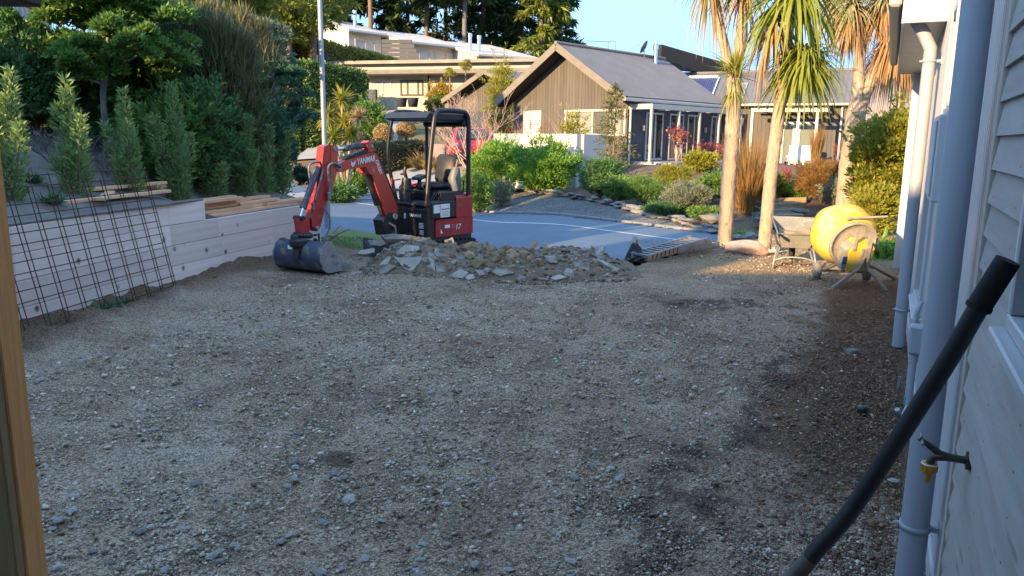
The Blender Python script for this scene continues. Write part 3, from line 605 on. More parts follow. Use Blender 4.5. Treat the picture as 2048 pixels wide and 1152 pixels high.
q = MB(); hbox(q, -.22, 5.2, -6, .30, 2.72, 2.735); q.build('soffit', MT['trimwhite'], hs)
q = MB(); hbox(q, -.235, -.215, -.3, .315, 2.70, 3.02, .004); q.build('eave_end', MT['trimwhite'], hs)
q = MB(); hbox(q, -.21, 5.2, .30, .325, 2.70, 2.94, .004); q.build('fascia', MT['trimwhite'], hs)
q = MB(); hbox(q, -.19, 5.22, .335, .43, 2.84, 2.95, .02); q.build('gutter', MT['frame'], hs)
q = MB(); q.quad(hw(-.2, .42, 2.96), hw(5.22, .42, 2.96), hw(5.22, -3.5, 4.2), hw(-.2, -3.5, 4.2)); q.quad(hw(-.2, -3.5, 4.2), hw(5.22, -3.5, 4.2), hw(5.22, -6.2, 3.2), hw(-.2, -6.2, 3.2)); hbox(q, -6.5, -.05, -6.2, .25, 4.3, 4.5)
q.build('roof', MT['galv'], hs)
def downpipe(t, o, zt, r, brs, foot):
    P = [hw(t, o, foot), hw(t, o, zt-.25)]; P = P+([hw(t, o, zt)] if zt > 3 else [hw(t, o, zt-.12), hw(t, o+.06, zt), hw(t, o+.14, zt+.12)])
    q = MB(); q.tube(P, r, 24); dp = q.build('downpipe', MT['pipe'], hs)
    for z in brs:
        b_ = MB(); b_.lathe([(r+.001, -.011), (r+.006, -.011), (r+.006, .011), (r+.001, .011)], hw(t, o, z), (0, 0, 1), 24)
        hbox(b_, t-.05, t+.05, -.01, .006, z-.03, z+.03, .003); hbox(b_, t-.008, t+.008, .004, o-r-.003, z-.010, z+.010); hbox(b_, t-.016, t+.016, o+r*.2, o+r+.02, z-.016, z+.016, .003) if False else None
        b_.cyl(hw(t+.0, o+r, z), hw(t+.0, o+r+.022, z), .009, 8); b_.build('bracket', MT['pipe'], dp)
downpipe(-4.27, .088, 4.3, .05, (.30, 2.6), .02); downpipe(0.0, .09, 2.64, .05, (.32, 2.42), -.01)
q = MB(); hbox(q, -2.86, -2.42, .002, .10, 1.45, 1.90, .008); mb = q.build('meter_box', MT['trimwhite'], hs); q = MB(); hbox(q, -2.83, -2.45, .101, .112, 1.48, 1.87, .004); dr = q.build('door', MT['trimwhite'], mb)
q = MB(); q.cyl(hw(-2.2, .01, 1.78), hw(-2.2, .07, 1.78), .045, 14); hbox(q, -2.25, -2.15, .0, .03, 1.66, 1.90, .01); q.build('wall_light', MT['black'], hs)
q = MB(); q.tube([hw(-1.6, .03, 2.7), hw(-1.6, .03, .9), hw(-1.55, .03, .5)], .008, 8); q.build('cable', MT['trimwhite'], hs)
q = MB(); q.tube([hw(-2.02, .05, -.05), hw(-2.02, .05, .36), hw(-2.02, .05, .40)], .02, 12); q.tube([hw(-1.72, .05, 0), hw(-1.66, .05, .30), hw(-1.66, .05, .62), hw(-1.62, .02, .70)], .014, 10); hbox(q, -2.08, -1.96, .005, .09, .44, .62, .01); q.tube([hw(-2.02, .05, .38), hw(-2.02, .05, .44)], .026, 12); q.tube([hw(-2.02, .05, .08), hw(-2.2, .09, .04), hw(-2.25, .12, .12)], .016, 10)
cd = q.build('conduit', MT['pipe'], hs); q = MB(); q.cyl(hw(-1.72, .05, -.01), hw(-1.715, .05, .05), .019, 12); q.build('cap', MT['teal'], cd)
# tap
tz_ = .875; q = MB(); q.cyl(hw(-5.03, .024, tz_), hw(-5.03, .034, tz_), .026, 16); q.tube([hw(-5.03, .03, tz_), hw(-5.03, .07, tz_), hw(-5.03, .095, tz_+.002)], [.011, .011, .014], 12)
q.tube([hw(-5.03, .09, tz_), hw(-5.03, .115, tz_-.006), hw(-5.03, .122, tz_-.028)], [.013, .012, .012], 12); q.tube([hw(-5.03, .09, tz_), hw(-5.03, .128, tz_+.026), hw(-5.03, .15, tz_+.040)], [.010, .009, .006], 10)
tp = q.build('tap', MT['brass'], hs); q = MB(); q.cyl(hw(-5.065, .147, tz_+.038), hw(-4.995, .150, tz_+.044), .0045, 8); q.cyl(hw(-5.03, .15, tz_+.04), hw(-5.03, .156, tz_+.046), .008, 8); q.build('handle', MT['steel'], tp)
q = MB(); q.lathe([(0, 0), (.019, 0), (.020, .004), (.020, .024), (.015, .028), (.010, .030), (.010, .044), (.007, .050), (.007, .058), (0, .058)], hw(-5.03, .122, tz_-.026), (0, 0, -1), 16)
for k in range(10):
    a = k*.628; q.box(hw(-5.03, .122, tz_-.040)+Vector((math.cos(a)*.0205, math.sin(a)*.0205, 0)), (.004, .004, .018), Matrix.Rotation(a, 3, 'Z'))
q.build('hose_fitting', MT['tapyellow'], tp); q = MB(); q.lathe([(.0195, 0), (.0215, 0), (.0215, .004), (.0195, .004)], hw(-5.03, .122, tz_-.026), (0, 0, -1), 16); q.build('collar', MT['white'], tp)

# black handle leaning across the downpipe
def hp(px, py, Y): return at(px, py, Y)
pts = [(2016, 521, 1.22), (1960, 610, 1.24), (1890, 730, 1.27), (1800, 872, 1.31), (1742, 962, 1.33), (1692, 1034, 1.345), (1640, 1093, 1.36), (1590, 1150, 1.37)]
P = [hp(*p) for p in pts]; P += [P[-1]+Vector((-.05, .01, -.05)), P[-1]+Vector((-.12, .03, -.12))]
def cr_(P, n=5):
    P = [Vector(p) for p in P]; out = []
    for i in range(len(P)-1):
        a, b_, c, d = P[max(i-1, 0)], P[i], P[i+1], P[min(i+2, len(P)-1)]
        for k in range(n):
            t = k/n; out.append(.5*((2*b_)+(c-a)*t+(2*a-5*b_+4*c-d)*t*t+(3*b_-a-3*c+d)*t**3))
    out.append(P[-1]); return out
Q = cr_(P); hd = thing('barrow_handle', 'scuffed black tube handle with rubber grip sloping across the near downpipe', 'handle', P[-1])
i1 = 6; i2 = 32
q = MB(); q.tube(Q[i1-1:i2+1], .0160, 16); q.build('tube', MT['handle'], hd)
q = MB(); q.tube([Q[0]+(Q[0]-Q[1])*.02]+Q[:i1], [.0172]+[.0190]*(i1), 18); q.tube([Q[i1-1], Q[i1-1]+(Q[i1]-Q[i1-1])*.3], .0205, 18); q.build('grip', MT['blackmat'], hd)
end = Q[-1]; q = MB(); q.tube(Q[i2:]+[end+Vector((-.25, .1, -.25)), end+Vector((-.42, .2, -.62)), Vector((end.x-.5, end.y+.25, .03))], .0164, 16); q.build('worn_end', MT['bareend'], hd)

# timber post and beam of the porch where the viewer stands
pt = thing('timber_post', 'rough sawn orange timber post standing upright at the left edge', 'post', (-1.36, 2.0, 0))
b0 = at(66, 1152, 1.96); x1 = b0.x-.014
q = MB(); q.box((x1-.045, 2.005, 1.25), (.09, .09, 2.6), None, .004); q.build('post_timber', MT['post'], pt)
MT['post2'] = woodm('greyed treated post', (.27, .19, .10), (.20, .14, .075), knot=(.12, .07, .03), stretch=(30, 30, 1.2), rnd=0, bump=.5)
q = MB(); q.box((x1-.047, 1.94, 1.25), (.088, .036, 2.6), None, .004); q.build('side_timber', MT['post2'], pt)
b1 = at(90, 16, 1.55)
q = MB(); q.box((b1.x-.6, 1.50, b1.z+.095), (1.2, .09, .19), None, .004); tb = q.build('porch_beam', MT['beam']); tag(tb, 'dark timber beam end at the top left corner', 'beam')
# small things on the ground by the house
q = MB(); q.box((0, 0, .03), (.09, .07, .06), Matrix.Rotation(.3, 3, 'Z'), .008); o = q.build('concrete_block', MT['slate']); p = on_ground(1703, 712); o.location = p; tag(o, 'small grey concrete block on the brown soil by the house wall', 'block')
q = MB(); q.cyl((0, 0, 0), (.0, .0, .055), .03, 14); q.lathe([(.036, .05), (.036, .062), (.0, .066)], (0, 0, 0), (0, 0, 1), 14); o = q.build('pipe_stub', MT['black']); o.location = on_ground(1723, 832); tag(o, 'short black capped pipe stub standing in the soil', 'pipe')
q = MB(); q.tube([(0, 0, -.03), (.005, 0, .10)], .009, 8); o = q.build('peg', MT['galv']); o.location = on_ground(1795, 780); tag(o, 'thin grey peg beside the white conduit', 'peg')
pk = thing('hedge', 'clipped hedge outside the frame', 'hedge', (-9.2, 4, 0)) if False else None

# porch roof over the viewer
pr_ = thing('porch', 'timber porch roof over the viewer', 'porch', (-.4, -.6, 2.4))
q = MB(); q.box((-.5, -.9, 2.52), (3.0, 4.4, .10)); q.build('roof', MT['barge'], pr_)
q = MB()
for k in range(6): q.box((-1.8+.5*k, -.9, 2.42), (.05, 4.3, .098))
q.build('rafter', MT['post'], pr_)
# unseen house form added behind the viewer to shade the yard
nb = thing('shade_caster_house', 'unseen long house with blocks added behind the viewer for shade', 'house', (-6, -6, 0))
q = MB(); q.box((-8, -6.2, 1.7), (30, 6, 3.4)); q.build('wall', MT['creamwall'], nb)
q = MB(); RZ = 5.5; [q.box(((u0+u1)/2, -6.4, h/2), (u1-u0, .4, h)) for u0, u1, h in ((-13.72, -12.3, 6.7), (-15.3, -13.75, 9), (-18.0, -15.35, 6.4), (-22, -18.1, 8.6))]  # upright blocks added to block the sun, gaps between them let it through
q._add([(-24, -2.6, 3.2), (4.2, -2.6, 3.2), (4.2, -6.2, RZ+.4), (-24, -6.2, RZ+.4), (-24, -9.8, 3.2), (4.2, -9.8, 3.2)], [(0, 1, 2, 3), (3, 2, 5, 4), (1, 5, 2), (0, 3, 4), (0, 4, 5, 1)]); q.build('roof', MT['galv'], nb)

# ------------------------------------------------------------------ neighbour's dark gabled house across the road
def plane_hit(o, d, px, py):
    """where the sight line meets the upright plane through o along d: (distance along d, height)"""
    o = Vector((o[0], o[1], 0)); d = Vector((d[0], d[1], 0)).normalized(); n = Vector((-d.y, d.x, 0)); r = ray(px, py); c = Vector((0, 0, CAM_H))
    k = (o-c).dot(n)/r.dot(n); P = c+r*k; return (Vector((P.x, P.y, 0))-o).dot(d), P.z
class Fr:
    """upright frame on a wall: s along it, o out of it (towards the viewer), z up"""
    def __init__(s, o, d, flip=1): s.o = Vector((o[0], o[1], 0)); s.d = Vector((d[0], d[1], 0)).normalized(); s.n = Vector((s.d.y, -s.d.x, 0))*flip
    def p(s, a, o=0, z=0): return s.o+s.d*a+s.n*o+Vector((0, 0, z))
    def box(s, q, a0, a1, o0, o1, z0, z1, ch=0.0):
        R = Matrix((s.d, s.n, Vector((0, 0, 1)))).transposed()
        return q.box(s.p((a0+a1)/2, (o0+o1)/2, (z0+z1)/2), (abs(a1-a0), abs(o1-o0), abs(z1-z0)), R, ch)
    def hit(s, px, py): return plane_hit(s.o, s.d, px, py)
def window(fr, a0, a1, z0, z1, root, mframe, mglass, fw=.07, mull=(), name='window', pr=.03):
    a0, a1 = min(a0, a1), max(a0, a1); f = MB()
    fr.box(f, a0, a1, -.02, pr, z0, z0+fw, .004); fr.box(f, a0, a1, -.02, pr, z1-fw, z1, .004)
    ed = [a0]+list(mull)+[a1-fw]
    for e in ed: fr.box(f, e, e+fw, -.02, pr-.002, z0+fw+.001, z1-fw-.001, .004)
    w_ = f.build(name, mframe, root)
    for e, e2 in zip(ed[:-1], ed[1:]):
        p = MB(); fr.box(p, e+fw-.004, e2+.004, -.012, -.002, z0+fw-.004, z1-fw+.004); p.build('pane', mglass, w_)
    return w_
def corrugated(name, p00, p10, p11, p01, per, amp, mat, root, th=.05):
    """roof sheet: p00-p10 along the eave, p01-p11 along the ridge, ribs running up the slope"""
    p00, p10, p11, p01 = [Vector(p) for p in (p00, p10, p11, p01)]
    n = int((p10-p00).length/per*4); nn = (p10-p00).cross(p01-p00).normalized(); vs = []; fs = []
    for j, (a, c) in enumerate(((p00, p10), (p01, p11))):
        for i in range(n+1):
            vs.append(a.lerp(c, i/n)+nn*(amp*(1 if i % 4 in (0, 1) else 0)))
    fs = [(i, i+1, n+1+i+1, n+1+i) for i in range(n)]
    q = MB(); q._add(vs, fs); q._add([p-nn*th for p in (p00, p10, p11, p01)], [(3, 2, 1, 0)])
    q._add([p00, p10, p11, p01]+[p-nn*th for p in (p00, p10, p11, p01)], [(0, 4, 5, 1), (1, 5, 6, 2), (2, 6, 7, 3), (3, 7, 4, 0)])
    return q.build(name, mat, root)
MT['roof'] = pm('grey-brown ribbed roofing', (.17, .158, .15), (.14, .13, .122), scale=1.5, rough=.55, metal=.1)

C0 = Vector((3.79, 27.5, 0)); sd = Vector((.69, .725, 0)).normalized(); gd = Vector((-sd.y, sd.x, 0))
nh = thing('gabled_house', 'brown-grey house with steep gable and long ribbed roof across the road', 'house', (4, 30, .8))
HW_ = 3.12; EZ = at(1245, 192, 27.5).z; AP = C0+gd*HW_; AZ = at(1105, 87, AP.y).z; slope = (AZ-EZ)/HW_; LEN = 7.3
def roofp(s, g, dz=0):                       # point on the roof skin: s along the ridge, g across from the right eave
    return C0+sd*s+gd*g+Vector((0, 0, (EZ+slope*g if g <= HW_ else EZ+slope*(2*HW_-g))+dz))
corrugated('roof', roofp(0, 0), roofp(LEN, 0), roofp(LEN, HW_), roofp(0, HW_), .19, .016, MT['roof'], nh)
corrugated('roof', roofp(LEN, 2*HW_), roofp(0, 2*HW_), roofp(0, HW_), roofp(LEN, HW_), .19, .016, MT['roof'], nh)
q = MB(); q.tube([roofp(-.05, HW_, .03), roofp(LEN, HW_, .03)], .07, 8); q.build('ridge_cap', MT['barge'], nh)
for g0, g1 in ((-.05, HW_), (2*HW_+.05, HW_)):
    q = MB(); a, c = roofp(-.02, g0, -.10), roofp(-.02, g1, -.10); q.beam(a, c, .05, .26, ch=.006); q.build('barge_board', MT['barge'], nh)
    q = MB(); a, c = roofp(.36, g0, -.20), roofp(.36, g1, -.20); q.beam(a, c, .70, .03); q.build('soffit', MT['soffit'], nh)
GW = Fr(C0+sd*.72+gd*.30, gd, -1); GWW = 2*HW_-.6         # gable wall, s runs to the left
if GW.n.y > 0: GW.n = -GW.n
def gtop(a): g = a+.30; return (EZ+slope*min(g, 2*HW_-g))-.24
wl = [GW.hit(px, 240)[0] for px in (1240, 1222, 1186, 1130, 1082, 1050)]
zw1, zw0 = GW.hit(1180, 219)[1], GW.hit(1180, 272)[1]
q = MB(); q.prism([(0, .3), (GWW, .3), (GWW, gtop(GWW)), (GWW/2, gtop(GWW/2)), (0, gtop(0))], (GW.o-GW.n*.09, GW.d, Vector((0, 0, 1))), .12); q.build('wall', MT['soffit'], nh)
bw = .152; k = 0
while k*bw < GWW-.02:
    a0, a1 = k*bw+.004, min(GWW, (k+1)*bw-.004); am = (a0+a1)/2
    parts = [(.35, None)]
    for u, v in ((wl[3], wl[0]), (wl[5], wl[4])):
        if min(u, v)-.02 < am < max(u, v)+.02: parts = [(.35, zw0), (zw1, None)]
    for z0, z1 in parts:
        q = MB(); t0 = z1 if z1 else gtop(a0); t1 = z1 if z1 else gtop(a1); o_ = .0
        if max(t0, t1)-z0 > .03: q.prism([(a0, z0), (a1, z0), (a1, t1), (a0, t0)], (GW.o-GW.n*(.016), GW.d, Vector((0, 0, 1))), .028); q.build('cladding_board', MT['gable'], nh)
    k += 1
al = sorted(wl[:4])
window(GW, wl[3], .06, zw0, zw1, nh, MT['frame'], MT['blind'], .08, (wl[2]-.04, wl[1]-.04), pr=.05)
a0, a1 = sorted(wl[4:]); a0 -= .05; a1 += .05; lv = window(GW, a0, a1, zw0, zw1, nh, MT['frame'], MT['soffit'], .06, name='louvre_window', pr=.05)
for k in range(11):
    q = MB(); z = zw0+.06+(zw1-zw0-.12)*(k+.5)/11; GW.box(q, a0+.064, a1-.064, .004, .03, z-.026, z+.026); q.build('slat', MT['white'], lv)
# long side with verandah
SW = Fr(C0+sd*.72+gd*.30, sd, 1)
if SW.n.y > 0: SW.n = -SW.n
q = MB(); SW.box(q, .03, LEN-.6, -.13, -.04, .3, EZ-.18); q.build('side_wall', MT['soffit'], nh)
for k in range(int((LEN-.7)/.16)):
    a = .02+k*.16; q = MB(); SW.box(q, a+.004, a+.154, -.039, -.01, .5, EZ-.19); q.build('side_board', MT['darkwall'], nh)  # the shade on this side is put into the boards' blue-black colour
q = MB(); q.beam(roofp(-.05, -.06, -.07), roofp(LEN, -.06, -.07), .12, .12, ch=.02); q.build('gutter', MT['frame'], nh)
q = MB(); q.cyl(SW.p(.06, .08, .6), SW.p(.06, .08, EZ-.15), .045, 10); q.build('downpipe', MT['frame'], nh)
vz = EZ-.42; vx = [plane_hit(SW.o+SW.n*.95, sd, px, 260)[0] for px in (1302, 1357, 1398, 1437)]+[6.6]
q = MB(); SW.box(q, vx[0]-.05, LEN-.7, .90, 1.0, vz, vz+.18, .004); SW.box(q, vx[0]-.06, vx[0]+.04, 0, .9, vz, vz+.18, .004)
for a in vx[1:]: SW.box(q, a-.03, a+.03, 0, .9, vz+.02, vz+.15)
q.build('verandah_beam', MT['frame'], nh)
DZ = 1.0
for a in vx: q = MB(); SW.box(q, a-.045, a+.045, .905, .995, DZ, vz-.001, .004); q.build('verandah_post', MT['frame'], nh)
for a0, a1 in ((1.15, 2.3), (2.75, 3.75), (4.05, 5.0), (5.9, 6.6)): window(SW, a0, a1, DZ+.02, vz-.06, nh, MT['frame'], MT['glass'], .07, ((a0+a1)/2,), 'glass_door')
for a in (.95, 2.55, 5.4): q = MB(); SW.box(q, a-.04, a+.04, 0, .1, 2.1, 2.3, .01); q.build('wall_lamp', MT['pinkwall'], nh)
dk = MB(); SW.box(dk, .3, LEN-.4, .0, 1.7, DZ-.16, DZ-.005, .006); dko = dk.build('deck', MT['deck'], nh)
for k in range(3): q = MB(); SW.box(q, .4, LEN-.6, 1.2, 1.66-.02*k, .3+.18*k, .46+.18*k); q.build('deck_skirt_board', MT['deck'], dko)
# flue, aerial, dish on the ridge
def rz_(px, py, s): pass
fp = roofp(5.9, HW_*.86); ft = at(1328, 86, fp.y).z
q = MB(); q.cyl(fp-Vector((0, 0, .2)), (fp.x, fp.y, ft-.25), .085, 14); q.cyl((fp.x, fp.y, ft-.28), (fp.x, fp.y, ft-.1), .11, 14); q.cyl((fp.x, fp.y, ft-.08), (fp.x, fp.y, ft), .10, 14); q.build('flue', MT['chrome'], nh)
dp_ = roofp(5.5, HW_*.95); q = MB(); c_ = dp_+Vector((-.05, -.1, .45)); q.cyl(dp_-Vector((0, 0, .1)), c_, .02, 8)
ax = Vector((-.75, .35, .45)).normalized(); q.lathe([(0, -.06), (.15, -.045), (.27, 0), (.28, .01), (.15, -.03), (0, -.045)], c_, ax, 20); q.tube([c_-Vector((0, 0, .25)), c_+ax*.3], .01, 6); q.build('satellite_dish', MT['greyplastic'], nh)
ap = roofp(3.2, HW_); q = MB(); q.cyl(ap, ap+Vector((0, 0, .42)), .012, 6); q.cyl(ap+Vector((.3, .25, 0)), ap+Vector((.3, .25, .42)), .012, 6); q.tube([ap+Vector((-1.0, -.9, .28)), ap+Vector((0, 0, .36)), ap+Vector((.3, .25, .40))], .01, 6); q.build('aerial', MT['barge'], nh)
q = MB(); q.prism([(0, 0), (4.5, 0), (4.5, .5), (0, 1.0)], (roofp(LEN-.2, HW_+.2, -.25), Vector((.8, .6, 0)), Vector((0, 0, 1))), .3); q.build('rear_roof', MT['soffit'], nh)

# wing on the right of the house
WR = Vector((13.3, 31, 0)); wd = Vector((-.906, .423, 0)).normalized(); WG = Fr(WR, wd, 1)
if WG.n.y > 0: WG.n = -WG.n
wn = -WG.n; WL_ = 7.6; WE = at(1697, 205, 31).z; WZ = at(1690, 140, 33.6).z; WD = 2.9
wg = nh
q = MB(); WG.box(q, .05, WL_, -5.4, -.06, .2, WE-.06); q.build('wing_wall', MT['soffit'], nh)
for k in range(int(WL_/.16)):
    q = MB(); WG.box(q, .06+k*.16, .06+k*.16+.152, -.059, -.03, .3, WE-.07); q.build('cladding_board', MT['gable'], nh)
def wr(a, b, dz=0): return WG.p(a, 0, WE+(WZ-WE)*min(b, 2-b)+dz)-WG.n*0+wn*(b*WD-.25)
corrugated('wing_roof', wr(WL_+1.2, 0), wr(-.15, 0), wr(-.15, 1), wr(WL_+1.2, 1), .19, .016, MT['roof'], nh)
corrugated('wing_roof', wr(-.15, 2), wr(WL_+1.2, 2), wr(WL_+1.2, 1), wr(-.15, 1), .19, .016, MT['roof'], nh)
q = MB(); q.beam(wr(WL_, -.02, -.04), wr(-.2, -.02, -.04), .1, .1, ch=.02); q.build('wing_gutter', MT['frame'], nh)
q = MB(); q.tube([wr(WL_+1, 1, .02), wr(-.2, 1, .02)], .06, 8); q.build('wing_ridge_cap', MT['barge'], nh)
a_ = WG.hit(1682, 250)[0]; q = MB(); q.cyl(WG.p(a_, .06, .5), WG.p(a_, .06, WE-.06), .045, 10); q.build('downpipe', MT['frame'], nh)
ga0, ga1 = WG.hit(1632, 290)[0], WG.hit(1562, 290)[0]; gz1, gz0 = WG.hit(1600, 243)[1], WG.hit(1600, 338)[1]
window(WG, ga0, ga1, gz0, gz1, nh, MT['frame'], MT['glassgreen'], .09, ((ga0+ga1)/2-.04,), 'glass_door', .05)
q = MB(); g0 = WG.hit(1590, 290)[0]; WG.box(q, g0-.1, g0+.12, .06, .12, gz0, gz1); q.build('curtain', MT['frame'], nh)
# solar collector and skylight on the wing roof
def on_wing(px, py):
    n = (wr(0, 0)-wr(3, 0)).cross(wr(0, 1)-wr(0, 0)).normalized(); r = ray(px, py); c = Vector((0, 0, CAM_H)); k = (wr(0, 0)-c).dot(n)/r.dot(n); return c+r*k
wrn = (wr(0, 0)-wr(3, 0)).cross(wr(0, 1)-wr(0, 0)).normalized()
if wrn.z < 0: wrn = -wrn
T0, T1, B1, B0 = on_wing(1366, 160), on_wing(1437, 159), on_wing(1421, 200), on_wing(1395, 200)
sp_ = thing('solar_collector', 'blue tube solar water collector on the grey wing roof', 'solar panel', T0)
q = MB(); q.tube([T0+wrn*.12, T1+wrn*.12], .07, 10); q.build('manifold', MT['white'], sp_)
up_ = (B1-T1); up_ = (up_-wrn*up_.dot(wrn))
for k in range(20):
    f = (k+.5)/20; s = T0.lerp(T1, f); q = MB(); q.cyl(s+wrn*.1, s+up_*1.0+wrn*.1, .028, 7); q.build('tube', MT['solar'], sp_)
q = MB(); q.beam(T1+wrn*.08+(T1-T0)*.02, T1+up_*1.02+wrn*.08+(T1-T0)*.02, .04, .06); q.beam(T0+wrn*.08, T0+up_*1.02+wrn*.08, .04, .06); q.beam(T0+up_+wrn*.07, T1+up_+wrn*.07, .04, .05); q.build('frame', MT['white'], sp_)
S0, S1 = on_wing(1478, 170), on_wing(1496, 168); S2 = S0+up_*.62; S3 = S1+up_*.62; q = MB(); q._add([p+wrn*.07 for p in (S0, S1, S3, S2)]+[S0, S1, S3, S2], [(3, 2, 1, 0), (0, 1, 5, 4), (1, 2, 6, 5), (2, 3, 7, 6), (3, 0, 4, 7)]); sk = q.build('skylight', MT['frame'], nh)
q = MB(); m_ = (S0+S1+S2+S3)/4; q._add([m_+(p-m_)*.85+wrn*.075 for p in (S0, S1, S3, S2)], [(3, 2, 1, 0)]); q.build('pane', MT['glassgreen'], sk)
# pergola, terrace, outdoor furniture
pg = thing('pergola', 'dark timber pergola on pale posts before the glass doors', 'pergola', WG.p(3, 1.5, .6))
pa0, pa1 = plane_hit(WR+WG.n*2.2, wd, 1655, 260)[0], plane_hit(WR+WG.n*2.2, wd, 1500, 260)[0]; pz = WE-.28
for o_ in (.2, 1.2, 2.2): q = MB(); WG.box(q, pa0, pa1, o_-.04, o_+.04, pz-.14, pz); q.build('beam', MT['darkframe'] if o_ < 2 else MT['frame'], pg)
for k in range(9):
    a = pa0+(pa1-pa0)*(k+.2)/9; q = MB(); WG.box(q, a-.03, a+.03, .02, 2.4, pz+.002, pz+.10); q.build('rafter', MT['darkframe'], pg)
for px in (1500, 1592, 1629): a = plane_hit(WR+WG.n*2.2, wd, px, 300)[0]; q = MB(); WG.box(q, a-.05, a+.05, 2.15, 2.25, .4, pz-.141, .004); q.build('post', MT['frame'], pg)
TZ = WG.hit(1540, 338)[1]-.02
q = MB(); WG.box(q, .8, WL_+.3, .02, 2.9, TZ-.3, TZ, .01); q.build('terrace', MT['concrete'], kind='structure')
q = MB(); ta0, ta1 = plane_hit(WR+WG.n*2.96, wd, 1590, 343)[0], plane_hit(WR+WG.n*2.96, wd, 1508, 343)[0]; WG.box(q, ta0, ta1, 2.92, 3.0, TZ-.25, TZ+.02, .01); q.build('terrace_edge', MT['white'], kind='structure')
def chair(px, lab, rz):
    a = plane_hit(WR+WG.n*1.5, wd, px, 300)[0]; p = WG.p(a, 1.5, TZ); c = thing('garden_chair', lab, 'chair', p, rz, 'pale chairs on the terrace')
    f = Fr((p.x, p.y), (math.cos(rz), math.sin(rz)), 1); zz = p.z
    q = MB(); f.box(q, -.3, .3, -.3, .3, zz+.34, zz+.46, .03); q.build('seat', MT['paleblue'], c)
    q = MB(); f.box(q, -.3, .3, -.36, -.28, zz+.40, zz+1.0, .03); q.build('backrest', MT['paleblue'], c)
    for sx in (-.3, .3): q = MB(); f.box(q, sx-.04, sx+.04, -.28, .3, zz+.5, zz+.62, .015); q.build('armrest', MT['paleblue'], c)
    for sx in (-.27, .27):
        for sy in (-.26, .26): q = MB(); f.box(q, sx-.03, sx+.03, sy-.03, sy+.03, zz, zz+.33); q.build('leg', MT['paleblue'], c)
chair(1593, 'pale blue garden chair left of the other before the glass doors', 2.9); chair(1611, 'pale blue garden chair nearer the pergola post on the right', 3.5)
def lounge(px, lab, rz):
    a = plane_hit(WR+WG.n*1.9, wd, px, 320)[0]; p = WG.p(a, 1.9, TZ); c = thing('outdoor_table', lab, 'table', p, rz)
    f = Fr((p.x, p.y), (math.cos(rz), math.sin(rz)), 1); zz = p.z; q = MB()
    for k in range(6): f.box(q, -.75, .75, -.36+k*.13, -.36+k*.13+.11, zz+.38, zz+.41)
    q.build('top', MT['deck'], c)
    for sx in (-.65, .65):
        for sy in (-.3, .3): q = MB(); f.box(q, sx-.03, sx+.03, sy-.03, sy+.03, zz, zz+.38); q.build('leg', MT['black'], c)
lounge(1533, 'low grey slatted outdoor table on the terrace beside the palms', .3)
q = MB(); a = plane_hit(WR+WG.n*.8, wd, 1632, 310)[0]; p = WG.p(a, .8, TZ)
for k in range(5): q.lathe([(0, 0), (.17-.018*k, .01), (.20-.02*k, .1), (.16-.018*k, .19), (0, .2)], p+Vector((.012*math.sin(k*2), .01*math.cos(k*3), .19*k)), (0, 0, 1), 14)
o = q.build('stone_cairn', MT['creamwall']); tag(o, 'stacked pale stone cairn beside the pergola post', 'cairn')

# white rendered garden wall
WC = Vector((1.93, 24.0, 0)); wf = Vector((-.725, .69, 0)); gwz = at(1150, 268, 24).z
q = MB(); q.prism([(0, 0), (0, 0)][:0] or [(0, -.3), (3.6, -.3), (3.6, gwz), (0, gwz)], (WC+Vector((.69, .725, 0))*.11, wf.normalized(), Vector((0, 0, 1))), .22)
f2 = Fr(WC, (.69, .725), 1)
q2 = MB(); f2.box(q2, .225, 1.3, -.12, .10, -.3, gwz-.003)
gw = thing('garden_wall', 'white rendered L-shaped garden wall behind the round green bushes', 'wall', (WC.x, WC.y, .2))
q.build('wall_panel', MT['whitewall'], gw); q2.build('return_panel', MT['whitewall'], gw)

# small gable (garage) on the left
gl = Vector((-.0906*41, 41, 0)); gdr = Vector((.725, -.69, 0)); gs = Vector((.69, .725, 0)); hw2 = 3.11; apx = gl+gdr*hw2; ez2 = at(885, 198, 41).z; az2 = at(965, 138, apx.y).z
gg = thing('garage', 'small dark gabled garage behind the bare tree', 'garage', (gl.x+1.5, gl.y, 1.2))
def gp(s, g, dz=0): return gl+gs*s+gdr*g+Vector((0, 0, ez2+(az2-ez2)/hw2*min(g, 2*hw2-g)+dz))
corrugated('roof', gp(5, 0), gp(0, 0), gp(0, hw2), gp(5, hw2), .19, .016, MT['roof'], gg); corrugated('roof', gp(0, 2*hw2), gp(5, 2*hw2), gp(5, hw2), gp(0, hw2), .19, .016, MT['roof'], gg)
for g0 in (-.05, 2*hw2+.05):
    q = MB(); q.beam(gp(-.02, g0, -.1), gp(-.02, hw2, -.1), .05, .24, ch=.006); q.build('barge_board', MT['barge'], gg)
    q = MB(); q.beam(gp(.35, g0, -.2), gp(.35, hw2, -.2), .66, .03); q.build('soffit', MT['soffit'], gg)
q = MB(); q.prism([(.3, 0), (2*hw2-.3, 0), (2*hw2-.3, ez2-.05), (hw2, az2-.28), (.3, ez2-.05)], (gl+gs*.8, gdr, Vector((0, 0, 1))), .1); q.build('wall', MT['soffit'], gg)
gf = Fr(gl+gs*.7, gdr, 1)
if gf.n.y > 0: gf.n = -gf.n
k = 0
while .3+k*.155 < 2*hw2-.45:
    a0 = .3+k*.155; q = MB(); tp_ = lambda a: ez2+(az2-ez2)/hw2*min(a, 2*hw2-a)-.26
    q.prism([(a0+.004, .4), (a0+.151, .4), (a0+.151, tp_(a0+.151)), (a0+.004, tp_(a0+.004))], (gf.o+gf.n*.045, gf.d, Vector((0, 0, 1))), .028); q.build('cladding_board', MT['gable'], gg); k += 1
q = MB(); gf.box(q, .02, .30, -.6, .55, 0, ez2-.1); q.build('side_pier', MT['barge'], gg)
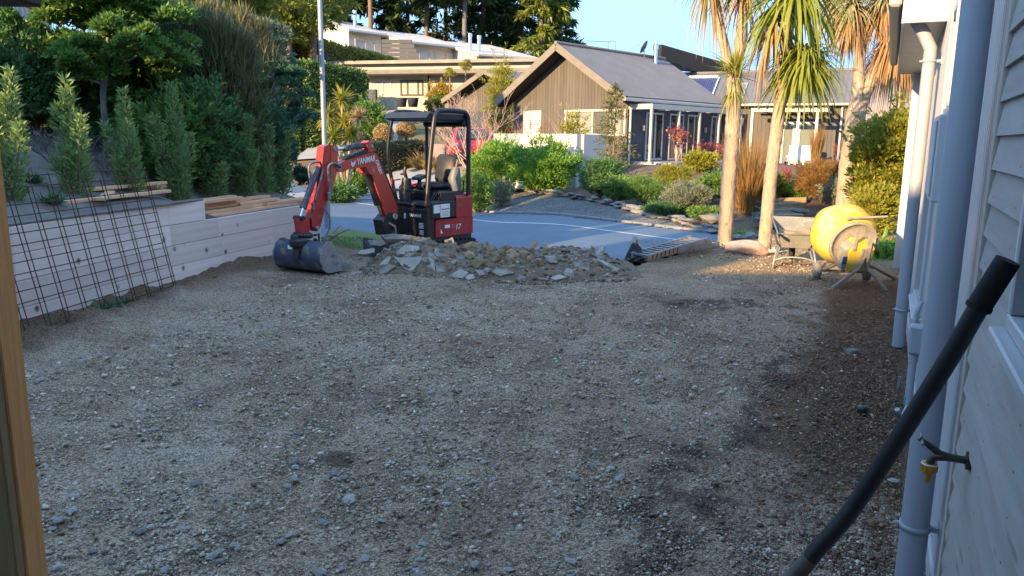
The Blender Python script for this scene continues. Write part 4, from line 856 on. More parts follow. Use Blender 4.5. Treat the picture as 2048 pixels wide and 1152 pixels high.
q = MB(); gf.box(q, .9, 4.0, .06, .09, 1.0, 3.1); q.build('door', MT['darkwall'], gg)

# red car before the garage
cp_ = Vector((-1.78, 31.2, 0)); cp_.z = tz(cp_.x, cp_.y)+.05; rzc = math.radians(98)
car = thing('red_car', 'red hatchback parked before the small gabled garage', 'car', cp_, rzc)
def carp(x, y, z): return Matrix.Translation(cp_) @ Matrix.Rotation(rzc, 4, 'Z') @ Vector((x, y, z))
prof = [(-2.0, .35), (-2.05, .62), (-2.0, .92), (-1.85, .98), (-1.55, 1.40), (-1.2, 1.47), (.2, 1.45), (.95, 1.0), (1.85, .86), (2.05, .62), (2.05, .35)]
q = MB(); W2 = .86; rows = []
for yv, sc in ((-W2, .97), (-W2*.98, 1.0), (-W2*.7, 1.0), (0, 1.02), (W2*.7, 1.0), (W2*.98, 1.0), (W2, .97)):
    rows.append([carp(x, yv*(1 if z < 1.0 else 1-.28*(z-1.0)/.47), z*sc if z > .4 else z) for x, z in prof])
vs = [p for r_ in rows for p in r_]; m_ = len(prof)
q.sm = True; q._add(vs, [(i*m_+k, i*m_+k+1, (i+1)*m_+k+1, (i+1)*m_+k) for i in range(6) for k in range(m_-1)]); q.sm = False
q._add(rows[0], [tuple(range(m_))]); q._add(rows[-1], [tuple(range(m_))[::-1]]); q.build('body', MT['carred'], car)
q = MB()
for sx, (xa, xb) in ((-1, (-1.88, -1.57)), (1, (.22, .93))):
    za, zb = (1.0, 1.40) if sx < 0 else (1.43, 1.02); o_ = -.03 if sx < 0 else .03
    q._add([carp(xa+o_, -.66, za+.02), carp(xa+o_, .66, za+.02), carp(xb+o_, .56, zb+.02), carp(xb+o_, -.56, zb+.02)], [(0, 1, 2, 3)])
for sy in (-1, 1): q._add([carp(-1.5, sy*.845, 1.03), carp(.75, sy*.845, 1.03), carp(.15, sy*.76, 1.38), carp(-1.25, sy*.76, 1.38)], [(0, 1, 2, 3)])
q.build('window', MT['glass'], car)
for x in (-1.3, 1.3):
    for sy in (-1, 1):
        q = MB(); q.cyl(carp(x, sy*.70, .31), carp(x, sy*.87, .31), .31, 20); wh_ = q.build('wheel', MT['tyre'], car)
        q = MB(); q.cyl(carp(x, sy*.865, .31), carp(x, sy*.88, .31), .2, 16); q.build('rim', MT['steel'], wh_)
for sy in (-.66, .66): q = MB(); q.box(carp(-2.03, sy, .82), (.06, .28, .14), Matrix.Rotation(rzc, 3, 'Z'), .02); q.build('tail_lamp', MT['pinkwall'], car); q = MB(); q.box(carp(2.0, sy, .72), (.1, .3, .13), Matrix.Rotation(rzc, 3, 'Z'), .03); q.build('headlight', MT['white'], car)
q = MB(); q.box(carp(-2.06, 0, .45), (.06, 1.5, .2), Matrix.Rotation(rzc, 3, 'Z'), .03); q.build('bumper', MT['black'], car)

# pink wall by the drive
pw = [on_ground(846, 326), on_ground(905, 318)]; pwt = at(850, 288, pw[0].y).z
q = MB(); q.beam((pw[0].x, pw[0].y, (pwt+pw[0].z-.3)/2), (pw[1].x+.3, pw[1].y, (pwt+pw[0].z-.3)/2), .18, pwt-pw[0].z+.3); o = q.build('low_wall', MT['pinkwall']); tag(o, 'low pinkish rendered wall beside the driveway, right of the hedge', 'wall')

# far flat-roofed house
fo_ = Vector(((737-1024)/1568*47, 47, 0)); fd = Vector((.965, -.26, 0)).normalized(); FH = Fr(fo_, fd, 1)
if FH.n.y > 0: FH.n = -FH.n
fh = thing('flat_roofed_house', 'cream house with wide flat roof up the driveway', 'house', (fo_.x+4, 48, 3.6))
fz0 = FH.hit(800, 208)[1]; fz1 = FH.hit(800, 152)[1]
q = MB(); FH.box(q, 0, 14, -8, 0, fz0-1, fz1); q.build('wall', MT['creamwall'], fh)
for k in range(9): q = MB(); FH.box(q, .02, 14, .003, .02, fz0-.3+k*.22, fz0-.3+k*.22+.2); q.build('weatherboard', MT['creamwall'], fh)
q = MB(); FH.box(q, -.6, 14.5, -8.6, 1.3, fz1+.002, fz1+.26); q.build('fascia', MT['barge'], fh)
q = MB(); FH.box(q, -1.0, 14.2, -8, .8, fz1+.262, fz1+.58); q.build('upper_wall', MT['creamwall'], fh)
q = MB(); FH.box(q, -1.8, 14.8, -8.8, 1.3, fz1+.582, fz1+.76); q.build('roof', MT['roof'], fh)
q = MB(); q.tube([FH.p(-.4, 1.36, fz1+.05), FH.p(14, 1.36, fz1+.05)], .07, 8); q.build('gutter', MT['barge'], fh)
a0, a1 = FH.hit(801, 175)[0], FH.hit(847, 175)[0]; window(FH, a0, a1, FH.hit(820, 192)[1], FH.hit(820, 160)[1], fh, MT['gable'], MT['blind'], .1, (a0+(a1-a0)*.28, a0+(a1-a0)*.74), pr=.06)
a0, a1 = FH.hit(764, 185)[0], FH.hit(784, 185)[0]; window(FH, a0, a1, fz0-.3, FH.hit(775, 160)[1], fh, MT['frame'], MT['glassgreen'], .12, (), 'front_door', .06)
a0, a1 = FH.hit(750, 180)[0], FH.hit(757, 180)[0]; window(FH, a0, a1, FH.hit(752, 192)[1], FH.hit(752, 163)[1], fh, MT['frame'], MT['glass'], .06, (), 'side_light', .05)
a_ = FH.hit(858, 180)[0]; q = MB(); q.cyl(FH.p(a_, .08, fz0), FH.p(a_, .08, fz1), .06, 8); q.build('downpipe', MT['black'], fh)
q = MB(); a_ = FH.hit(745, 205)[0]; FH.box(q, a_-.2, a_+.9, 1.2, 1.5, fz0-.6, fz0+.75); o = q.build('dark_screen', MT['darkwall']); tag(o, 'dark low screen beside the front door of the cream house', 'screen')
q = MB()
for k, px in enumerate((803, 826)): q = MB(); p = at(px, 214, 44); q.lathe([(0, 0), (.25, 0), (.32, .45), (.36, .5), (.26, .5), (.25, .4), (0, .4)], p, (0, 0, 1), 16); o = q.build('planter', MT['darkwall']); tag(o, ('dark round planter nearer the front door of the cream house', 'dark round planter below the wide window of the cream house')[k], 'planter', 'dark planters before the cream house')

# upper white sawtooth house on the hill
MT['paleroof'] = pm('pale roofing', (.62, .57, .51), (.56, .51, .46), scale=.6, rough=.7)
uh = thing('hillside_house', 'long white house with stepped sloping roofs below the tall conifers', 'house', at(760, 110, 72))
FL1 = at(697, 63, 68); BL1 = at(633, 42, 75); dvec = BL1-FL1
def unit(FL, FR, h, wins, nm):
    BL = FL+dvec; BR = FR+dvec; dn = Vector((0, 0, -h)); up = Vector((0, 0, .02))
    q = MB(); q._add([FL, FR, BR, BL, FL+dn, FR+dn, BR+Vector((0, 0, -h-2)), BL+Vector((0, 0, -h-2))], [(0, 1, 5, 4), (1, 2, 6, 5), (2, 3, 7, 6), (3, 0, 4, 7)]); q.build('wall', MT['whitewall'], uh)
    fdv = (FR-FL).normalized(); e = fdv*.3; f0 = -dvec.normalized()*.8; th = Vector((0, 0, .25))
    q = MB(); P = [FL-e+f0+up, FR+e+f0+up, BR+e+up, BL-e+up]; q._add(P+[p+th for p in P], [(3, 2, 1, 0), (4, 5, 6, 7), (0, 1, 5, 4), (1, 2, 6, 5), (2, 3, 7, 6), (3, 0, 4, 7)]); q.build('roof', MT['paleroof'], uh)
    fr = Fr(FL, fdv, 1)
    if fr.n.y > 0: fr.n = -fr.n
    L = (Vector((FR.x, FR.y, 0))-Vector((FL.x, FL.y, 0))).length
    for a0, a1, d0, d1, g in wins: window(fr, L*a0, L*a1, FL.z-d1, FL.z-d0, uh, MT['whitewall'], g, .12, (L*(a0+a1)/2,), pr=.06)
    q = MB(); q.beam(FL-e+f0+Vector((0, 0, .05)), FR+e+f0+Vector((0, 0, .05)), .15, .12); q.build('gutter', MT['barge'], uh)
unit(FL1, at(762, 71, 70.5), 3.2, ((.18, .8, .5, 2.6, MT['glassgreen']),), 1)
unit(at(799, 85, 69), at(917, 97, 74), 3.0, ((.12, .5, .45, 1.7, MT['glass']), (.58, .95, .35, 1.7, MT['glassgreen'])), 2)
unit(at(953, 111, 70), at(1065, 119, 74), 3.0, (), 3)
for px, py, h in ((940, 74, 1.5), (958, 78, 2.0), (709, 28, 1.4)): 
    p = at(px, py, 71); q = MB(); q.cyl(p, p-Vector((0, 0, h)), .16, 12); q.cyl(p+Vector((0, 0, .02)), p+Vector((0, 0, .3)), .2, 12); q.build('flue', MT['chrome'], uh)
ff = thing('board_fence', 'dark grey horizontal board fence below the hillside house windows', 'fence', at(800, 115, 62))
f0, f1 = at(764, 118, 62), at(838, 120, 61)
for k in range(7):
    a, c = f0+Vector((0, 0, -.6+k*.32)), f1+Vector((0, 0, -.6+k*.32)); c = a.lerp(c, 1-.06*max(0, k-3)); q = MB(); q.beam(a, c, .05, .29); q.build('board', MT['darkwall'], ff)

# ------------------------------------------------------------------ mini excavator
EC = Vector((-1.29, 12.1, 0)); EC.z = tz(EC.x, EC.y)+.02; EH = Vector((-.64, -.77, 0)).normalized(); EL = Vector((-EH.y, EH.x, 0))
ERZ = math.atan2(EH.y, EH.x); ER = Matrix((EH, EL, Vector((0, 0, 1)))).transposed()
ex = thing('mini_excavator', 'red and black mini excavator with canopy and tilting bucket behind the rubble', 'excavator', EC, ERZ)
def e(x, y, z): return EC+EH*x+EL*y+Vector((0, 0, z))
def ebox(q, x0, x1, y0, y1, z0, z1, ch=.0): return q.box(e((x0+x1)/2, (y0+y1)/2, (z0+z1)/2), (abs(x1-x0), abs(y1-y0), abs(z1-z0)), ER, ch)
def ebuild(name, mat, fn, parent=None):
    q = MB(); fn(q); return q.build(name, mat, parent or ex)
for sy in (-.37, .37):
    tr = MB(); n = 22; pts = []
    for k in range(n):
        a = math.pi*2*k/n; c = math.cos(a); pts.append(((.42 if c > 0 else -.42)+.185*c, .20+.185*math.sin(a)))
    tr.prism(pts, (e(0, sy, 0), EH, Vector((0, 0, 1))), .21); to = tr.build('track', MT['blackmat'], ex)
    q = MB(); P2 = []
    for k in range(30):
        f = k/30*(4*.42+2*math.pi*.19); 
        if f < .84: P2.append((f-.42, .392, 0))
        elif f < .84+.597: a = math.pi/2-(f-.84)/.19; P2.append((.42+.19*math.cos(a), .2+.19*math.sin(a), a-math.pi/2))
        elif f < 1.68+.597: P2.append((.42-(f-1.437), .012, 0))
        else: a = -math.pi/2-(f-2.277)/.19; P2.append((-.42+.19*math.cos(a), .2+.19*math.sin(a), a-math.pi/2))
    for x_, z_, a in P2: q.box(e(x_, sy, z_), (.045, .212, .03), ER @ Matrix.Rotation(-a, 3, 'Y'))
    q.build('tread', MT['blackmat'], to)
ebuild('undercarriage', MT['black'], lambda q: (ebox(q, -.4, .4, -.27, .27, .12, .36, .02), q.cyl(e(0, 0, .34), e(0, 0, .46), .24, 20)))
ebuild('blade', MT['bluesteel'], lambda q: (ebox(q, .93, .96, -.5, .5, .10, .44, .008), ebox(q, .955, .985, -.5, .5, .06, .16), q.beam(e(.3, .2, .22), e(.94, .2, .25), .07, .08), q.beam(e(.3, -.2, .22), e(.94, -.2, .25), .07, .08)))
def plan(R=.66, x1=.52, w_=.47, n=16, xb=None):
    pts = []; a0 = math.asin(min(1, w_/R))
    for k in range(n+1):
        a = math.pi-a0+2*a0*k/n; pts.append((R*math.cos(a), R*math.sin(a)))
    xf = x1; return [(xf, w_)]+pts+[(xf, -w_)] if xb is None else pts
def slabp(q, pts, z0, z1, ch=.0): q.prism(pts, (e(0, 0, (z0+z1)/2), EH, EL), z1-z0)
ebuild('lower_frame', MT['black'], lambda q: slabp(q, plan(.635, .50, .455), .41, .475))
ebuild('counterweight', MT['red'], lambda q: (slabp(q, plan(.66, .36, .475), .478, .715), slabp(q, plan(.668, .36, .483), .716, .735)))
hoodp = [(-.10, .46)]+[p for p in plan(.65, .5, .46) if p[0] < -.12]+[(-.10, -.46)]
hood2 = [(x*.97, y*.97) for x, y in hoodp]
def hood(q):
    q.prism(hoodp, (e(0, 0, .89), EH, EL), .30); A = hoodp; B = hood2
    n = len(A); q._add([e(x, y, 1.0401) for x, y in A]+[e(x*.96, y*.94, 1.10) for x, y in A], [(i, (i+1) % n, n+(i+1) % n, n+i) for i in range(n)]+[tuple(range(n, 2*n))])
ebuild('engine_hood', MT['red'], hood)
for z0 in (.80, .92):
    def vent(q, z0=z0):
        for k in range(4):
            a = math.pi-.52-.07*k; x_, y_ = .652*math.cos(a), .652*math.sin(a)
        pts = [(.6535*math.cos(a), .6535*math.sin(a)) for a in (math.pi-.74, math.pi-.62, math.pi-.50, math.pi-.38)]
        pi = [(x*.985, y*.985) for x, y in pts[::-1]]; q.prism(pts+pi, (e(0, 0, z0+.05), EH, EL), .085)
        for k in range(5): q.prism([(x*1.004, y*1.004) for x, y in pts]+pi, (e(0, 0, z0+.018+.016*k), EH, EL), .005)
    ebuild('vent', MT['black'], vent)
ebuild('front_panel', MT['black'], lambda q: (ebox(q, .36, .525, -.46, .46, .44, .94, .02), ebox(q, .528, .54, -.05, .44, .50, .90, .006)))
ebuild('side_cover', MT['black'], lambda q: (ebox(q, -.11, .46, .30, .462, .738, 1.02, .03), ebox(q, .0, .44, .463, .474, .76, 1.0, .02)))
ebuild('floor', MT['black'], lambda q: ebox(q, -.1, .54, -.46, .46, .942, .985, .01))
ebuild('floor_mat', MT['blackmat'], lambda q: ebox(q, 0, .5, -.4, .4, .986, .995, .002))
# stickers and lettering
def side_lab(name, x0, x1, z0, z1, mat): return ebuild(name, mat, lambda q: ebox(q, x0, x1, .4745, .4765, z0, z1))
ls = side_lab('warning_label', .06, .26, .77, .97, MT['white']); side_lab('warning_label', -.05, .045, .83, .965, MT['white']) if False else None
side_lab('warning_label', .27, .40, .84, .965, MT['white']).location
ebuild('label_stripe', MT['red'], lambda q: ebox(q, .08, .24, .4768, .478, .885, .9), ls)
ebuild('label_lines', MT['dim'], lambda q: [ebox(q, .08, .24-.02*(k % 3), .4768, .478, .79+.02*k, .796+.02*k) for k in range(4)], ls)
SD = -EH; UPZ = Vector((0, 0, 1))
ebuild('sticker', MT['white'], lambda q: ebox(q, .06, .17, .4755, .4768, .60, .65))
text('model_lettering', 'SV', .075, e(-.02, .478, .62), SD, UPZ, MT['dim'], ex); text('model_lettering', '17', .12, e(-.115, .478, .60), SD, UPZ, MT['white'], ex, shear=.2)
ebuild('decal', MT['white'], lambda q: q._add([e(.26, .4765, .53), e(.21, .4765, .53), e(.26, .4765, .60)], [(0, 1, 2)]))
text('maker_lettering', 'YANMAR', .062, e(.5425, .22, .80), EL, UPZ, MT['white'], ex, sx=1.05, shear=.15)
ebuild('spec_plate', MT['white'], lambda q: [ebox(q, .5405, .543, .30, .40, .62+.022*k, .631+.022*k) for k in range(4)]+[ebox(q, .5405, .543, .32+.03*k, .335+.03*k, .52, .59) for k in range(3)])
ebuild('small_label', MT['white'], lambda q: ebox(q, .526, .528, .07, .13, .455, .5))
ebuild('lamp', MT['white'], lambda q: ebox(q, .541, .55, -.02, .02, .74, .82, .004))
# canopy
def hoop(y, xf, xt):
    return cr_([e(xf, y, .985), e(xt+.10, y, 1.65), e(xt+.02, y, 2.16), e(xt-.03, y, 2.29), e(xt-.14, y, 2.345), e(-.22, y, 2.345), e(-.33, y, 2.30), e(-.37, y, 2.18), e(-.37, y, 1.6), e(-.37, y, 1.08)], 4)
q = MB(); q.tube(hoop(.46, .53, .35), .036, 12); q.tube(hoop(-.46, .30, .36), .028, 10); q.build('canopy_frame', MT['black'], ex)
def roofc(q):
    P = [(.42, -.5), (.42, .43), (.36, .43), (-.30, .43), (-.42, .40), (-.42, -.5)]
    ebox(q, -.40, .40, -.5, .43, 2.19, 2.325, .035); q._add([e(.40, -.5, 2.325), e(.40, .43, 2.325), e(.50, .43, 2.235), e(.50, -.5, 2.235), e(.40, -.5, 2.20), e(.40, .43, 2.20)], [(0, 3, 2, 1), (3, 4, 5, 2), (0, 4, 3), (1, 2, 5)])
    for y in (-.45, -.2, .1, .38): ebox(q, -.36, .36, y-.02, y+.02, 2.326, 2.335)
    ebox(q, -.43, -.30, -.5, .43, 2.12, 2.28, .03)
ebuild('canopy_roof', MT['black'], roofc)
# operator's place
ebuild('seat_base', MT['black'], lambda q: (ebox(q, -.36, .14, -.30, .34, .99, 1.16, .03), ebox(q, -.1, .3, -.43, -.30, .99, 1.22, .03), ebox(q, -.3, .2, .35, .44, 1.0, 1.15, .02)))
def seat(q):
    q.sm = True; ebox(q, -.30, .16, -.22, .24, 1.165, 1.27, .05); q.box(e(-.33, .01, 1.47), (.13, .44, .46), ER @ Matrix.Rotation(-.18, 3, 'Y'), .06); q.sm = False
ebuild('seat', MT['seat'], seat)
ebuild('armrest', MT['greyplastic'], lambda q: (q.tube([e(-.2, .36, 1.16), e(-.16, .36, 1.34), e(-.2, .36, 1.50)], [.085, .10, .06], 10), q.tube([e(-.2, .36, 1.5), e(-.24, .36, 1.62)], .02, 8)))
ebuild('control_column', MT['black'], lambda q: (q.tube([e(.40, -.12, .99), e(.40, -.12, 1.20), e(.39, -.12, 1.34)], [.10, .085, .07], 10), q.tube([e(.39, -.12, 1.32), e(.43, -.12, 1.44), e(.41, -.12, 1.50)], [.03, .025, .028], 8), q.box(e(.44, -.14, 1.40), (.03, .12, .03), ER, .008)))
ebuild('monitor', MT['black'], lambda q: (q.box(e(.33, .10, 1.36), (.16, .2, .05), ER @ Matrix.Rotation(.3, 3, 'Y'), .015), q.cyl(e(.33, .10, 1.2), e(.33, .1, 1.35), .03, 8)))
q = MB(); q.tube([e(.45, -.34, 1.18), e(.45, -.34, 1.30), e(.45, -.2, 1.32)], .012, 6); q.tube([e(.46, -.36, 1.16), e(.46, .38, 1.16)], .014, 8); q.tube([e(.44, -.3, .99), e(.47, -.32, 1.12), e(.42, -.22, 1.18)], .012, 6); q.tube([e(-.28, .43, 1.1), e(-.30, .43, 1.30), e(-.12, .43, 1.31)], .012, 6); q.tube([e(.43, .40, .99), e(.30, .40, 1.14)], .008, 6); q.tube([e(.38, .40, .99), e(.25, .40, 1.14)], .008, 6); q.build('grab_rail', MT['black'], ex)
q = MB(); q.tube([e(.44, -.40, 1.0), e(.44, -.40, 1.24)], .007, 6); q.build('blade_lever', MT['black'], ex)
q = MB(); q.tube([e(.44, -.40, 1.24), e(.44, -.40, 1.33)], [.014, .017], 8); q.build('lever_knob', MT['red'], ex)
q = MB(); q.tube([e(-.22, .28, 1.45), e(-.2, .30, 1.58)], .012, 6); ebox(q, .02, .12, -.3, -.2, 1.2, 1.25, .01); q.build('seat_belt', MT['red'], ex)
# boom, arm and tools: outlines lie in the upright plane the boom swings in
BF = EC+EH*.80; BF = Vector((BF.x, BF.y, 0)); BD = Vector((-.495, -.869, 0)).normalized(); BN = Vector((-BD.y, BD.x, 0))
if BN.y > 0: BN = -BN
def bh(px, py): s, z = plane_hit(BF, BD, px, py); return (s, z)
def bp(px, py, o=0): s, z = bh(px, py); return BF+BD*s+BN*o+UPZ*z
def bprism(q, px, th, o=0): q.prism([bh(*p) for p in px], (BF+BN*o, BD, UPZ), th)
def bpart(name, mat, px, th, o=0, parent=None): q = MB(); bprism(q, px, th, o); return q.build(name, mat, parent or ex)
bpart('swing_bracket', MT['black'], [(762, 470), (757, 440), (770, 425), (790, 425), (797, 440), (795, 474)], .20)
q = MB(); q.cyl(bp(778, 432, -.13), bp(778, 432, .13), .045, 14); q.cyl(bp(776, 463, -.1), bp(776, 463, .1), .05, 14); q.tube([bp(766, 445, .1), bp(776, 452, .13), bp(781, 470, .1)], .02, 8); q.build('pivot_pin', MT['cementy'], ex)
boom = bpart('boom', MT['litred'], [(665, 338), (668, 330), (683, 321), (740, 304), (746, 307), (751, 318), (789, 415), (787, 432), (777, 438), (767, 430), (749, 386), (738, 353), (731, 339), (722, 334), (690, 338), (682, 343), (672, 344)], .13)
bpart('boom_cover', MT['black'], [(686, 318), (692, 312), (736, 296), (744, 302), (740, 304)], .10, 0, boom)
q = MB(); q.tube([bp(745, 304, .04), bp(752, 316, .04), bp(776, 375, .04), bp(792, 415, .04)], .022, 8); q.tube([bp(745, 304, -.03), bp(752, 316, -.03), bp(776, 375, -.03), bp(792, 415, -.03)], .022, 8); q.build('hydraulic_hose', MT['blackmat'], boom)
bpart('cylinder_lug', MT['litred'], [(728, 284), (733, 281), (738, 285), (745, 302), (731, 304)], .11, 0, boom)
bpart('boom_boss', MT['litred'], [(724, 334), (737, 334), (744, 342), (743, 350), (735, 350), (728, 346)], .17, 0, boom)
for (px, py, o) in ((737, 341, .088), (673, 336, .07), (738, 292, .06)): q = MB(); q.cyl(bp(px, py, -o), bp(px, py, o), .028, 14); q.build('pin', MT['cementy'], boom)
q = MB(); q.cyl(bp(734, 349), bp(752, 400), .045, 14); q.cyl(bp(752, 400), bp(755, 408), .052, 14); q.build('boom_cylinder', MT['black'], ex); q = MB(); q.cyl(bp(755, 408), bp(768, 443), .024, 12); q.build('cylinder_rod', MT['chrome'], ex)
q = MB(); q.cyl(bp(735, 290), bp(692, 296), .036, 14); q.cyl(bp(696, 296), bp(688, 297), .044, 14); q.tube([bp(730, 286, .04), bp(700, 288, .045), bp(690, 293, .04)], .010, 6); ac = q.build('arm_cylinder', MT['bluesteel'], ex); q = MB(); q.cyl(bp(690, 296.5), bp(662, 299), .022, 12); q.build('cylinder_rod', MT['chrome'], ac)
q = MB(); dvx = BN*.068
ft = bp(706, 323, .0665); rd = (bp(742, 315)-bp(676, 329)).normalized(); upv = UPZ
text('maker_lettering', 'YANMAR', .118, bp(725, 320.5, .0665), rd, upv, MT['white'], boom, sx=.80, shear=.18)
q = MB()
for k in range(2):
    c_ = bp(699, 325.5+k*4.2, .066); r2 = rd; u2 = upv
    q._add([c_-r2*.045+u2*.028+BN*.0015, c_+u2*-.006+BN*.0015, c_+r2*.045+u2*.036+BN*.0015, c_+r2*.045+u2*.014+BN*.0015, c_-u2*.028+BN*.0015, c_-r2*.045+u2*.006+BN*.0015], [(0, 5, 4, 1), (1, 4, 3, 2)])
q.build('chevron_mark', MT['white'], boom)
dn = (bp(756, 350)-bp(747, 325)).normalized(); text('hire_lettering', 'OKEBY', .085, bp(750.5, 334.5, .0665), dn, Vector((dn.z*1, 0, 1)) if False else (-(BD)), MT['white'], boom, sx=.85)
q = MB(); pl = [(745.5, 318), (741, 321), (752, 355), (756.5, 352)]; bprism(q, [(741.5, 322), (744, 321), (755, 351), (753, 353)], .003, .0655); q.build('decal_strip', MT['dim'], boom) if False else None
arm = bpart('arm', MT['red'], [(641, 293), (650, 289), (664, 291), (669, 300), (669, 330), (664, 346), (648, 401), (634, 454), (628, 462), (618, 452), (616, 436), (620, 424), (632, 378), (637, 332)], .12)
bpart('arm_plate', MT['litred'], [(655, 292), (668, 292), (668, 340), (652, 396), (645, 400), (654, 350)], .135, 0, arm)
for px, py in ((661, 297), (667, 336), (627, 455)): q = MB(); q.cyl(bp(px, py, -.085), bp(px, py, .085), .026, 14); q.build('pin', MT['cementy'], arm)
q = MB(); q.cyl(bp(634, 334, .02), bp(606, 412, .02), .040, 14); q.cyl(bp(606, 410, .02), bp(604, 416, .02), .047, 14); bc = q.build('bucket_cylinder', MT['bluesteel'], ex); q = MB(); q.cyl(bp(604, 416, .02), bp(598, 436, .02), .02, 10); q.build('cylinder_rod', MT['chrome'], bc)
q = MB(); q.tube(cr_([bp(672, 334, .09), bp(655, 326, .11), bp(645, 333, .11), bp(645, 350, .11), bp(648, 370, .10), bp(647, 392, .10)], 4), .017, 8); q.tube(cr_([bp(650, 324, .02), bp(625, 325, .02), bp(616, 333, .02), bp(617, 352, .02), bp(620, 372, .03)], 4), .016, 8); q.tube(cr_([bp(640, 338, .06), bp(630, 370, .07), bp(622, 400, .07)], 4), .014, 8); q.tube(cr_([bp(634, 412, .10), bp(643, 430, .13), bp(645, 450, .13), bp(640, 470, .11), bp(632, 480, .10)], 4), .011, 8); q.build('hydraulic_hose', MT['hose'], arm)
q = MB(); q.box(bp(647, 392, .10), (.05, .05, .11), None, .01); q.build('hose_coupling', MT['steel'], arm); q = MB(); q.box(bp(620, 412, .06), (.04, .06, .10), None, .01); q.build('hose_coupling', MT['steel'], arm)
bpart('bucket_link', MT['red'], [(593, 438), (600, 432), (613, 432), (614, 450), (613, 470), (597, 470)], .10)
q = MB(); q.cyl(bp(598, 436, -.08), bp(598, 436, .08), .03, 12); q.build('link_pin', MT['black'], ex)
tr_ = MB()
for (px, py, rx, rz_, o) in ((606, 470, .13, .035, 0), (604, 484, .16, .03, .0), (605, 499, .12, .045, 0), (583, 476, .05, .05, .05), (622, 488, .06, .04, .06)):
    c_ = bp(px, py, o); tr_.lathe([(0, -rz_), (rx*.8, -rz_), (rx, -rz_*.5), (rx, rz_*.5), (rx*.8, rz_), (0, rz_)], c_, (0.1, .05, 1), 14)
tr_.tube([bp(582, 470, .06), bp(586, 492, .08), bp(600, 498, .1)], .022, 8); tr_.tube([bp(620, 470, .08), bp(632, 468, .05), bp(630, 490, .08), bp(612, 500, .1)], .015, 8); tr_.box(bp(606, 510), (.2, .2, .08), Matrix.Rotation(.3, 3, 'Z'), .02); tr_.cyl(bp(612, 478, .15), bp(625, 490, .15), .03, 10); tr_.cyl(bp(585, 484, .14), bp(600, 489, .16), .028, 10)
tr_.build('tilt_coupler', MT['black'], ex)
q = MB(); q.cyl(bp(596, 494, .17), bp(596, 497, .19), .02, 10); q.cyl(bp(615, 486, .17), bp(615, 489, .19), .016, 10); q.build('coupler_fitting', MT['steel'], ex)
# bucket
KA = Vector((.90, -.436, 0)).normalized(); KD = Vector((.436, .90, 0)).normalized(); KO = Vector((-2.33, 9.48, .075)); KL = .78
prof_ = [(.13, .37), (.05, .375), (-.03, .32), (-.07, .24), (-.075, .15), (-.045, .07), (.02, .015), (.12, .0), (.50, .0)]
def kp(a, k, z): return KO+KA*a+KD*k+UPZ*z
q = MB(); t_ = .012; inn = [(.13, .355), (.055, .36), (-.015, .31), (-.054, .235), (-.058, .155), (-.032, .085), (.025, .03), (.12, .014), (.50, .010)]
n = len(prof_); vs = [kp(a, k, z) for a in (-KL, 0) for (k, z) in prof_]+[kp(a, k, z) for a in (-KL, 0) for (k, z) in inn]
q.sm = True; q._add(vs, [(i, i+1, n+i+1, n+i) for i in range(n-1)]+[(2*n+i+1, 2*n+i, 3*n+i, 3*n+i+1) for i in range(n-1)]); q.sm = False
q._add([kp(-KL, *prof_[-1]), kp(0, *prof_[-1]), kp(0, *inn[-1]), kp(-KL, *inn[-1]), kp(-KL, *prof_[0]), kp(0, *prof_[0]), kp(0, *inn[0]), kp(-KL, *inn[0])], [(0, 1, 2, 3), (5, 4, 7, 6)]); bk = q.build('bucket', MT['bluesteel'], ex)
for a in (-KL+.01, -.004):
    q = MB(); q.prism([(k*1.0, z) for k, z in [(.14, .385), (.05, .39), (-.035, .33), (-.085, .245), (-.09, .145), (-.055, .06), (.02, .0), (.12, -.012), (.52, -.012), (.55, .0), (.50, .035), (.36, .09), (.26, .19), (.19, .30)]], (kp(a, 0, 0), KD, UPZ), .016); q.build('side_plate', MT['scuffed'], bk)
q = MB(); q.beam(kp(-KL-.01, .47, .005), kp(.01, .47, .005), .10, .02); q.build('cutting_edge', MT['scuffed'], bk)
q = MB(); q.box(kp(-.5, -.065, .30), (.075, .004, .05), Matrix.Rotation(-.451, 3, 'Z')); q.box(kp(-.36, -.085, .19), (.06, .006, .06), Matrix.Rotation(-.451, 3, 'Z')); q.build('label', MT['white'], bk)
q = MB(); q.box(kp(-.39, -.02, .36), (.14, .24, .10), Matrix.Rotation(-.451, 3, 'Z'), .02); q.beam(kp(-.38, -.10, .16), kp(-.38, -.05, .36), .10, .05, up=KD); q.build('ear', MT['black'], bk)

# ------------------------------------------------------------------ rubble pile
rp = thing('rubble_pile', 'heap of broken concrete slabs and dug soil across the yard in front of the excavator', 'rubble', (-.3, 10.6, 0))
def crest(x): return np.interp(x, [-2.1, -1.95, -1.72, -1.4, -.9, -.45, 0, .5, .95, 1.3, 1.55, 1.9, 2.5, 3.3], [.0, .06, .26, .42, .44, .41, .37, .31, .28, .21, .06, .05, .08, .0])
def pile(x, y):
    yc = 10.75+.12*np.sin(x*2)-.03*x; fr = np.where(y < yc, (yc-y)/(.95+.1*np.sin(3*x)), (y-yc)/1.0)
    h = crest(x)*np.clip(1-fr**1.6, 0, 1); return terrain(x, y)+h+.05*fbm(x*4, y*4, 3)*np.clip(h*8, 0, 1)-.05*(h <= 0.002)
X, Y = np.meshgrid(np.arange(-2.2, 1.75, .04), np.arange(9.6, 12.0, .04)); q = MB(); q.grid(X, Y, pile(X, Y)+.012); q.build('soil_mound', MT['soil'], rp)
def on_pile(px, py):
    d = ray(px, py); d.normalize(); t = 8.0
    while t < 13:
        p = Vector((0, 0, CAM_H))+d*t
        if p.z <= max(float(pile(p.x, p.y)), tz(p.x, p.y)): return p
        t += .01
    return Vector((0, 0, CAM_H))+d*11.2
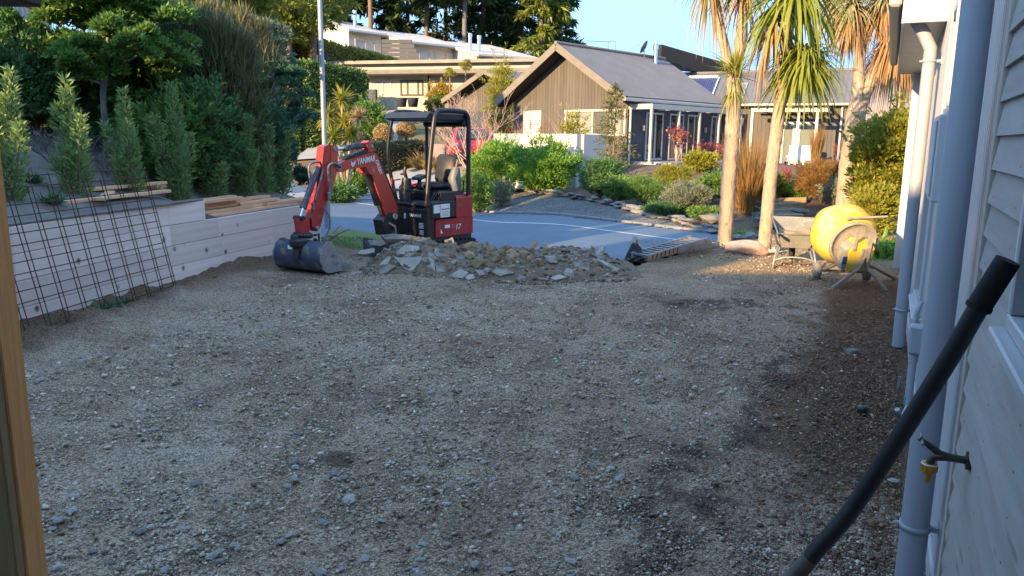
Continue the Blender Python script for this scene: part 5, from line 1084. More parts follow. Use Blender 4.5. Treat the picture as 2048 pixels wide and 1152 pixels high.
def slab(px, tilt=.5, yaw=0.0, th=.06, mat='conc'):
    cx = sum(p[0] for p in px)/len(px); cy_ = sum(p[1] for p in px)/len(px); c = on_pile(cx, cy_)
    nrm = Vector((math.sin(yaw)*math.cos(tilt), -math.cos(yaw)*math.cos(tilt), math.sin(tilt))).normalized(); c = c+nrm*.055
    P = []
    for a in px:
        r = ray(*a); o = Vector((0, 0, CAM_H)); k = (c-o).dot(nrm)/r.dot(nrm); P.append(o+r*k)
    x_ = (P[1]-P[0]).normalized(); y_ = nrm.cross(x_); n = len(P); cen = sum(P, Vector())/n
    P2 = []
    for i in range(n):
        a, b_ = P[i], P[(i+1) % n]; P2 += [a, a.lerp(b_, .45)+(cen-a)*random.uniform(-.06, .09)]
    n = len(P2); q = MB(); top = [p+nrm*random.uniform(-.004, .008) for p in P2]; bot = [cen+(p-cen)*random.uniform(.88, 1.0)-nrm*th*random.uniform(.8, 1.15) for p in P2]
    q._add(top+bot, [tuple(range(n)), tuple(range(n, 2*n))[::-1]]+[(i, n+i, n+(i+1) % n, (i+1) % n) for i in range(n)])
    # outward winding
    if (top[1]-top[0]).cross(top[2]-top[1]).dot(nrm) < 0: q.f = [f[::-1] for f in q.f]
    return q.build('concrete_slab', MT[mat], rp)
for s_ in ([[(786, 512), (800, 516), (843, 512), (844, 522), (823, 544), (808, 537)], .75, .1], [[(858, 512), (868, 520), (871, 545), (833, 534), (846, 520)], .6, -.1], [[(870, 496), (888, 500), (902, 516), (880, 521), (868, 508)], .5, .2], [[(889, 480), (905, 474), (916, 500), (894, 503)], .35, .2], [[(832, 480), (860, 474), (863, 484), (850, 490), (836, 487)], .7, 0], [[(765, 522), (778, 512), (783, 514), (775, 528), (755, 534)], .6, -.4], [[(756, 543), (778, 528), (792, 532), (775, 545), (760, 549)], .8, -.3], [[(871, 528), (884, 526), (896, 540), (886, 548), (873, 542)], .4, .2], [[(735, 480), (770, 479), (790, 483), (760, 492), (740, 490)], .3, 0], [[(722, 500), (748, 496), (749, 504), (730, 509), (713, 507)], .8, 0], [[(795, 502), (810, 490), (838, 492), (840, 502), (815, 510)], .8, .2], [[(775, 492), (800, 484), (806, 492), (790, 500)], .8, .1], [[(912, 510), (938, 508), (930, 522), (915, 519)], .6, .3], [[(893, 553), (920, 538), (937, 545), (925, 556)], .9, 0], [[(978, 540), (1010, 534), (1030, 546), (1000, 552)], .9, .1], [[(950, 540), (970, 539), (976, 549), (958, 552)], .7, -.2], [[(1145, 502), (1180, 500), (1177, 514), (1165, 519), (1150, 514)], .3, 0], [[(1146, 525), (1178, 525), (1180, 541), (1165, 542), (1150, 536)], .7, 0], [[(1196, 520), (1205, 520), (1243, 540), (1230, 544)], .9, .5], [[(1180, 507), (1216, 512), (1232, 524), (1215, 524)], 1.0, .3], [[(1128, 498), (1145, 495), (1148, 500), (1130, 504)], .5, 0], [[(1184, 491), (1189, 496), (1194, 503), (1184, 505)], .1, .3], [[(1088, 512), (1110, 510), (1112, 520), (1095, 522)], .8, .2], [[(690, 512), (712, 508), (720, 520), (700, 526)], .8, 0], [[(760, 470), (788, 468), (832, 472), (826, 479), (770, 478)], 1.2, 0], [[(925, 552), (945, 548), (950, 556), (935, 560)], 1.0, 0], [[(1098, 555), (1120, 549), (1135, 554), (1110, 560)], 1.1, 0], [[(700, 545), (722, 542), (728, 552), (705, 555)], 1.0, .2], [[(738, 520), (752, 516), (757, 524), (742, 530)], .8, -.2], [[(1060, 520), (1082, 516), (1088, 526), (1068, 530)], .9, .1]):
    slab(*s_)
for px, py, h, lean in ((1063, 492, .13, .05), (1088, 491, .06, 0.0)):
    p = on_pile(px, py+3); q = MB(); q._add([p+Vector(v) for v in ((-.05, 0, -.03), (.04, .03, -.03), (.05, -.03, -.03), (-.03, -.05, -.03), (.01+lean, .01, h), (.05+lean, 0, h*.75))], [(0, 3, 4), (3, 2, 5, 4), (2, 1, 5), (1, 0, 4, 5), (0, 1, 2, 3)]); q.build('clay_clod', MT['clod'], rp)
cl_p = []
for k in range(34):
    V, F = rocks(np.zeros((1, 3)), [1.0], (ICO_V, ICO_F), flat=.7, jit=.3, tilt=.2); me = bpy.data.meshes.new('clod'); me.from_pydata(V.tolist(), [], F.tolist()); me.materials.append(MT['clod'] if k < 12 else MT['conc']); cl_p.append(me)
for k in range(40):
    x_ = random.gauss(-.25, .28); y_ = random.uniform(10.1, 10.9); o = link('clay_clod', cl_p[k % 12], rp); o.location = Vector((x_, y_, float(pile(x_, y_))+.02))-Vector(rp.location); s_ = random.uniform(.03, .11); o.scale = (s_,)*3; o.rotation_euler = (random.random(), random.random(), random.random()*6)
for k in range(55):
    x_ = random.uniform(-2.5, 1.6); y_ = random.uniform(9.75, 11.0); o = link('concrete_chunk', cl_p[12+k % 22], rp); o.location = Vector((x_, y_, float(pile(x_, y_))+.015))-Vector(rp.location); s_ = abs(random.gauss(.04, .03))+.018; o.scale = (s_*1.2, s_, s_*.8); o.rotation_euler = (random.random(), random.random(), random.random()*6)
n = 5200; x = -2.0+rng.random(n)*3.6; y = 9.7+rng.random(n)*1.65; r = np.clip(np.exp(rng.normal(-4.3, .55, n)), .005, .04); k = crest(x) > .02
MT['rubcrumb'] = islandm('rubble crumbs', [(0, (.085, .06, .04)), (.55, (.18, .135, .09)), (.9, (.27, .23, .18)), (1, (.38, .35, .30))])
V, F = rocks(np.stack([x, y, np.maximum(pile(x, y), terrain(x, y)+.02)+r*.3], -1)[k], r[k], (ICO_V, ICO_F), tilt=1); npmesh('rubble_crumbs', V, F, MT['rubcrumb'], rp, 'stuff')
# sticks at the foot of the pole
for k, (a, c) in enumerate((((655, 486), (700, 458)), ((660, 478), (690, 490)), ((668, 470), (681, 452)), ((640, 480), (676, 473)))):
    A, B = on_ground(*a)+Vector((0, 0, .03)), at(*c, on_ground(*a).y+.3); q = MB(); q.tube([A, A.lerp(B, .5)+Vector((0, 0, .03)), B], [.018, .014, .008], 6); o = q.build('stick', MT['brownbark']); tag(o, ['longest dead stick, pointing up right from the heap by the pole', 'dead stick lying flat at the foot of the pole', 'dead stick standing upright at the foot of the pole', 'dead stick lying towards the retaining wall end by the pole'][k], 'stick')

# ------------------------------------------------------------------ spare bucket, ramps, sack
so_b = on_ground(1270, 524); sb = thing('spare_bucket', 'blue-grey digger bucket caked with mud standing right of the rubble', 'bucket', so_b)
def tp3(px, py, Yd=0): return at(px, py, so_b.y+Yd)
for dy in (.0, .30):
    q = MB(); A = [tp3(*p) for p in ((1247, 524), (1256, 503), (1264, 488), (1275, 486), (1283, 497), (1292, 525))]; o_ = Vector((.05, dy, 0)) if dy else Vector()
    n = len(A); q._add([p+o_ for p in A]+[p+o_+Vector((.004, .018, 0)) for p in A], [tuple(range(n)), tuple(range(n, 2*n))[::-1]]+[(i, n+i, n+(i+1) % n, (i+1) % n) for i in range(n)])
    q.build('side_plate', MT['bluesteel'], sb)
q = MB(); A = [tp3(*p)+Vector((0, .0185, 0)) for p in ((1247, 524), (1256, 503), (1264, 488), (1275, 486), (1283, 497), (1292, 525))]; B = [p+Vector((.05, .28, 0)) for p in A]; n = len(A)
q._add(A+B, [(i, i+1, n+i+1, n+i) for i in range(n-1)]); q.build('shell', MT['scuffed'], sb)
q = MB(); q.tube([tp3(1268, 488), tp3(1270, 478)+Vector((.02, .12, 0))], [.03, .035], 8); q.box(tp3(1272, 480, .1), (.07, .12, .06), None, .015); q.build('ear', MT['cementy'], sb)
V, F = rocks(np.array([[*(tp3(1250+k*7, 521-(k % 3)*3)+Vector((0, -.03, 0)))] for k in range(7)]), [.035]*7, (ICO_V, ICO_F)); npmesh('mud', V, F, MT['soil'], sb)
MT['haz'] = MT['hazorange']
def ramp_(a, b_, wdt, lab):
    d = (b_-a).normalized(); sdv = d.cross(UPZ).normalized(); 
    if sdv.y > 0: sdv = -sdv
    up = sdv.cross(d); up = up if up.z > 0 else -up
    r_ = thing('loading_ramp', lab, 'ramp', a, group='aluminium loading ramps'); L = (b_-a).length
    for s_ in (0, -wdt): q = MB(); q.beam(a+sdv*s_, b_+sdv*s_, .03, .10, up=up, ch=.006); q.build('side_rail', MT['alu'], r_)
    k = 0
    while k*.11+.06 < L: c_ = a+d*(k*.11+.06)-sdv*wdt/2+up*.02; q = MB(); q.beam(c_-sdv*(wdt/2-.016), c_+sdv*(wdt/2-.016), .035, .03, up=up); q.build('rung', MT['alu'], r_); k += 1
    return r_, d, sdv, up, L
ra = Vector((1.98, 11.2, .05)); rb = at(1414, 481, 12.0)
r1, d, sdv, up, L = ramp_(ra, rb, .32, 'aluminium loading ramp with black and orange hazard tape on its side')
for k in range(14):
    c_ = ra+d*(.06+k*.045)+sdv*.0165; q = MB(); q.prism([(-.022, -.032), (.0, -.032), (.022, .032), (0.0, .032)], (c_, d, up), .003); q.build('tape_stripe', MT['haz'] if k % 2 == 0 else MT['black'], r1)
q = MB(); q.beam(rb+sdv*.0-d*.02, rb+sdv*.0+d*.10-up*.06, .03, .07, up=up); q.beam(rb-sdv*.32-d*.02, rb-sdv*.32+d*.1-up*.06, .03, .07, up=up); q.build('hook_end', MT['alu'], r1)
ramp_(Vector((2.62, 12.0, .05)), at(1438, 489, 12.6), .3, 'plain aluminium loading ramp lying behind the one with hazard tape')
sp0 = on_ground(1497, 513); sk_ = Vector((sp0.x, sp0.y+.12, sp0.z))
th_, ph_ = np.meshgrid(np.linspace(0, math.pi, 22), np.linspace(0, 2*math.pi, 30)); ct, st = np.cos(th_), np.sin(th_)
def se(v, p): return np.sign(v)*np.abs(v)**p
lx = -.34*se(ct, .8); rr = np.abs(st)**.55; wob = 1+.10*np.sin(5*ph_+7*lx)*st+.07*np.sin(9*ph_-11*lx)
lx = lx+.0; yy_ = .17*rr*se(np.cos(ph_), .9)*wob*(1-.35*ss(.15, .36, lx)); zz_ = .12+(.115*rr*se(np.sin(ph_), .85)*wob)*(1-.3*ss(.15, .36, lx)); zz_ = np.maximum(zz_, .005)-.05*ss(.1, .36, lx)*(zz_ > .02)
q = MB(); c_, s_ = math.cos(-.22), math.sin(-.22); q.grid(sk_.x+lx*c_-yy_*s_, sk_.y+lx*s_+yy_*c_, sk_.z+zz_); sk = q.build('sack_body', MT['sack'])
st_ = thing('pink_sack', 'full pink woven sack lying on the sunlit dirt at the foot of two palm trunks', 'sack', sk_); sk.parent = st_; sk.location = -sk_
q = MB(); q.tube([sk_+Vector((.30, -.07, .08)), sk_+Vector((.37, -.085, .085)), sk_+Vector((.43, -.11, .12))], [.05, .03, .06], 10); q.build('tied_neck', MT['sack'], st_)

# ------------------------------------------------------------------ wheelbarrow
wb0 = Vector((4.02, 10.85, tz(4.02, 10.85)+.02)); wa = Vector((.30, .954, 0)).normalized(); wv = Vector((wa.y, -wa.x, 0)); wbt = thing('wheelbarrow', 'dusty grey wheelbarrow standing between the palm trunks and the yellow mixer', 'wheelbarrow', wb0)
def wbp(f, s, z): return wb0+wa*f+wv*s+UPZ*z
q = MB(); T = [(-.02, .27, .52), (.86, .33, .66), (.62, .17, .30), (.10, .17, .30)]
vs = [wbp(-.03, -.25, .50), wbp(-.03, .25, .50), wbp(.9, .34, .66), wbp(.9, -.34, .66), wbp(.06, -.19, .30), wbp(.06, .19, .30), wbp(.62, .2, .30), wbp(.62, -.2, .30)]
cn = sum(vs, Vector())/8; vi = [cn+(v-cn)*.96+Vector((0, 0, .012)) for v in vs]
q._add(vs+vi, [(0, 4, 5, 1), (1, 5, 6, 2), (2, 6, 7, 3), (3, 7, 4, 0), (4, 7, 6, 5), (8, 9, 13, 12), (9, 10, 14, 13), (10, 11, 15, 14), (11, 8, 12, 15), (12, 13, 14, 15), (0, 1, 9, 8), (1, 2, 10, 9), (2, 3, 11, 10), (3, 0, 8, 11)])
q.build('tray', MT['barrow'], wbt); q = MB(); q.tube([vs[0], vs[1], vs[2], vs[3], vs[0]], .012, 8); q.build('rim', MT['alu'], wbt)
for s_ in (-1, 1):
    q = MB(); q.tube(cr_([wbp(-.42, .33*s_, .56), wbp(-.2, .31*s_, .54), wbp(.05, .25*s_, .36), wbp(.4, .19*s_, .28), wbp(.9, .09*s_, .22)], 4), .017, 8); q.build('handle_tube', MT['alu'], wbt)
    q = MB(); q.tube([wbp(-.52, .335*s_, .565), wbp(-.38, .328*s_, .558)], .023, 10); q.build('grip', MT['blackmat'], wbt)
    q = MB(); q.tube(cr_([wbp(.12, .23*s_, .33), wbp(-.02, .27*s_, .16), wbp(-.04, .29*s_, .0), wbp(.06, .285*s_, .01), wbp(.30, .2*s_, .27)], 4), .016, 8); q.build('leg', MT['alu'], wbt)
q = MB(); q.tube(cr_([wbp(-.025, -.275, .12), wbp(-.03, -.12, .17), wbp(-.03, .12, .17), wbp(-.025, .275, .12)], 4), .014, 8); q.build('cross_brace', MT['alu'], wbt)
q = MB(); q.lathe([(.12, -.035), (.17, -.04), (.19, -.02), (.19, .02), (.17, .04), (.12, .035)], wbp(.98, 0, .19), wv, 20); wh_ = q.build('wheel', MT['tyre'], wbt); q = MB(); q.lathe([(0, -.03), (.12, -.025), (.12, .025), (0, .03)], wbp(.98, 0, .19), wv, 16); q.build('rim', MT['alu'], wh_)
q = MB(); gxx, gyy = np.meshgrid(np.linspace(.10, .78, 14), np.linspace(-.22, .22, 10)); pts = [wbp(a, b_, .40+.14*a+.05*float(fbm(np.array(a*6), np.array(b_*6)))) for a, b_ in zip(gxx.ravel(), gyy.ravel())]
q.sm = True; q._add(pts, [(j*14+i, j*14+i+1, (j+1)*14+i+1, (j+1)*14+i) for j in range(9) for i in range(13)]); q.sm = False; q.build('sand_load', MT['clod'], wbt)

# ------------------------------------------------------------------ cement mixer
mc = Vector((4.22, 9.78, .60)); mx_ = thing('cement_mixer', 'yellow cement mixer on splayed steel legs by the house corner', 'cement mixer', (4.22, 9.7, 0))
ma = Vector((.06, -.94, -.30)).normalized()
q = MB(); q.lathe([(.19, -.44), (.205, -.45), (.215, -.43), (.30, -.28), (.372, -.13), (.388, -.10), (.388, -.03), (.382, -.02), (.382, .0), (.378, .09), (.33, .19), (.285, .26), (.27, .265)], mc, ma, 36); q.build('drum', MT['yellow'], mx_)
q = MB(); q.lathe([(.19, -.44), (.35, -.13), (.35, .05), (0, .2)], mc, ma, 24); q.build('drum_inside', MT['cementy'], mx_)
q = MB(); q.lathe([(.285, .262), (.302, .266), (.302, .30), (.285, .305), (.27, .30), (.262, .28), (.20, .285), (.0, .29)], mc, ma, 36); q.build('gear_ring', MT['cementy'], mx_)
mu = Vector((0, 0, 1)); ms = ma.cross(mu).normalized(); ms = ms if ms.x > 0 else -ms; mu2 = ms.cross(ma); mu2 = mu2 if mu2.z > 0 else -mu2
MR = Matrix((ms, -ma, mu2)).transposed()
def mp_(s_, u_, a_): return mc+ms*s_+mu2*u_+ma*a_
q = MB(); q.sm = True; pts = [(-.14, -.24), (.13, -.24), (.14, .06), (.10, .13), (-.09, .13), (-.16, .02)]; q.sm = False; q.prism(pts, (mp_(.02, -.02, .40), ms, mu2), .19); q.build('motor_housing', MT['yellow'], mx_)
q = MB(); q.prism([(-.19, -.25), (-.142, -.25), (-.165, .02), (-.12, .10), (-.2, .02)], (mp_(.02, -.02, .38), ms, mu2), .16); q.build('side_panel', MT['cementy'], mx_)
q = MB(); q.box(mp_(-.165, -.13, .47), (.05, .01, .10), MR); q.build('label', MT['solar'], mx_)
q = MB(); q.box(mp_(.07, -.02, .50), (.13, .02, .12), MR)
for i in range(5): q.box(mp_(.02+.025*i, -.02, .513), (.009, .012, .115), MR)
for i in range(4): q.box(mp_(.07, -.065+.03*i, .516), (.125, .012, .008), MR)
q.build('grille', MT['cementy'], mx_)
pv = mp_(.07, .22, .45); hb = at(1775, 433, 9.45); ha = at(1697, 437, 9.45)
q = MB(); q.beam(mp_(.07, -.06, .53), mp_(.07, .24, .50), .05, .03, up=ma); q.beam(mp_(-.10, .02, .50), mp_(-.10, .25, .49), .035, .03, up=ma); q.build('bracket', MT['cementy'], mx_)
q = MB(); q.tube([ha, ha.lerp(hb, .5), hb], [.018, .016, .013], 10); q.cyl(ha+Vector((-.012, 0, 0)), ha+Vector((.02, 0, 0)), .028, 12); q.build('tilt_handle', MT['cementy'], mx_)
for k, (f, t0) in enumerate((((1663, 580), (.045, -.06)), ((1774, 586), (.095, -.06)), ((1793, 562), (.12, -.06)))):
    g = on_ground(*f)+Vector((0, 0, .02)); a_ = mp_(t0[0], t0[1], .52 if k < 2 else .44); b_ = mp_(t0[0]+(-.02, .02, .05)[k], -.20, .52 if k < 2 else .42)
    q = MB(); q.tube(cr_([a_, b_, b_.lerp(g, .3)+Vector((0, 0, .0)), g], 4), [.022]*13, 8); q.box(g+Vector(((-.04, .05, .05)[k], 0, -.005)), (.13, .05, .015), None, .004); q.build('leg', MT['cementy'] if k else MT['cementy'], mx_)
wl0, wl1 = Vector((4.02, 10.02, .10)), Vector((4.62, 9.9, .10))
q = MB(); q.cyl(wl0, wl1, .018, 8); q.tube([(wl0+wl1)/2, mp_(.02, -.26, .2)], .025, 8); q.tube([wl0.lerp(wl1, .1), mp_(-.1, -.2, .35)], .02, 8); q.build('axle', MT['cementy'], mx_)
for p_ in (wl0, wl1): q = MB(); d_ = (wl1-wl0).normalized(); q.lathe([(0, -.045), (.07, -.05), (.105, -.035), (.11, 0), (.105, .035), (.07, .05), (0, .045)], p_, d_, 20); q.build('wheel', MT['cementy'], mx_)

# street pole, garden steps
pb = on_ground(655, 457); pl_ = thing('street_pole', 'tall galvanised street pole behind the excavator arm', 'pole', pb)
q = MB(); q.cyl(pb, pb+Vector((0, 0, 1.35)), .075, 16); q.cyl(pb+Vector((0, 0, 1.35)), pb+Vector((.0, 0, 6.5)), .056, 16, .047); q.build('shaft', MT['galv'], pl_); q = MB(); q.cyl(pb-Vector((0, 0, .02)), pb+Vector((0, 0, .03)), .12, 12); q.build('base_plate', MT['galv'], pl_)
q = MB(); q.tube([pb+Vector((0, 0, 6.5)), pb+Vector((.3, .3, 7)), pb+Vector((1.1, 1.1, 7.1))], .03, 8); q.box(pb+Vector((1.3, 1.3, 7.1)), (.5, .2, .08), Matrix.Rotation(.78, 3, 'Z'), .03); q.build('lamp_arm', MT['galv'], pl_)
stp = thing('garden_steps', 'flight of dark garden steps with pale timber edges between the palms', 'steps', on_ground(1570, 445))
for k, (x0, x1, y) in enumerate(((1542, 1598, 447), (1543, 1606, 436), (1545, 1604, 425), (1545, 1610, 413), (1546, 1612, 402))):
    Yd = 15.2+k*.75; z = at(1575, y, Yd).z; A, B = at(x0-12, y, Yd), at(x1, y-2, Yd+.1); z = tz(A.x, Yd)+.05+.05*k if False else z
    q = MB(); q.beam(A, B, .07, .13, ch=.01); q.build('riser_board', MT['clod'], stp)
    q = MB(); C_, D_ = A+Vector((0, .42, -.0)), B+Vector((0, .42, -.0)); q.beam(C_, D_, .72, .10); q.build('tread', MT['verge'], stp)

# ------------------------------------------------------------------ plants
def nrm(a): return a/np.maximum(np.linalg.norm(a, axis=-1, keepdims=True), 1e-9)
def leafgeo(P, D, L, W, fold=.0):
    """one four-cornered leaf per point, pointing along D"""
    n = len(P); D = nrm(D); S = nrm(np.cross(D, rng.normal(size=(n, 3)))); L = np.broadcast_to(L, n)[:, None]; W = np.broadcast_to(W, n)[:, None]
    N = np.cross(D, S)
    V = np.stack([P, P+D*L*.45+S*W*.5, P+D*L-N*L*.12, P+D*L*.45-S*W*.5], 1).reshape(-1, 3)
    return V, np.arange(4*n).reshape(n, 4)
def bladegeo(P, D, L, W, droop, seg=3):
    """long strap leaves that bend down under their weight"""
    n = len(P); D = nrm(D); L = np.broadcast_to(L, n); W = np.broadcast_to(W, n); dr = np.broadcast_to(droop, n)
    S = nrm(np.cross(D, np.array([0, 0, 1.])+.25*rng.normal(size=(n, 3)))); rows = []
    for k in range(seg+1):
        t = k/seg; c = P+D*(L*t*(1-.35*dr*t*t))[:, None]; c = c-np.array([0, 0, 1.])*(dr*L*t*t)[:, None]
        w_ = W*(1-t**2.2)*.5+.0006; rows.append(c+S*w_[:, None]); rows.append(c-S*w_[:, None])
    V = np.stack(rows, 1); m = 2*(seg+1); idx = (np.arange(n)*m)[:, None]
    F = np.concatenate([idx+np.array([[2*k, 2*k+1, 2*k+3, 2*k+2]]) for k in range(seg)], 1).reshape(-1, 4)
    return V.reshape(-1, 3), F
def join(*gs):
    V = []; F = []; o = 0
    for v, f in gs: V.append(v); F.append(f+o); o += len(v)
    return np.concatenate(V), np.concatenate(F)
def sph(n): return nrm(rng.normal(size=(n, 3)))
def clumps(c, r, K, n, cr=.32, up=.25, flat_bottom=True):
    """points and outward directions on leafy clumps spread over an uneven ellipsoid"""
    c = np.array(c, float); r = np.array(r, float); u = sph(K*3)
    if flat_bottom: u = u[u[:, 2] > -.55]
    u = u[:K]; K = len(u); cc = c+u*r*(.62+.36*rng.random((K, 1))); cs = cr*(.6+.8*rng.random(K))*r.mean()
    k = rng.integers(0, K, n); d = sph(n); d[:, 2] = np.abs(d[:, 2])*.8+d[:, 2]*.2; d = nrm(d)
    P = cc[k]+d*(cs[k]*(.55+.5*rng.random(n)))[:, None]*np.array([1, 1, .85]); D = nrm(d+u[k]*.5+np.array([0, 0, up])+.35*rng.normal(size=(n, 3)))
    return P, D
def stems_mesh(name, paths, mat, root, r0=.012, r1=.004, n=5):
    q = MB()
    for p in paths: m = len(p); q.tube(p, [r0+(r1-r0)*i/(m-1) for i in range(m)], n, caps=False)
    return q.build(name, mat, root)
GREEN = {
 'young': leafm('grey-green young leaf', (0.138, 0.250, 0.075), (0.275, 0.375, 0.138), .35), 'deep': leafm('deep green leaf', (0.051, 0.128, 0.045), (0.128, 0.257, 0.086), .3),
 'mid': leafm('mid green leaf', (0.086, 0.184, 0.043), (0.194, 0.324, 0.076), .35), 'bright': leafm('bright bush leaf', (0.121, 0.263, 0.040), (0.263, 0.443, 0.081), .35),
 'olive': leafm('olive brown brush', (0.083, 0.112, 0.053), (0.150, 0.173, 0.075), .25, cc=(0.225, 0.165, 0.098)), 'gloss': leafm('glossy dark leaf', (0.037, 0.091, 0.048), (0.091, 0.182, 0.098), .2, .28),
 'yellowg': leafm('yellow-green leaf', (0.225, 0.250, 0.031), (0.375, 0.350, 0.062), .4), 'gold': leafm('golden leaf', (0.360, 0.260, 0.030), (0.460, 0.300, 0.050), .4),
 'straw': leafm('straw grass', (0.360, 0.250, 0.090), (0.480, 0.360, 0.150), .35), 'rust': leafm('rusty brown grass', (0.260, 0.130, 0.045), (0.360, 0.200, 0.070), .35, cc=(0.240, 0.190, 0.060)),
 'silver': leafm('silver-green leaf', (0.176, 0.209, 0.143), (0.286, 0.308, 0.209), .3), 'red': leafm('dull red leaf', (0.280, 0.055, 0.050), (0.360, 0.100, 0.080), .35),
 'fir': leafm('fir spray', (0.026, 0.058, 0.019), (0.060, 0.102, 0.026), .2), 'firlit': leafm('sunlit fir spray', (0.117, 0.169, 0.026), (0.208, 0.234, 0.039), .3),  # firlit is the fir leaf with sunlight put into its colour
 'cab': leafm('cabbage tree leaf', (0.192, 0.252, 0.036), (0.312, 0.336, 0.060), .4), 'cabpale': leafm('faded strap leaf', (0.340, 0.290, 0.130), (0.420, 0.370, 0.190), .35), 'dead': leafm('dead hanging leaf', (0.340, 0.190, 0.080), (0.440, 0.280, 0.130), .35),
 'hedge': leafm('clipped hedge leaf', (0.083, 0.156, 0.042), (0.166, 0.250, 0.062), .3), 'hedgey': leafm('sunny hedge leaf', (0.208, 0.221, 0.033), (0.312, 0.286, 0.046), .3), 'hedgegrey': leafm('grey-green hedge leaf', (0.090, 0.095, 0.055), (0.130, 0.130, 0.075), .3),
 'weed': leafm('weed leaf', (0.036, 0.120, 0.042), (0.072, 0.192, 0.072), .35), 'pink': leafm('faded pinkish flower head', (0.420, 0.270, 0.160), (0.500, 0.360, 0.220), .3), 'eu': leafm('blue-green leaf', (0.090, 0.150, 0.105), (0.150, 0.210, 0.150), .3)}
TH = bz  # ground height on the bank

# row of young upright shrubs above the retaining wall
def col_x(px, off):
    for Y in np.arange(6, 14, .02):
        if at(px, 300, Y).x >= float(xw(Y))-off and False: return Y
    best = min(np.arange(6.4, 14, .02), key=lambda Y: abs(at(px, 300, Y).x-(float(xw(Y))-off))); return float(best)
LAB = ['yellow-tipped young shrub at the far left behind the post', 'young shrub with a single golden sunlit tip', 'grey-green young shrub with two thin leaders, right of the golden-tipped one', 'tallest grey-green young shrub, in front of the dark brush', 'slim young shrub just right of the tallest one', 'young shrub above the timber stack, second from the right end', 'short young shrub above the right half of the timber stack', 'last young shrub of the row, nearest the excavator arm']
for i, (px, top, hw_, ns) in enumerate(((12, 138, .24, 5), (150, 158, .26, 6), (257, 178, .27, 6), (350, 168, .28, 7), (427, 222, .22, 5), (486, 232, .22, 5), (528, 252, .18, 4), (562, 262, .2, 4))):
    Y = col_x(px, .62); x0 = at(px, 300, Y).x; z0 = TH(x0, Y)-.03; zt = at(px, top, Y).z
    r_ = thing('young_shrub', LAB[i], 'shrub', (x0, Y, z0), group='young shrubs planted along the top of the wall'); P = []; D = []; paths = []
    for s in range(ns):
        a = 6.28*s/ns+random.random(); lead = s < 2; H = (zt-z0)*((1.0, .82)[s] if lead else random.uniform(.32, .8)); sp = hw_*(random.uniform(.1, .4) if lead else random.uniform(.5, 1.15))
        ln_ = random.gauss(0, .05); pts = [Vector((x0+math.cos(a)*sp*f**.8+ln_*f*f, Y+math.sin(a)*sp*f**.8, z0+H*f)) for f in (0, .25, .5, .75, 1)]; paths.append(pts)
        n = int(380*H/1.2+90); f = rng.random(n)**.8; f = np.clip(f, .06, 1)
        xs = np.interp(f, [0, .25, .5, .75, 1], [p.x for p in pts]); ys = np.interp(f, [0, .25, .5, .75, 1], [p.y for p in pts]); zs = z0+H*f
        spread = random.uniform(.06, .13)*(1-f)**.7+.015; d = sph(n); pp = np.stack([xs, ys, zs], 1)+d*spread[:, None]*np.array([1, 1, .6])
        dd = nrm(d*np.array([1, 1, .2])+np.array([0, 0, .75])+.25*rng.normal(size=(n, 3))); P.append(pp); D.append(dd)
    P = np.concatenate(P); D = np.concatenate(D); n = len(P)
    stems_mesh('stem', paths, MT['brownbark'], r_, .009, .003)
    V, F = leafgeo(P, D, .075*(.6+.7*rng.random(n)), .020*(.7+.6*rng.random(n))); npmesh('foliage', V, F, GREEN['young'], r_)

def bush(name, label, cat, base, rx, ry, h, n, leaf, mat, group=None, K=38, cr=.30, core=True, wl=.45, up=.3, lo=None):
    base = Vector(base); r_ = thing(name, label, cat, base, group=group); c = (base.x, base.y, base.z+h*.48)
    P, D = clumps(c, (rx*.84, ry*.84, h*.46), int(K*1.7), int(n*1.5), cr*1.12, up, False); u_ = sph(int(n*.5)); P = np.concatenate([P, np.array(c)+u_*np.array([rx, ry, h*.5])*(.80*rng.random((len(u_), 1))**.4)]); D = np.concatenate([D, u_+.6*rng.normal(size=u_.shape)])
    low = np.clip((base.z+h*.35-P[:, 2])/(h*.35), 0, 1); P[:, :2] = np.array(c[:2])+(P[:, :2]-np.array(c[:2]))*(1+.12*low[:, None]); k = P[:, 2] > base.z-.02; P, D = P[k], D[k]
    ns_ = 26; sd_ = sph(ns_); sd_[:, 2] = np.abs(sd_[:, 2])*.9+.15; sd_ = nrm(sd_); o_ = np.array(c)+sd_*np.array([rx, ry, h*.5])*.85; ln = h*(.10+.22*rng.random(ns_)); m_ = 22; kk = np.repeat(np.arange(ns_), m_); tt = rng.random(ns_*m_)   # ragged shoots
    P = np.concatenate([P, o_[kk]+(nrm(sd_[kk]+np.array([0, 0, .5]))*(ln[kk]*tt)[:, None])+.012*rng.normal(size=(ns_*m_, 3))]); D = np.concatenate([D, nrm(sd_[kk]+np.array([0, 0, .4])+.6*rng.normal(size=(ns_*m_, 3)))])
    V, F = leafgeo(P, D, leaf*(.6+.8*rng.random(len(P))), leaf*wl*(.7+.6*rng.random(len(P)))); npmesh('foliage', V, F, GREEN[mat], r_)
    paths = []
    for s in range(7):
        a = s*.9+random.random(); paths.append([base-Vector((0, 0, .03)), base+Vector((math.cos(a)*rx*.25, math.sin(a)*ry*.25, h*.35)), base+Vector((math.cos(a)*rx*.6, math.sin(a)*ry*.6, h*.75))])
    stems_mesh('stem', paths, MT['brownbark'], r_, .02*max(.5, h/1.2), .006); return r_
def gpt(px, py, Y):                             # ground point under pixel column px at distance Y
    p = at(px, py, Y); return (p.x, Y, tz(p.x, Y))
def hgt(py, base): return at(1024, py, base[1]).z-base[2]
b1 = gpt(990, 385, 23.6); bush('round_bush', 'round green bush left of the two before the white wall', 'bush', b1, .92, .85, hgt(283, b1), 11000, .075, 'bright', 'round green bushes')
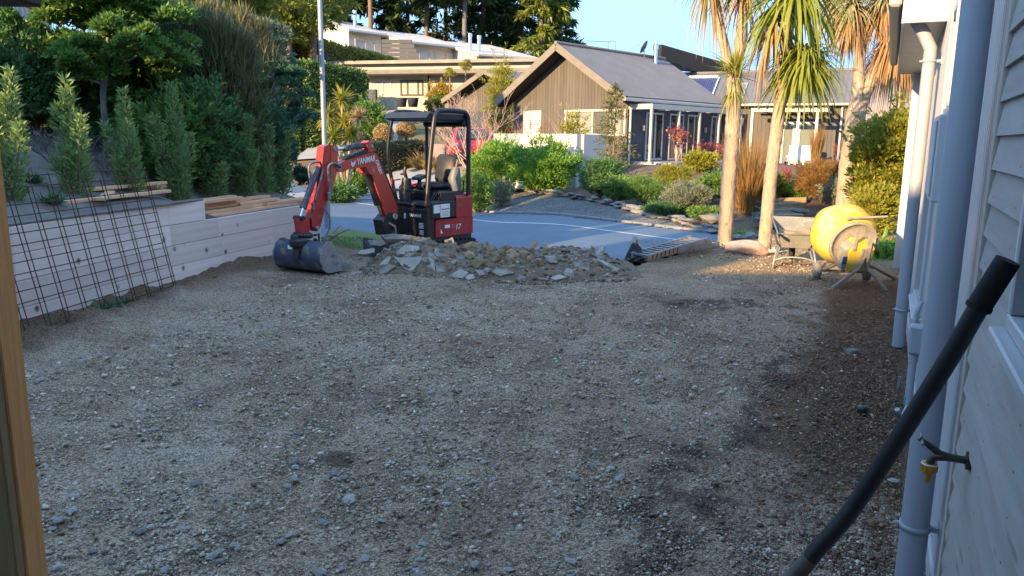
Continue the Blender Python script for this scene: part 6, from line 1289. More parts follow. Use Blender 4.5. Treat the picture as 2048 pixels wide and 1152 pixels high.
b2 = gpt(1086, 392, 22.9); bush('round_bush', 'larger round green bush at the right before the white wall', 'bush', b2, 1.18, 1.0, hgt(280, b2), 15000, .075, 'bright', 'round green bushes')
b3 = gpt(950, 396, 20.8); bush('low_bush', 'low dark green bush behind the excavator counterweight', 'bush', b3, .52, .5, hgt(345, b3), 4500, .06, 'mid')
b4 = gpt(1003, 392, 21.5); bush('silver_bush', 'small silver-green plant between the round bushes and the stone edge', 'plant', b4, .3, .3, hgt(362, b4), 1500, .05, 'silver')
b5 = gpt(1200, 398, 21.0); bush('dark_bush', 'dark blue-green bush right of the white wall corner', 'bush', b5, .62, .6, hgt(312, b5), 6500, .06, 'deep')
b5b = gpt(1238, 405, 20.2); bush('dark_bush', 'low dark green bush beside the wispy sapling', 'bush', b5b, .5, .5, hgt(352, b5b), 4500, .055, 'mid')
b6 = gpt(1290, 415, 19.6); bush('soft_bush', 'feathery green low bush below the verandah deck', 'bush', b6, .72, .6, hgt(352, b6), 6000, .06, 'mid', wl=.22, up=.8)
b7 = gpt(1372, 428, 18.0); bush('soft_bush', 'light silvery green bush nearer the first palm trunk', 'bush', b7, .62, .55, hgt(362, b7), 5500, .06, 'silver', wl=.25, up=.8)
b8 = gpt(1345, 380, 21.6); bush('yellow_shrub', 'yellow-green feathery shrub below the small red tree', 'shrub', b8, .62, .5, hgt(328, b8), 4500, .08, 'yellowg', wl=.18, up=1.2)
b9 = gpt(1400, 360, 24.0); bush('yellow_shrub', 'upright yellow-green shrub in front of the verandah posts', 'shrub', b9, .55, .5, hgt(300, b9), 3000, .09, 'yellowg')
b10 = gpt(1425, 400, 19.5); bush('green_bush', 'round mid-green bush left of the first palm trunk', 'bush', b10, .5, .5, hgt(342, b10), 3800, .06, 'mid')
b11 = gpt(1532, 405, 18.6); bush('variegated_shrub', 'pale yellow variegated shrub behind the second palm trunk', 'shrub', b11, .45, .4, hgt(340, b11), 2600, .07, 'yellowg')
b12 = gpt(1641, 412, 18.2); bush('brown_dome_shrub', 'large wiry brown-green domed shrub in the middle of the right garden', 'shrub', b12, .66, .6, hgt(313, b12), 9000, .10, 'rust', wl=.10, up=.7)
b13 = gpt(1672, 415, 17.2); bush('silver_bush', 'silvery shrub left of the forked palm trunk', 'plant', b13, .36, .35, hgt(352, b13), 2200, .055, 'silver')
b14 = gpt(1590, 395, 18.8); bush('ground_plant', 'low green plants above the garden steps', 'plant', b14, .5, .4, hgt(368, b14), 2400, .06, 'bright')
b15 = gpt(1712, 380, 19.0); bush('green_bush', 'bright green bush right of the forked palm trunk', 'bush', b15, .45, .45, hgt(322, b15), 3000, .07, 'bright')
b16 = gpt(1776, 420, 15.0); bush('golden_shrub', 'tall golden-yellow shrub beside the house corner', 'shrub', b16, .78, .7, hgt(188, b16), 13000, .09, 'yellowg', K=60)
b17 = gpt(1748, 440, 14.0); bush('golden_shrub', 'olive and yellow shrub below the tall golden one', 'shrub', b17, .42, .4, hgt(365, b17), 4000, .07, 'yellowg')
b18 = gpt(1715, 420, 16.6); bush('brown_plant', 'rusty brown plant at the foot of the forked palm', 'plant', b18, .35, .35, hgt(352, b18), 1800, .08, 'rust', wl=.2)
b19 = gpt(1410, 440, 17.0); bush('creeping_plant', 'low green creeping plant by the stone edge', 'plant', b19, .5, .4, .22, 2600, .045, 'mid')
b20 = gpt(1330, 432, 17.8); bush('creeping_plant', 'dark low plant along the middle of the stone edge', 'plant', b20, .6, .4, .25, 2600, .045, 'deep')
# grasses
def tussock(name, label, base, n, L, W, mat, spread, up, droop, cat='grass plant', group=None):
    r_ = thing(name, label, cat, base, group=group); d = sph(n); d[:, 2] = np.abs(d[:, 2]); D = nrm(d*np.array([spread, spread, .3])+np.array([0, 0, up])); sg = min(.17*spread, .13*L+.01); P = np.array(base)+np.stack([rng.normal(size=n)*sg, rng.normal(size=n)*sg, np.zeros(n)], 1)
    V, F = bladegeo(P, D, L*(.55+.6*rng.random(n)), W, droop*(.5+rng.random(n)), 3); npmesh('foliage', V, F, GREEN[mat], r_); return r_
g1 = gpt(1492, 425, 17.4); tussock('tall_grass_plant', 'tall orange-brown wispy plant between the first two palm trunks', g1, 620, hgt(232, g1), .010, 'rust', .40, 1, .12)
g1b = gpt(1478, 420, 18.2); tussock('tall_grass_plant', 'greener wispy plant behind the first palm trunk', g1b, 500, hgt(258, g1b), .012, 'rust', .30, 1, .12)
g2 = gpt(1628, 360, 24); tussock('tall_grass_plant', 'thin orange wispy plant in front of the pergola post', g2, 420, hgt(240, g2), .014, 'rust', .22, 1, .08)
g3 = gpt(915, 335, 23.4); tussock('straw_grass', 'straw-coloured grass clump below the bare tree', g3, 900, 1.15, .02, 'straw', .9, .8, .5)
g4 = gpt(1480, 452, 14.6); tussock('grass_tuft', 'small green grass tuft between the two palm trunks', g4, 160, .42, .012, 'bright', .9, .9, .5)
g5 = gpt(1575, 352, 21); tussock('red_flax', 'thin dark red strappy plant above the steps', g5, 60, .7, .02, 'red', .8, 1, .15)
fl_ = gpt(1768, 505, 12.1); 
for k, (dx, dy, n, lab) in enumerate(((-.12, 0, 70, 'bright green strappy plant left, right behind the mixer drum'), (.16, .25, 80, 'bright green strappy plant next to the white house corner'), (-.35, .6, 60, 'green strappy plant farther behind the mixer drum'))):
    tussock('strap_plant', lab, (fl_[0]+dx, fl_[1]+dy, fl_[2]), n, .85, .05, 'bright', .9, 1.0, .45, 'strap plant')
# bare and wispy trees
def twigtree(label, base, h, spread, mat, n0=6, depth=4, r0=.05, cat='bare tree', name='bare_tree', lean=.6, leaf=None, clear=.15):
    base = Vector(base); r_ = thing(name, label, cat, base); paths = []; tips = []
    def grow(p, d, L, r, lv):
        q = p+d*L*.5+Vector((random.gauss(0, .04), random.gauss(0, .04), 0))*L; e_ = p+d*L; paths.append(([p, q, e_], r, lv)); tips.append((e_, d))
        if lv < depth:
            for k in range(3 if lv < 2 else random.choice((2, 3, 3))):
                dd = (d+Vector((random.gauss(0, lean), random.gauss(0, lean), random.uniform(.0, .5)))).normalized(); st = p.lerp(e_, random.uniform(.45, 1)); grow(st, dd, L*random.uniform(.55, .8), r*.55, lv+1)
    tr = MB(); tr.tube([base-Vector((0, 0, .05)), base+Vector((0, 0, h*clear+.05))], [r0*1.2, r0], 8); tr.build('trunk', MT[mat], r_)
    for k in range(n0):
        a = 6.28*k/n0+random.random()*.5; grow(base+Vector((0, 0, h*clear)), Vector((math.cos(a)*spread, math.sin(a)*spread, 1)).normalized(), h*.36, r0*.55, 1)
    q = MB()
    for p, r, lv in paths: q.tube(p, [max(r, .0045), max(r*.8, .004), max(r*.6, .0035)], 5 if lv < 3 else 3, caps=False)
    q.build('crown', MT[mat], r_)
    if leaf:
        n = len(tips)*leaf[1]; k = rng.integers(0, len(tips), n); P = np.array([t[0] for t in tips])[k]+rng.normal(size=(n, 3))*leaf[3]; D = sph(n)+np.array([0, 0, .2]); V, F = leafgeo(P, D, leaf[2], leaf[2]*.5); npmesh('leaves', V, F, GREEN[leaf[0]], r_)
    return r_
t1 = gpt(943, 320, 25.2); twigtree('pale bare many-twigged tree before the garage', t1, hgt(168, t1), .55, 'twig', 8, 5, .045)
t2 = gpt(1352, 352, 24.2); twigtree('small upright tree with dull red leaves before the verandah', t2, hgt(246, t2), .28, 'twig', 6, 3, .03, 'red tree', 'red_tree', .3, ('red', 7, .09, .07), .25)
t3 = gpt(1411, 318, 26.5); twigtree('low spreading dark red maple on the deck edge', t3, .8, .9, 'redtwig', 6, 3, .025, 'maple', 'red_maple', .5, ('red', 5, .08, .08), .3)
t3b = gpt(1447, 315, 26.0); twigtree('reddish leafy shrub just left of the first palm trunk', t3b, .85, .6, 'redtwig', 5, 3, .02, 'maple', 'red_maple', .5, ('red', 4, .08, .08), .2)
t4 = gpt(1065, 300, 27.2); twigtree('thin red-twigged shrub before the louvred window', t4, hgt(200, t4)*.9, .35, 'redtwig', 5, 4, .02, 'shrub', 'red_twig_shrub', .35)
t5 = gpt(1142, 300, 26.0); twigtree('small pale shrub with yellow-green leaves before the gable window', t5, hgt(190, t5), .35, 'twig', 5, 3, .025, 'shrub', 'small_shrub', .4, None, .2); b21 = gpt(1145, 300, 25.6); bush('leafy_shrub', 'yellow-green leafy shrub showing over the white wall', 'shrub', b21, .4, .4, hgt(222, b21), 1800, .08, 'yellowg')
t6 = gpt(1672, 340, 27); twigtree('pinkish bare sapling against the dark wing wall', t6, hgt(270, t6), .4, 'redtwig', 4, 4, .02, 'bare tree', 'bare_sapling', .4)
t7 = gpt(1008, 300, 27.0); twigtree('dark red twiggy shrub at the left foot of the gable', t7, hgt(232, t7), .4, 'redtwig', 6, 4, .02, 'shrub', 'red_twig_shrub', .4)
# wispy conifer sapling
sp_b = gpt(1222, 395, 22.0); H_ = hgt(163, sp_b); cs = thing('conifer_sapling', 'wispy young conifer with upright tip beside the white wall', 'conifer', sp_b); sb_ = Vector(sp_b)
q = MB(); q.tube([sb_, sb_+Vector((.03, 0, H_*.5)), sb_+Vector((.05, 0, H_))], [.035, .02, .006], 6); q.build('trunk', MT['brownbark'], cs); P = []; D = []
for k in range(74):
    f = .08+.9*(k/74); L_ = (.78*(1-f)**.75+.06)*random.uniform(.7, 1.15); a = random.random()*6.28; n = 46; t = rng.random(n); d = np.array([math.cos(a), math.sin(a), .25])
    pp = np.array(sb_)+np.array([.03, 0, H_*f])+d*L_*t[:, None]-np.array([0, 0, .12])*(t**2)[:, None]*L_; P.append(pp+rng.normal(size=(n, 3))*.025); D.append(nrm(d+rng.normal(size=(n, 3))*.6))
V, F = leafgeo(np.concatenate(P), np.concatenate(D), .10, .022); npmesh('crown', V, F, leafm('conifer sapling needles', (.10, .12, .04), (.17, .17, .06), .3), cs)

# hedges and clipped shapes
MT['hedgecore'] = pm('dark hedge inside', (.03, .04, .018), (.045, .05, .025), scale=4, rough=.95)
def hedge(label, pts, w_, z0f, zt, mat, leaf, dens, name='hedge', top=None, cat='hedge'):
    """leafy wall along pts (x,y); zt: top height at each point"""
    r_ = thing(name, label, cat, (pts[0][0], pts[0][1], z0f(*pts[0]))); P = []; D = []; q = MB()
    for (a, c, ta, tc) in zip(pts[:-1], pts[1:], zt[:-1], zt[1:]):
        a = np.array(a, float); c = np.array(c, float); L_ = np.linalg.norm(c-a); d = (c-a)/L_; nv = np.array([d[1], -d[0]])
        za, zc = z0f(*a)-.2, z0f(*c)-.2
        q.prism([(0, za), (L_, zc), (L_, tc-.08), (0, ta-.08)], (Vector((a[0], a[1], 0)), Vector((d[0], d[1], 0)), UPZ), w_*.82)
        H = max(ta-za, tc-zc); n = int(2.6*dens*L_*(2*H+w_)); u = rng.random(n); face = rng.random(n)*(2*H+w_); xy = a+d*(u*L_)[:, None]; z0 = za+(zc-za)*u; z1 = ta+(tc-ta)*u
        s1 = face < H; s2 = (face >= H) & (face < 2*H); tt = face >= 2*H; hh = np.where(s1, face, face-H)/H
        off = np.where(s1, w_/2, np.where(s2, -w_/2, (face-2*H)-w_/2)); zz = np.where(tt, z1, z0+(z1-z0)*hh); off = off+rng.normal(size=n)*.05+.05*np.sin(xy[:, 0]*3+zz*4)
        P.append(np.stack([xy[:, 0]+nv[0]*off, xy[:, 1]+nv[1]*off, zz+rng.normal(size=n)*.04], 1)); D.append(np.stack([nv[0]*np.sign(off)*~tt, nv[1]*np.sign(off)*~tt, tt*1.0+.3], 1)+.7*rng.normal(size=(n, 3)))
        for e_, sg in ((a, -1), (c, 1)):
            n = int(2.6*dens*w_*H); h_ = rng.random(n); o_ = (rng.random(n)-.5)*w_; zb, zt_ = (za, ta) if sg < 0 else (zc, tc)
            P.append(np.stack([e_[0]+nv[0]*o_, e_[1]+nv[1]*o_, zb+(zt_-zb)*h_], 1)+rng.normal(size=(n, 3))*.04); D.append(np.array([d[0]*sg, d[1]*sg, .3])+.7*rng.normal(size=(n, 3)))
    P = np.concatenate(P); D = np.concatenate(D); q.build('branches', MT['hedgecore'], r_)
    V, F = leafgeo(P, D, leaf*(.7+.6*rng.random(len(P))), leaf*.6); npmesh('foliage', V, F, GREEN[mat], r_); return r_
ha, hb_ = on_ground(692, 369), on_ground(848, 327); up0 = at(700, 296, ha.y).z; up1 = at(850, 284, hb_.y).z
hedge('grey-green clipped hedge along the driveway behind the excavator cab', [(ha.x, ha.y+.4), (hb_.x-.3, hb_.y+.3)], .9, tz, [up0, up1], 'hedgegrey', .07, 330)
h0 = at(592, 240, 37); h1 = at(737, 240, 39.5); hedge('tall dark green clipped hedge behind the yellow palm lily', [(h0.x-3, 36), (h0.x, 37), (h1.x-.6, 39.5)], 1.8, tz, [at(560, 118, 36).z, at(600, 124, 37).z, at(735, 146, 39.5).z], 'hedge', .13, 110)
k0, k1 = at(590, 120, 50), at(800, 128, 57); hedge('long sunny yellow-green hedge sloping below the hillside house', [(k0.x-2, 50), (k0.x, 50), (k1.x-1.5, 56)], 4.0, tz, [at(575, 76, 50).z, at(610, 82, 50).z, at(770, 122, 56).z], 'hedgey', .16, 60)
q = MB(); p = at(639, 118, 47.5); q.box(p, (1.0, .2, .8), None, .05); q.box(p-Vector((.4, 0, 1)), (.08, .08, 2)); q.box(p-Vector((-.4, 0, 1)), (.08, .08, 2)); o = q.build('black_sign', MT['black']); tag(o, 'small black panel standing between the two hedges', 'panel')
def ball(label, px, py, Y, r, mat, group='clipped ball shrubs', zs=.9):
    c = at(px, py, Y); base = Vector((c.x, Y, tz(c.x, Y))); r_ = thing('clipped_shrub', label, 'clipped shrub', base, group=group); n = int(2600*r*r/.16); u = sph(n); u = u[u[:, 2] > -.75]; P = np.array(c)+u*r*np.array([1, 1, zs])*(1+.05*rng.normal(size=(len(u), 1))); V, F = leafgeo(P, u+.7*rng.normal(size=u.shape), .07, .04); npmesh('foliage', V, F, GREEN[mat], r_)
    q = MB(); q.cyl(base-Vector((0, 0, .1)), (c.x, Y, c.z-r*.4), .06, 6); q.lathe([(0, -r*.8), (r*.6, -r*.5), (r*.82, 0), (r*.6, r*.55), (0, r*.75)], c, (0, 0, 1), 12); q.build('stem', MT['brownbark'], r_)
ball('clipped straw-coloured ball seen left of the canopy post', 767, 267, 31, .36, 'straw'); ball('clipped golden ball seen inside the canopy frame', 812, 260, 32, .36, 'straw'); ball('low clipped ball above the excavator arm cylinder', 718, 278, 30, .36, 'hedgegrey', zs=.6)
bb = gpt(742, 268, 32); bush('small_yellow_shrub', 'small yellow-green shrub beside the clipped balls', 'shrub', bb, .22, .22, .62, 600, .08, 'yellowg')
bb = gpt(842, 282, 31.5); tussock('straw_grass', 'golden grass behind the driveway hedge, inside the canopy frame', bb, 900, 1.0, .03, 'straw', 1.3, .9, .3); bb = gpt(868, 282, 31.0); tussock('straw_grass', 'golden grass by the canopy rear post', bb, 500, .9, .03, 'straw', 1.2, .9, .3)
bb = gpt(738, 245, 36); bush('dark_shrub', 'dark green shrub below the corner of the tall hedge', 'shrub', bb, .75, .7, hgt(200, bb), 3600, .12, 'mid')
bb = gpt(880, 222, 43); bush('dark_shrub', 'dark green shrub under the golden topped topiary', 'shrub', bb, .8, .7, hgt(192, bb), 2400, .12, 'hedge'); c_ = at(880, 178, 43.2); bush('golden_topiary', 'rounded golden topped hedge bush beside the cream house window', 'topiary', (c_.x, 43.2, tz(c_.x, 43.2)), .75, .7, at(880, 160, 43.2).z-tz(c_.x, 43.2), 3600, .10, 'gold')
c_ = at(1003, 150, 36); bush('olive_shrub', 'tall olive-yellow shrub between the two gables', 'shrub', (c_.x, 36.5, tz(c_.x, 36.5)), .72, .7, at(1003, 112, 36.5).z-tz(c_.x, 36.5), 5200, .14, 'yellowg', wl=.18, up=1.2)
for px, py, Y, lab in ((900, 146, 41, 'lollipop-shaped tree left of two before the flat roof'), (931, 131, 42, 'lollipop-shaped tree right of two before the flat roof')):
    c = at(px, py, Y); r_ = thing('standard_tree', lab, 'tree', (c.x, Y, tz(c.x, Y)), group='lollipop trees'); P, D = clumps(c, (.30, .30, .26), 14, 1500, .4, -.2, False); V, F = leafgeo(P, D, .10, .02); npmesh('crown', V, F, GREEN['yellowg'], r_); q = MB(); q.cyl((c.x, Y, tz(c.x, Y)), c, .035, 6); q.build('trunk', MT['brownbark'], r_)

# cabbage trees: trunks, heads of strap leaves (single leaves as pieces), dead skirts
_lv = {}
def strapmesh(el, L, W, droop, mat):
    key = (el, L, W, droop, mat); 
    if key not in _lv:
        P = np.zeros((1, 3)); a = math.radians(el); D = np.array([[math.cos(a), 0, math.sin(a)]]); V, F = bladegeo(P, D, L, W, droop, 4)
        me = bpy.data.meshes.new('leaf'); me.from_pydata(V.tolist(), [], F.tolist()); me.materials.append(GREEN[mat]); _lv[key] = me
    return _lv[key]
def head(root, c, n, L, W, mat, els, droop, skirt=0, sL=.7, dead='dead', stuff=120, sr=.10, sector=None):
    c = Vector(c); q = MB(); q.lathe([(0, -.12), (.07, -.10), (.06, .05), (.02, .12), (0, .13)], c, (0, 0, 1), 8); cr = q.build('crown', MT['brownbark'], root); off = c-Vector(root.location)
    for k in range(n):
        el = els[0]+(els[1]-els[0])*((k % 12)/11); me = strapmesh(round(el), L, W, droop, mat); o = link('leaf', me, cr); a = random.random()*6.28 if sector is None else random.uniform(*sector)
        o.location = off+Vector((math.cos(a)*.03, math.sin(a)*.03, random.uniform(-.1, .08))); o.rotation_euler = (0, 0, a); s_ = random.uniform(.65, 1.12); o.scale = (s_, random.uniform(.8, 1.2), s_)
    d = sph(stuff); d[:, 2] = np.sin(np.radians(els[0]+(els[1]-els[0])*rng.random(stuff))); V, F = bladegeo(np.array(c)+rng.normal(size=(stuff, 3))*.03, d, L*(.5+.5*rng.random(stuff)), W*.9, droop, 4); npmesh('inner_leaves', V, F, GREEN[mat], root, 'stuff') if stuff else None
    if skirt:
        d = sph(skirt); d[:, 2] = -.35-rng.random(skirt)*1.2; P = np.array(c)+np.stack([d[:, 0]*sr, d[:, 1]*sr, -.05-.35*rng.random(skirt)], 1); V, F = bladegeo(P, d, sL*(.5+.7*rng.random(skirt)), W*.8, .5+.5*rng.random(skirt), 4); npmesh('dead_leaves', V, F, GREEN[dead], root, 'stuff')
MT['palmbark'] = pm('pale corky bark', (.40, .32, .24), (.29, .225, .17), scale=14, rough=.95, stretch=(1, 1, .45), bump=1.0, bscale=22, bdist=.02, dark=((.17, .13, .10), 11, .60))
def ptrunk(root, px, rads, Y):
    P = cr_([at(x, y, Y) for x, y in px], 6); m = len(P); rs = list(np.interp(np.linspace(0, 1, m), np.linspace(0, 1, len(rads)), rads)); q = MB(); P = cr_(P, 3); rs = list(np.interp(np.linspace(0, 1, len(P)), np.linspace(0, 1, len(rs)), rs)); q.tube(P, rs, 28); V = np.array(q.v[:28*len(P)]); C_ = np.repeat(np.array([tuple(p) for p in P]), 28, 0); an = np.tile(np.arange(28), len(P)); zz = V[:, 2]
    nz = fbm(an*.55+px[0][0], zz*16, 3)+.6*fbm(an*1.3, zz*42, 2); V = C_+(V-C_)*(1+.10*nz)[:, None]; q.v[:28*len(P)] = [tuple(v) for v in V]; return q.build('trunk', MT['palmbark'], root), P[-1]
p1 = on_ground(1449, 492); Y1 = p1.y
c1 = thing('cabbage_tree', 'cabbage tree with the leftmost pale trunk, forking above a green tuft', 'cabbage tree', p1)
ptrunk(c1, [(1448, 500), (1450, 470), (1459, 340), (1467, 230), (1468, 150)], [.15, .125, .125, .125, .115], Y1)
_, e1 = ptrunk(c1, [(1466, 165), (1448, 90), (1432, 20), (1420, -60)], [.09, .085, .08, .07], Y1); _, e2 = ptrunk(c1, [(1469, 165), (1480, 90), (1486, 20), (1490, -50)], [.10, .09, .085, .075], Y1)
head(c1, at(1470, 142, Y1-.08), 90, .62, .024, 'cab', (-10, 80), .15, 50, .35, 'cab', 60, .09)
head(c1, e1, 60, .85, .04, 'cab', (-35, 75), .4, 40, .7); head(c1, e2, 70, .85, .045, 'cab', (-40, 75), .45, 45, .7)
p2 = on_ground(1527, 510); Y2 = p2.y; c2 = thing('cabbage_tree', 'cabbage tree with the middle slim trunk under a bright drooping green head', 'cabbage tree', p2)
ptrunk(c2, [(1525, 518), (1530, 480), (1541, 360), (1556, 240), (1566, 150), (1572, 60), (1576, -30)], [.125, .105, .10, .095, .085, .08, .075], Y2); e3 = at(1606, 118, Y2-.1)
q = MB(); q.tube(cr_([at(1566, 190, Y2), at(1582, 150, Y2-.05), e3], 4), .05, 8); q.build('branch', MT['palmbark'], c2)
head(c2, e3, 190, .88, .055, 'cab', (-45, 70), .6, 0, .6, 'cab', 160); head(c2, at(1590, -20, Y2), 110, 1.25, .065, 'cab', (-45, 60), .7, 0, 1.0, 'cab', 90); head(c2, at(1550, 20, Y2), 20, .8, .05, 'cab', (-40, 20), .7, 45, .8, 'dead', 0, .12)
p3 = gpt(1692, 440, 16.6); Y3 = 16.6; c3 = thing('cabbage_tree', 'cabbage tree with the thick forked trunk behind the mixer', 'cabbage tree', p3)
ptrunk(c3, [(1690, 450), (1694, 380), (1702, 300), (1712, 230), (1718, 205)], [.22, .205, .195, .195, .18], Y3); _, e4 = ptrunk(c3, [(1713, 235), (1716, 170), (1720, 110), (1722, 40)], [.13, .12, .115, .10], Y3); _, e5 = ptrunk(c3, [(1714, 232), (1736, 175), (1762, 120), (1785, 50)], [.14, .125, .115, .10], Y3)
head(c3, at(1705, 12, Y3), 140, .75, .05, 'cabpale', (-40, 75), .5, 220, .62, 'dead', 140, .13); head(c3, at(1768, 0, Y3), 140, .8, .05, 'cabpale', (-40, 75), .5, 120, .6, 'dead', 140, .13); head(c3, at(1795, 62, Y3+.1), 10, .6, .04, 'dead', (-60, -10), .6, 420, .95, 'dead', 0, .22); head(c3, at(1670, -5, Y3+.3), 70, .7, .05, 'cabpale', (-40, 75), .5, 60, .6, 'dead', 60)

# yellow palm lily across the road
ly = gpt(690, 300, 25); yl = thing('yellow_palm_lily', 'sunlit yellow palm lily with several spiky heads left of the driveway', 'palm lily', ly)
for k, (px, py, L, m, n) in enumerate(((683, 200, .62, 'yellowg', 70), (655, 232, .6, 'yellowg', 60), (690, 246, .55, 'yellowg', 60), (718, 232, .5, 'pink', 60), (702, 268, .5, 'yellowg', 60), (666, 275, .65, 'cab', 70))):
    c = at(px, py, 25-.1*k); q = MB(); q.tube(cr_([Vector(ly), Vector(ly).lerp(c, .5)+Vector((0, 0, .15)), c], 3), .05, 6); q.build('trunk', MT['palmbark'], yl); head(yl, c, n, L, .055, m, (-40, 80), .15, 0, .5, 'dead', 60)
bb = gpt(668, 312, 24.4); tussock('dark_flax', 'dark green strappy clump below the yellow palm lily', bb, 260, 1.25, .05, 'mid', .9, 1, .25)
bb = gpt(710, 300, 26); bush('green_bush', 'low green bush right of the yellow palm lily stem', 'bush', bb, .5, .5, .7, 1500, .1, 'mid')
bb = gpt(668, 350, 23.5); bush('dark_plant', 'dark low plants under the excavator boom by the driveway', 'plant', bb, .9, .6, .5, 2800, .08, 'deep'); bb = gpt(705, 358, 24); tussock('dry_grass', 'pale dry grass blades under the excavator boom', bb, 60, .6, .015, 'straw', 1, .9, .5)

# tall trees on the bank at the left
def bpt(px, Y): x = at(px, 250, Y).x; return (x, Y, TH(x, Y))
def leaftree(label, base, crown_px, n, leaf, mat, trunk_px, bark, cr=.3, wl=.5, name='leafy_tree', r0=.06, K=60):
    base = Vector(base); r_ = thing(name, label, 'tree', base); Vs = []
    for (px, py, dY, rx, rz, share) in crown_px: c = at(px, py, base.y+dY); P, D = clumps(c, (rx, rx*.9, rz), int(K*share)+8, int(n*share), cr, .2, False); k = P[:, 2] > np.array([TH(a, b_) for a, b_ in P[:1, :2]])[0]-.5; Vs.append(leafgeo(P[k], D[k], leaf*(.6+.8*rng.random(k.sum())), leaf*wl))
    V, F = join(*Vs); npmesh('crown', V, F, GREEN[mat], r_); q = MB()
    for i, pth in enumerate(trunk_px): P = cr_([at(x, y, base.y+d) for x, y, d in pth], 3); m = len(P); q = MB(); q.tube(P, [r0*(.45 if i else 1)*(1-.6*j/m) for j in range(m)], 8); q.build('trunk' if i == 0 else 'limb', MT[bark], r_)
    return r_
ba = bpt(214, 10.4); leaftree('leafy green tree with a smooth grey trunk above the young shrubs', ba, [(150, 70, .5, .75, .55, .32), (235, 45, .4, .7, .6, .26), (290, 110, .8, .5, .5, .16), (120, 150, .9, .55, .35, .14), (200, 10, .2, .8, .35, .3), (170, 120, -.4, .45, .3, .14), (255, 85, -.4, .4, .3, .12), (150, 185, .5, .5, .35, .1), (280, 180, .5, .5, .4, .12), (320, 70, .3, .55, .45, .12), (90, 60, .3, .6, .4, .12)], 46000, .075, 'mid', [[(212, 262, 0), (206, 190, 0), (213, 140, 0), (216, 80, .1), (222, 10, .1)], [(206, 175, 0), (190, 120, .1), (155, 95, .2), (120, 70, .2)], [(212, 150, 0), (240, 130, -.1), (285, 108, -.1)], [(209, 170, 0), (160, 155, .1), (120, 170, .2)]], 'bark', r0=.045)
ba = bpt(60, 11.6); leaftree('dense dark green tree at the far left behind the yellow-tipped shrub', ba, [(30, 160, 0, .8, .45, .4), (120, 185, .3, .7, .35, .3), (115, 120, .6, .5, .4, .3)], 20000, .08, 'deep', [[(60, 260, 0), (62, 200, .1), (66, 120, .1)]], 'brownbark')
for i, (px, Y, rx, h, m) in enumerate(((405, 10.9, .55, 1.5, 'deep'), (330, 10.6, .6, 1.3, 'mid'), (462, 11.9, .5, 1.6, 'deep'), (525, 12.6, .5, 1.5, 'gloss'), (255, 11.2, .6, 1.2, 'deep'), (70, 10.9, .8, 1.3, 'deep'), (150, 11.3, .8, 1.3, 'mid'), (15, 10.4, .7, 1.4, 'deep'))):
    x = at(px, 250, Y).x; bush('bank_bush', ['dark bush in the gap right of the tallest young shrub', 'green bush behind the tallest young shrub', 'dark bush behind the shrubs above the timber stack', 'glossy low bush at the right end of the bank', 'dark low bush right of the grey trunk', 'dark bush between the two left-hand trunks', 'green bush just left of the grey trunk', 'dark bush at the far left edge behind the first young shrub'][i], 'bush', (x, Y, TH(x, Y)), rx, rx*.8, h, 5200, .07, m)
# tall brown brush
def brush(label, base, px_list, n, L, W, mat, name='brush_tree'):
    base = Vector(base); r_ = thing(name, label, 'tree', base); G = []; paths = []
    for (px0, px1, pt, dY, sh) in px_list:
        a = at(px0, 400, base.y+dY); a.z = max(TH(a.x, a.y), tz(a.x, a.y)); t = at(px1, pt, base.y+dY); m = int(n*sh); f = rng.random(m)**.75
        ax = np.array(a)+(np.array(t)-np.array(a))*f[:, None]; R = (.12+.42*np.sin(np.pi*np.clip(f*.9+.08, 0, 1)))*(.45+.55*rng.random(m)); u = sph(m); P = ax+u*R[:, None]*np.array([1, 1, .7]); D = nrm(u*.6+np.array([0, 0, .95])+.3*rng.normal(size=(m, 3)))
        G.append(bladegeo(P, D, L*(.5+.9*rng.random(m)), W, .06, 2)); paths += [[a, a.lerp(t, .5)+Vector((random.gauss(0, .08), 0, 0)), t]]
    V, F = join(*G); npmesh('crown', V, F, GREEN[mat], r_); stems_mesh('trunk', paths, MT['brownbark'], r_, .035, .008, 6)
ba = bpt(400, 11.6); brush('tall olive-brown brush tree in the middle of the left bank', ba, [(330, 330, 90, 0, .16), (370, 350, 60, .2, .18), (400, 400, 40, .3, .18), (430, 440, 55, .1, .16), (465, 480, 85, .2, .16), (300, 290, 130, .3, .16)], 24000, .26, .014, 'olive')
ba = bpt(455, 13.6); brush('taller sunlit brown brush tree behind the dark one', ba, [(360, 355, 30, 0, .25), (420, 425, 20, .3, .25), (470, 480, 40, .2, .25), (510, 515, 60, .3, .25)], 12000, .32, .018, 'olive', 'brush_tree')
ba = (at(545, 300, 13.6).x, 13.6, bz(at(545, 300, 13.6).x, 13.6)); leaftree('glossy dark-leaved tree at the right end of the left bank', ba, [(540, 300, 0, .55, .62, .28), (565, 200, .2, .5, .6, .26), (520, 160, .4, .5, .5, .2), (575, 350, -.3, .38, .40, .14), (500, 250, .2, .5, .6, .2)], 34000, .055, 'gloss', [[(548, 420, 0), (545, 330, 0), (550, 220, .1), (545, 130, .2)]], 'bark', r0=.05)
ba = (at(505, 250, 16).x, 16, tz(at(505, 250, 16).x, 16)); leaftree('blue-green loose tree rising behind the glossy one', ba, [(500, 90, 0, .6, .5, .5), (470, 120, .2, .6, .6, .3), (545, 100, .3, .5, .5, .2)], 12000, .09, 'eu', [[(505, 380, 0), (500, 200, 0), (500, 40, 0)]], 'bark', wl=.3)
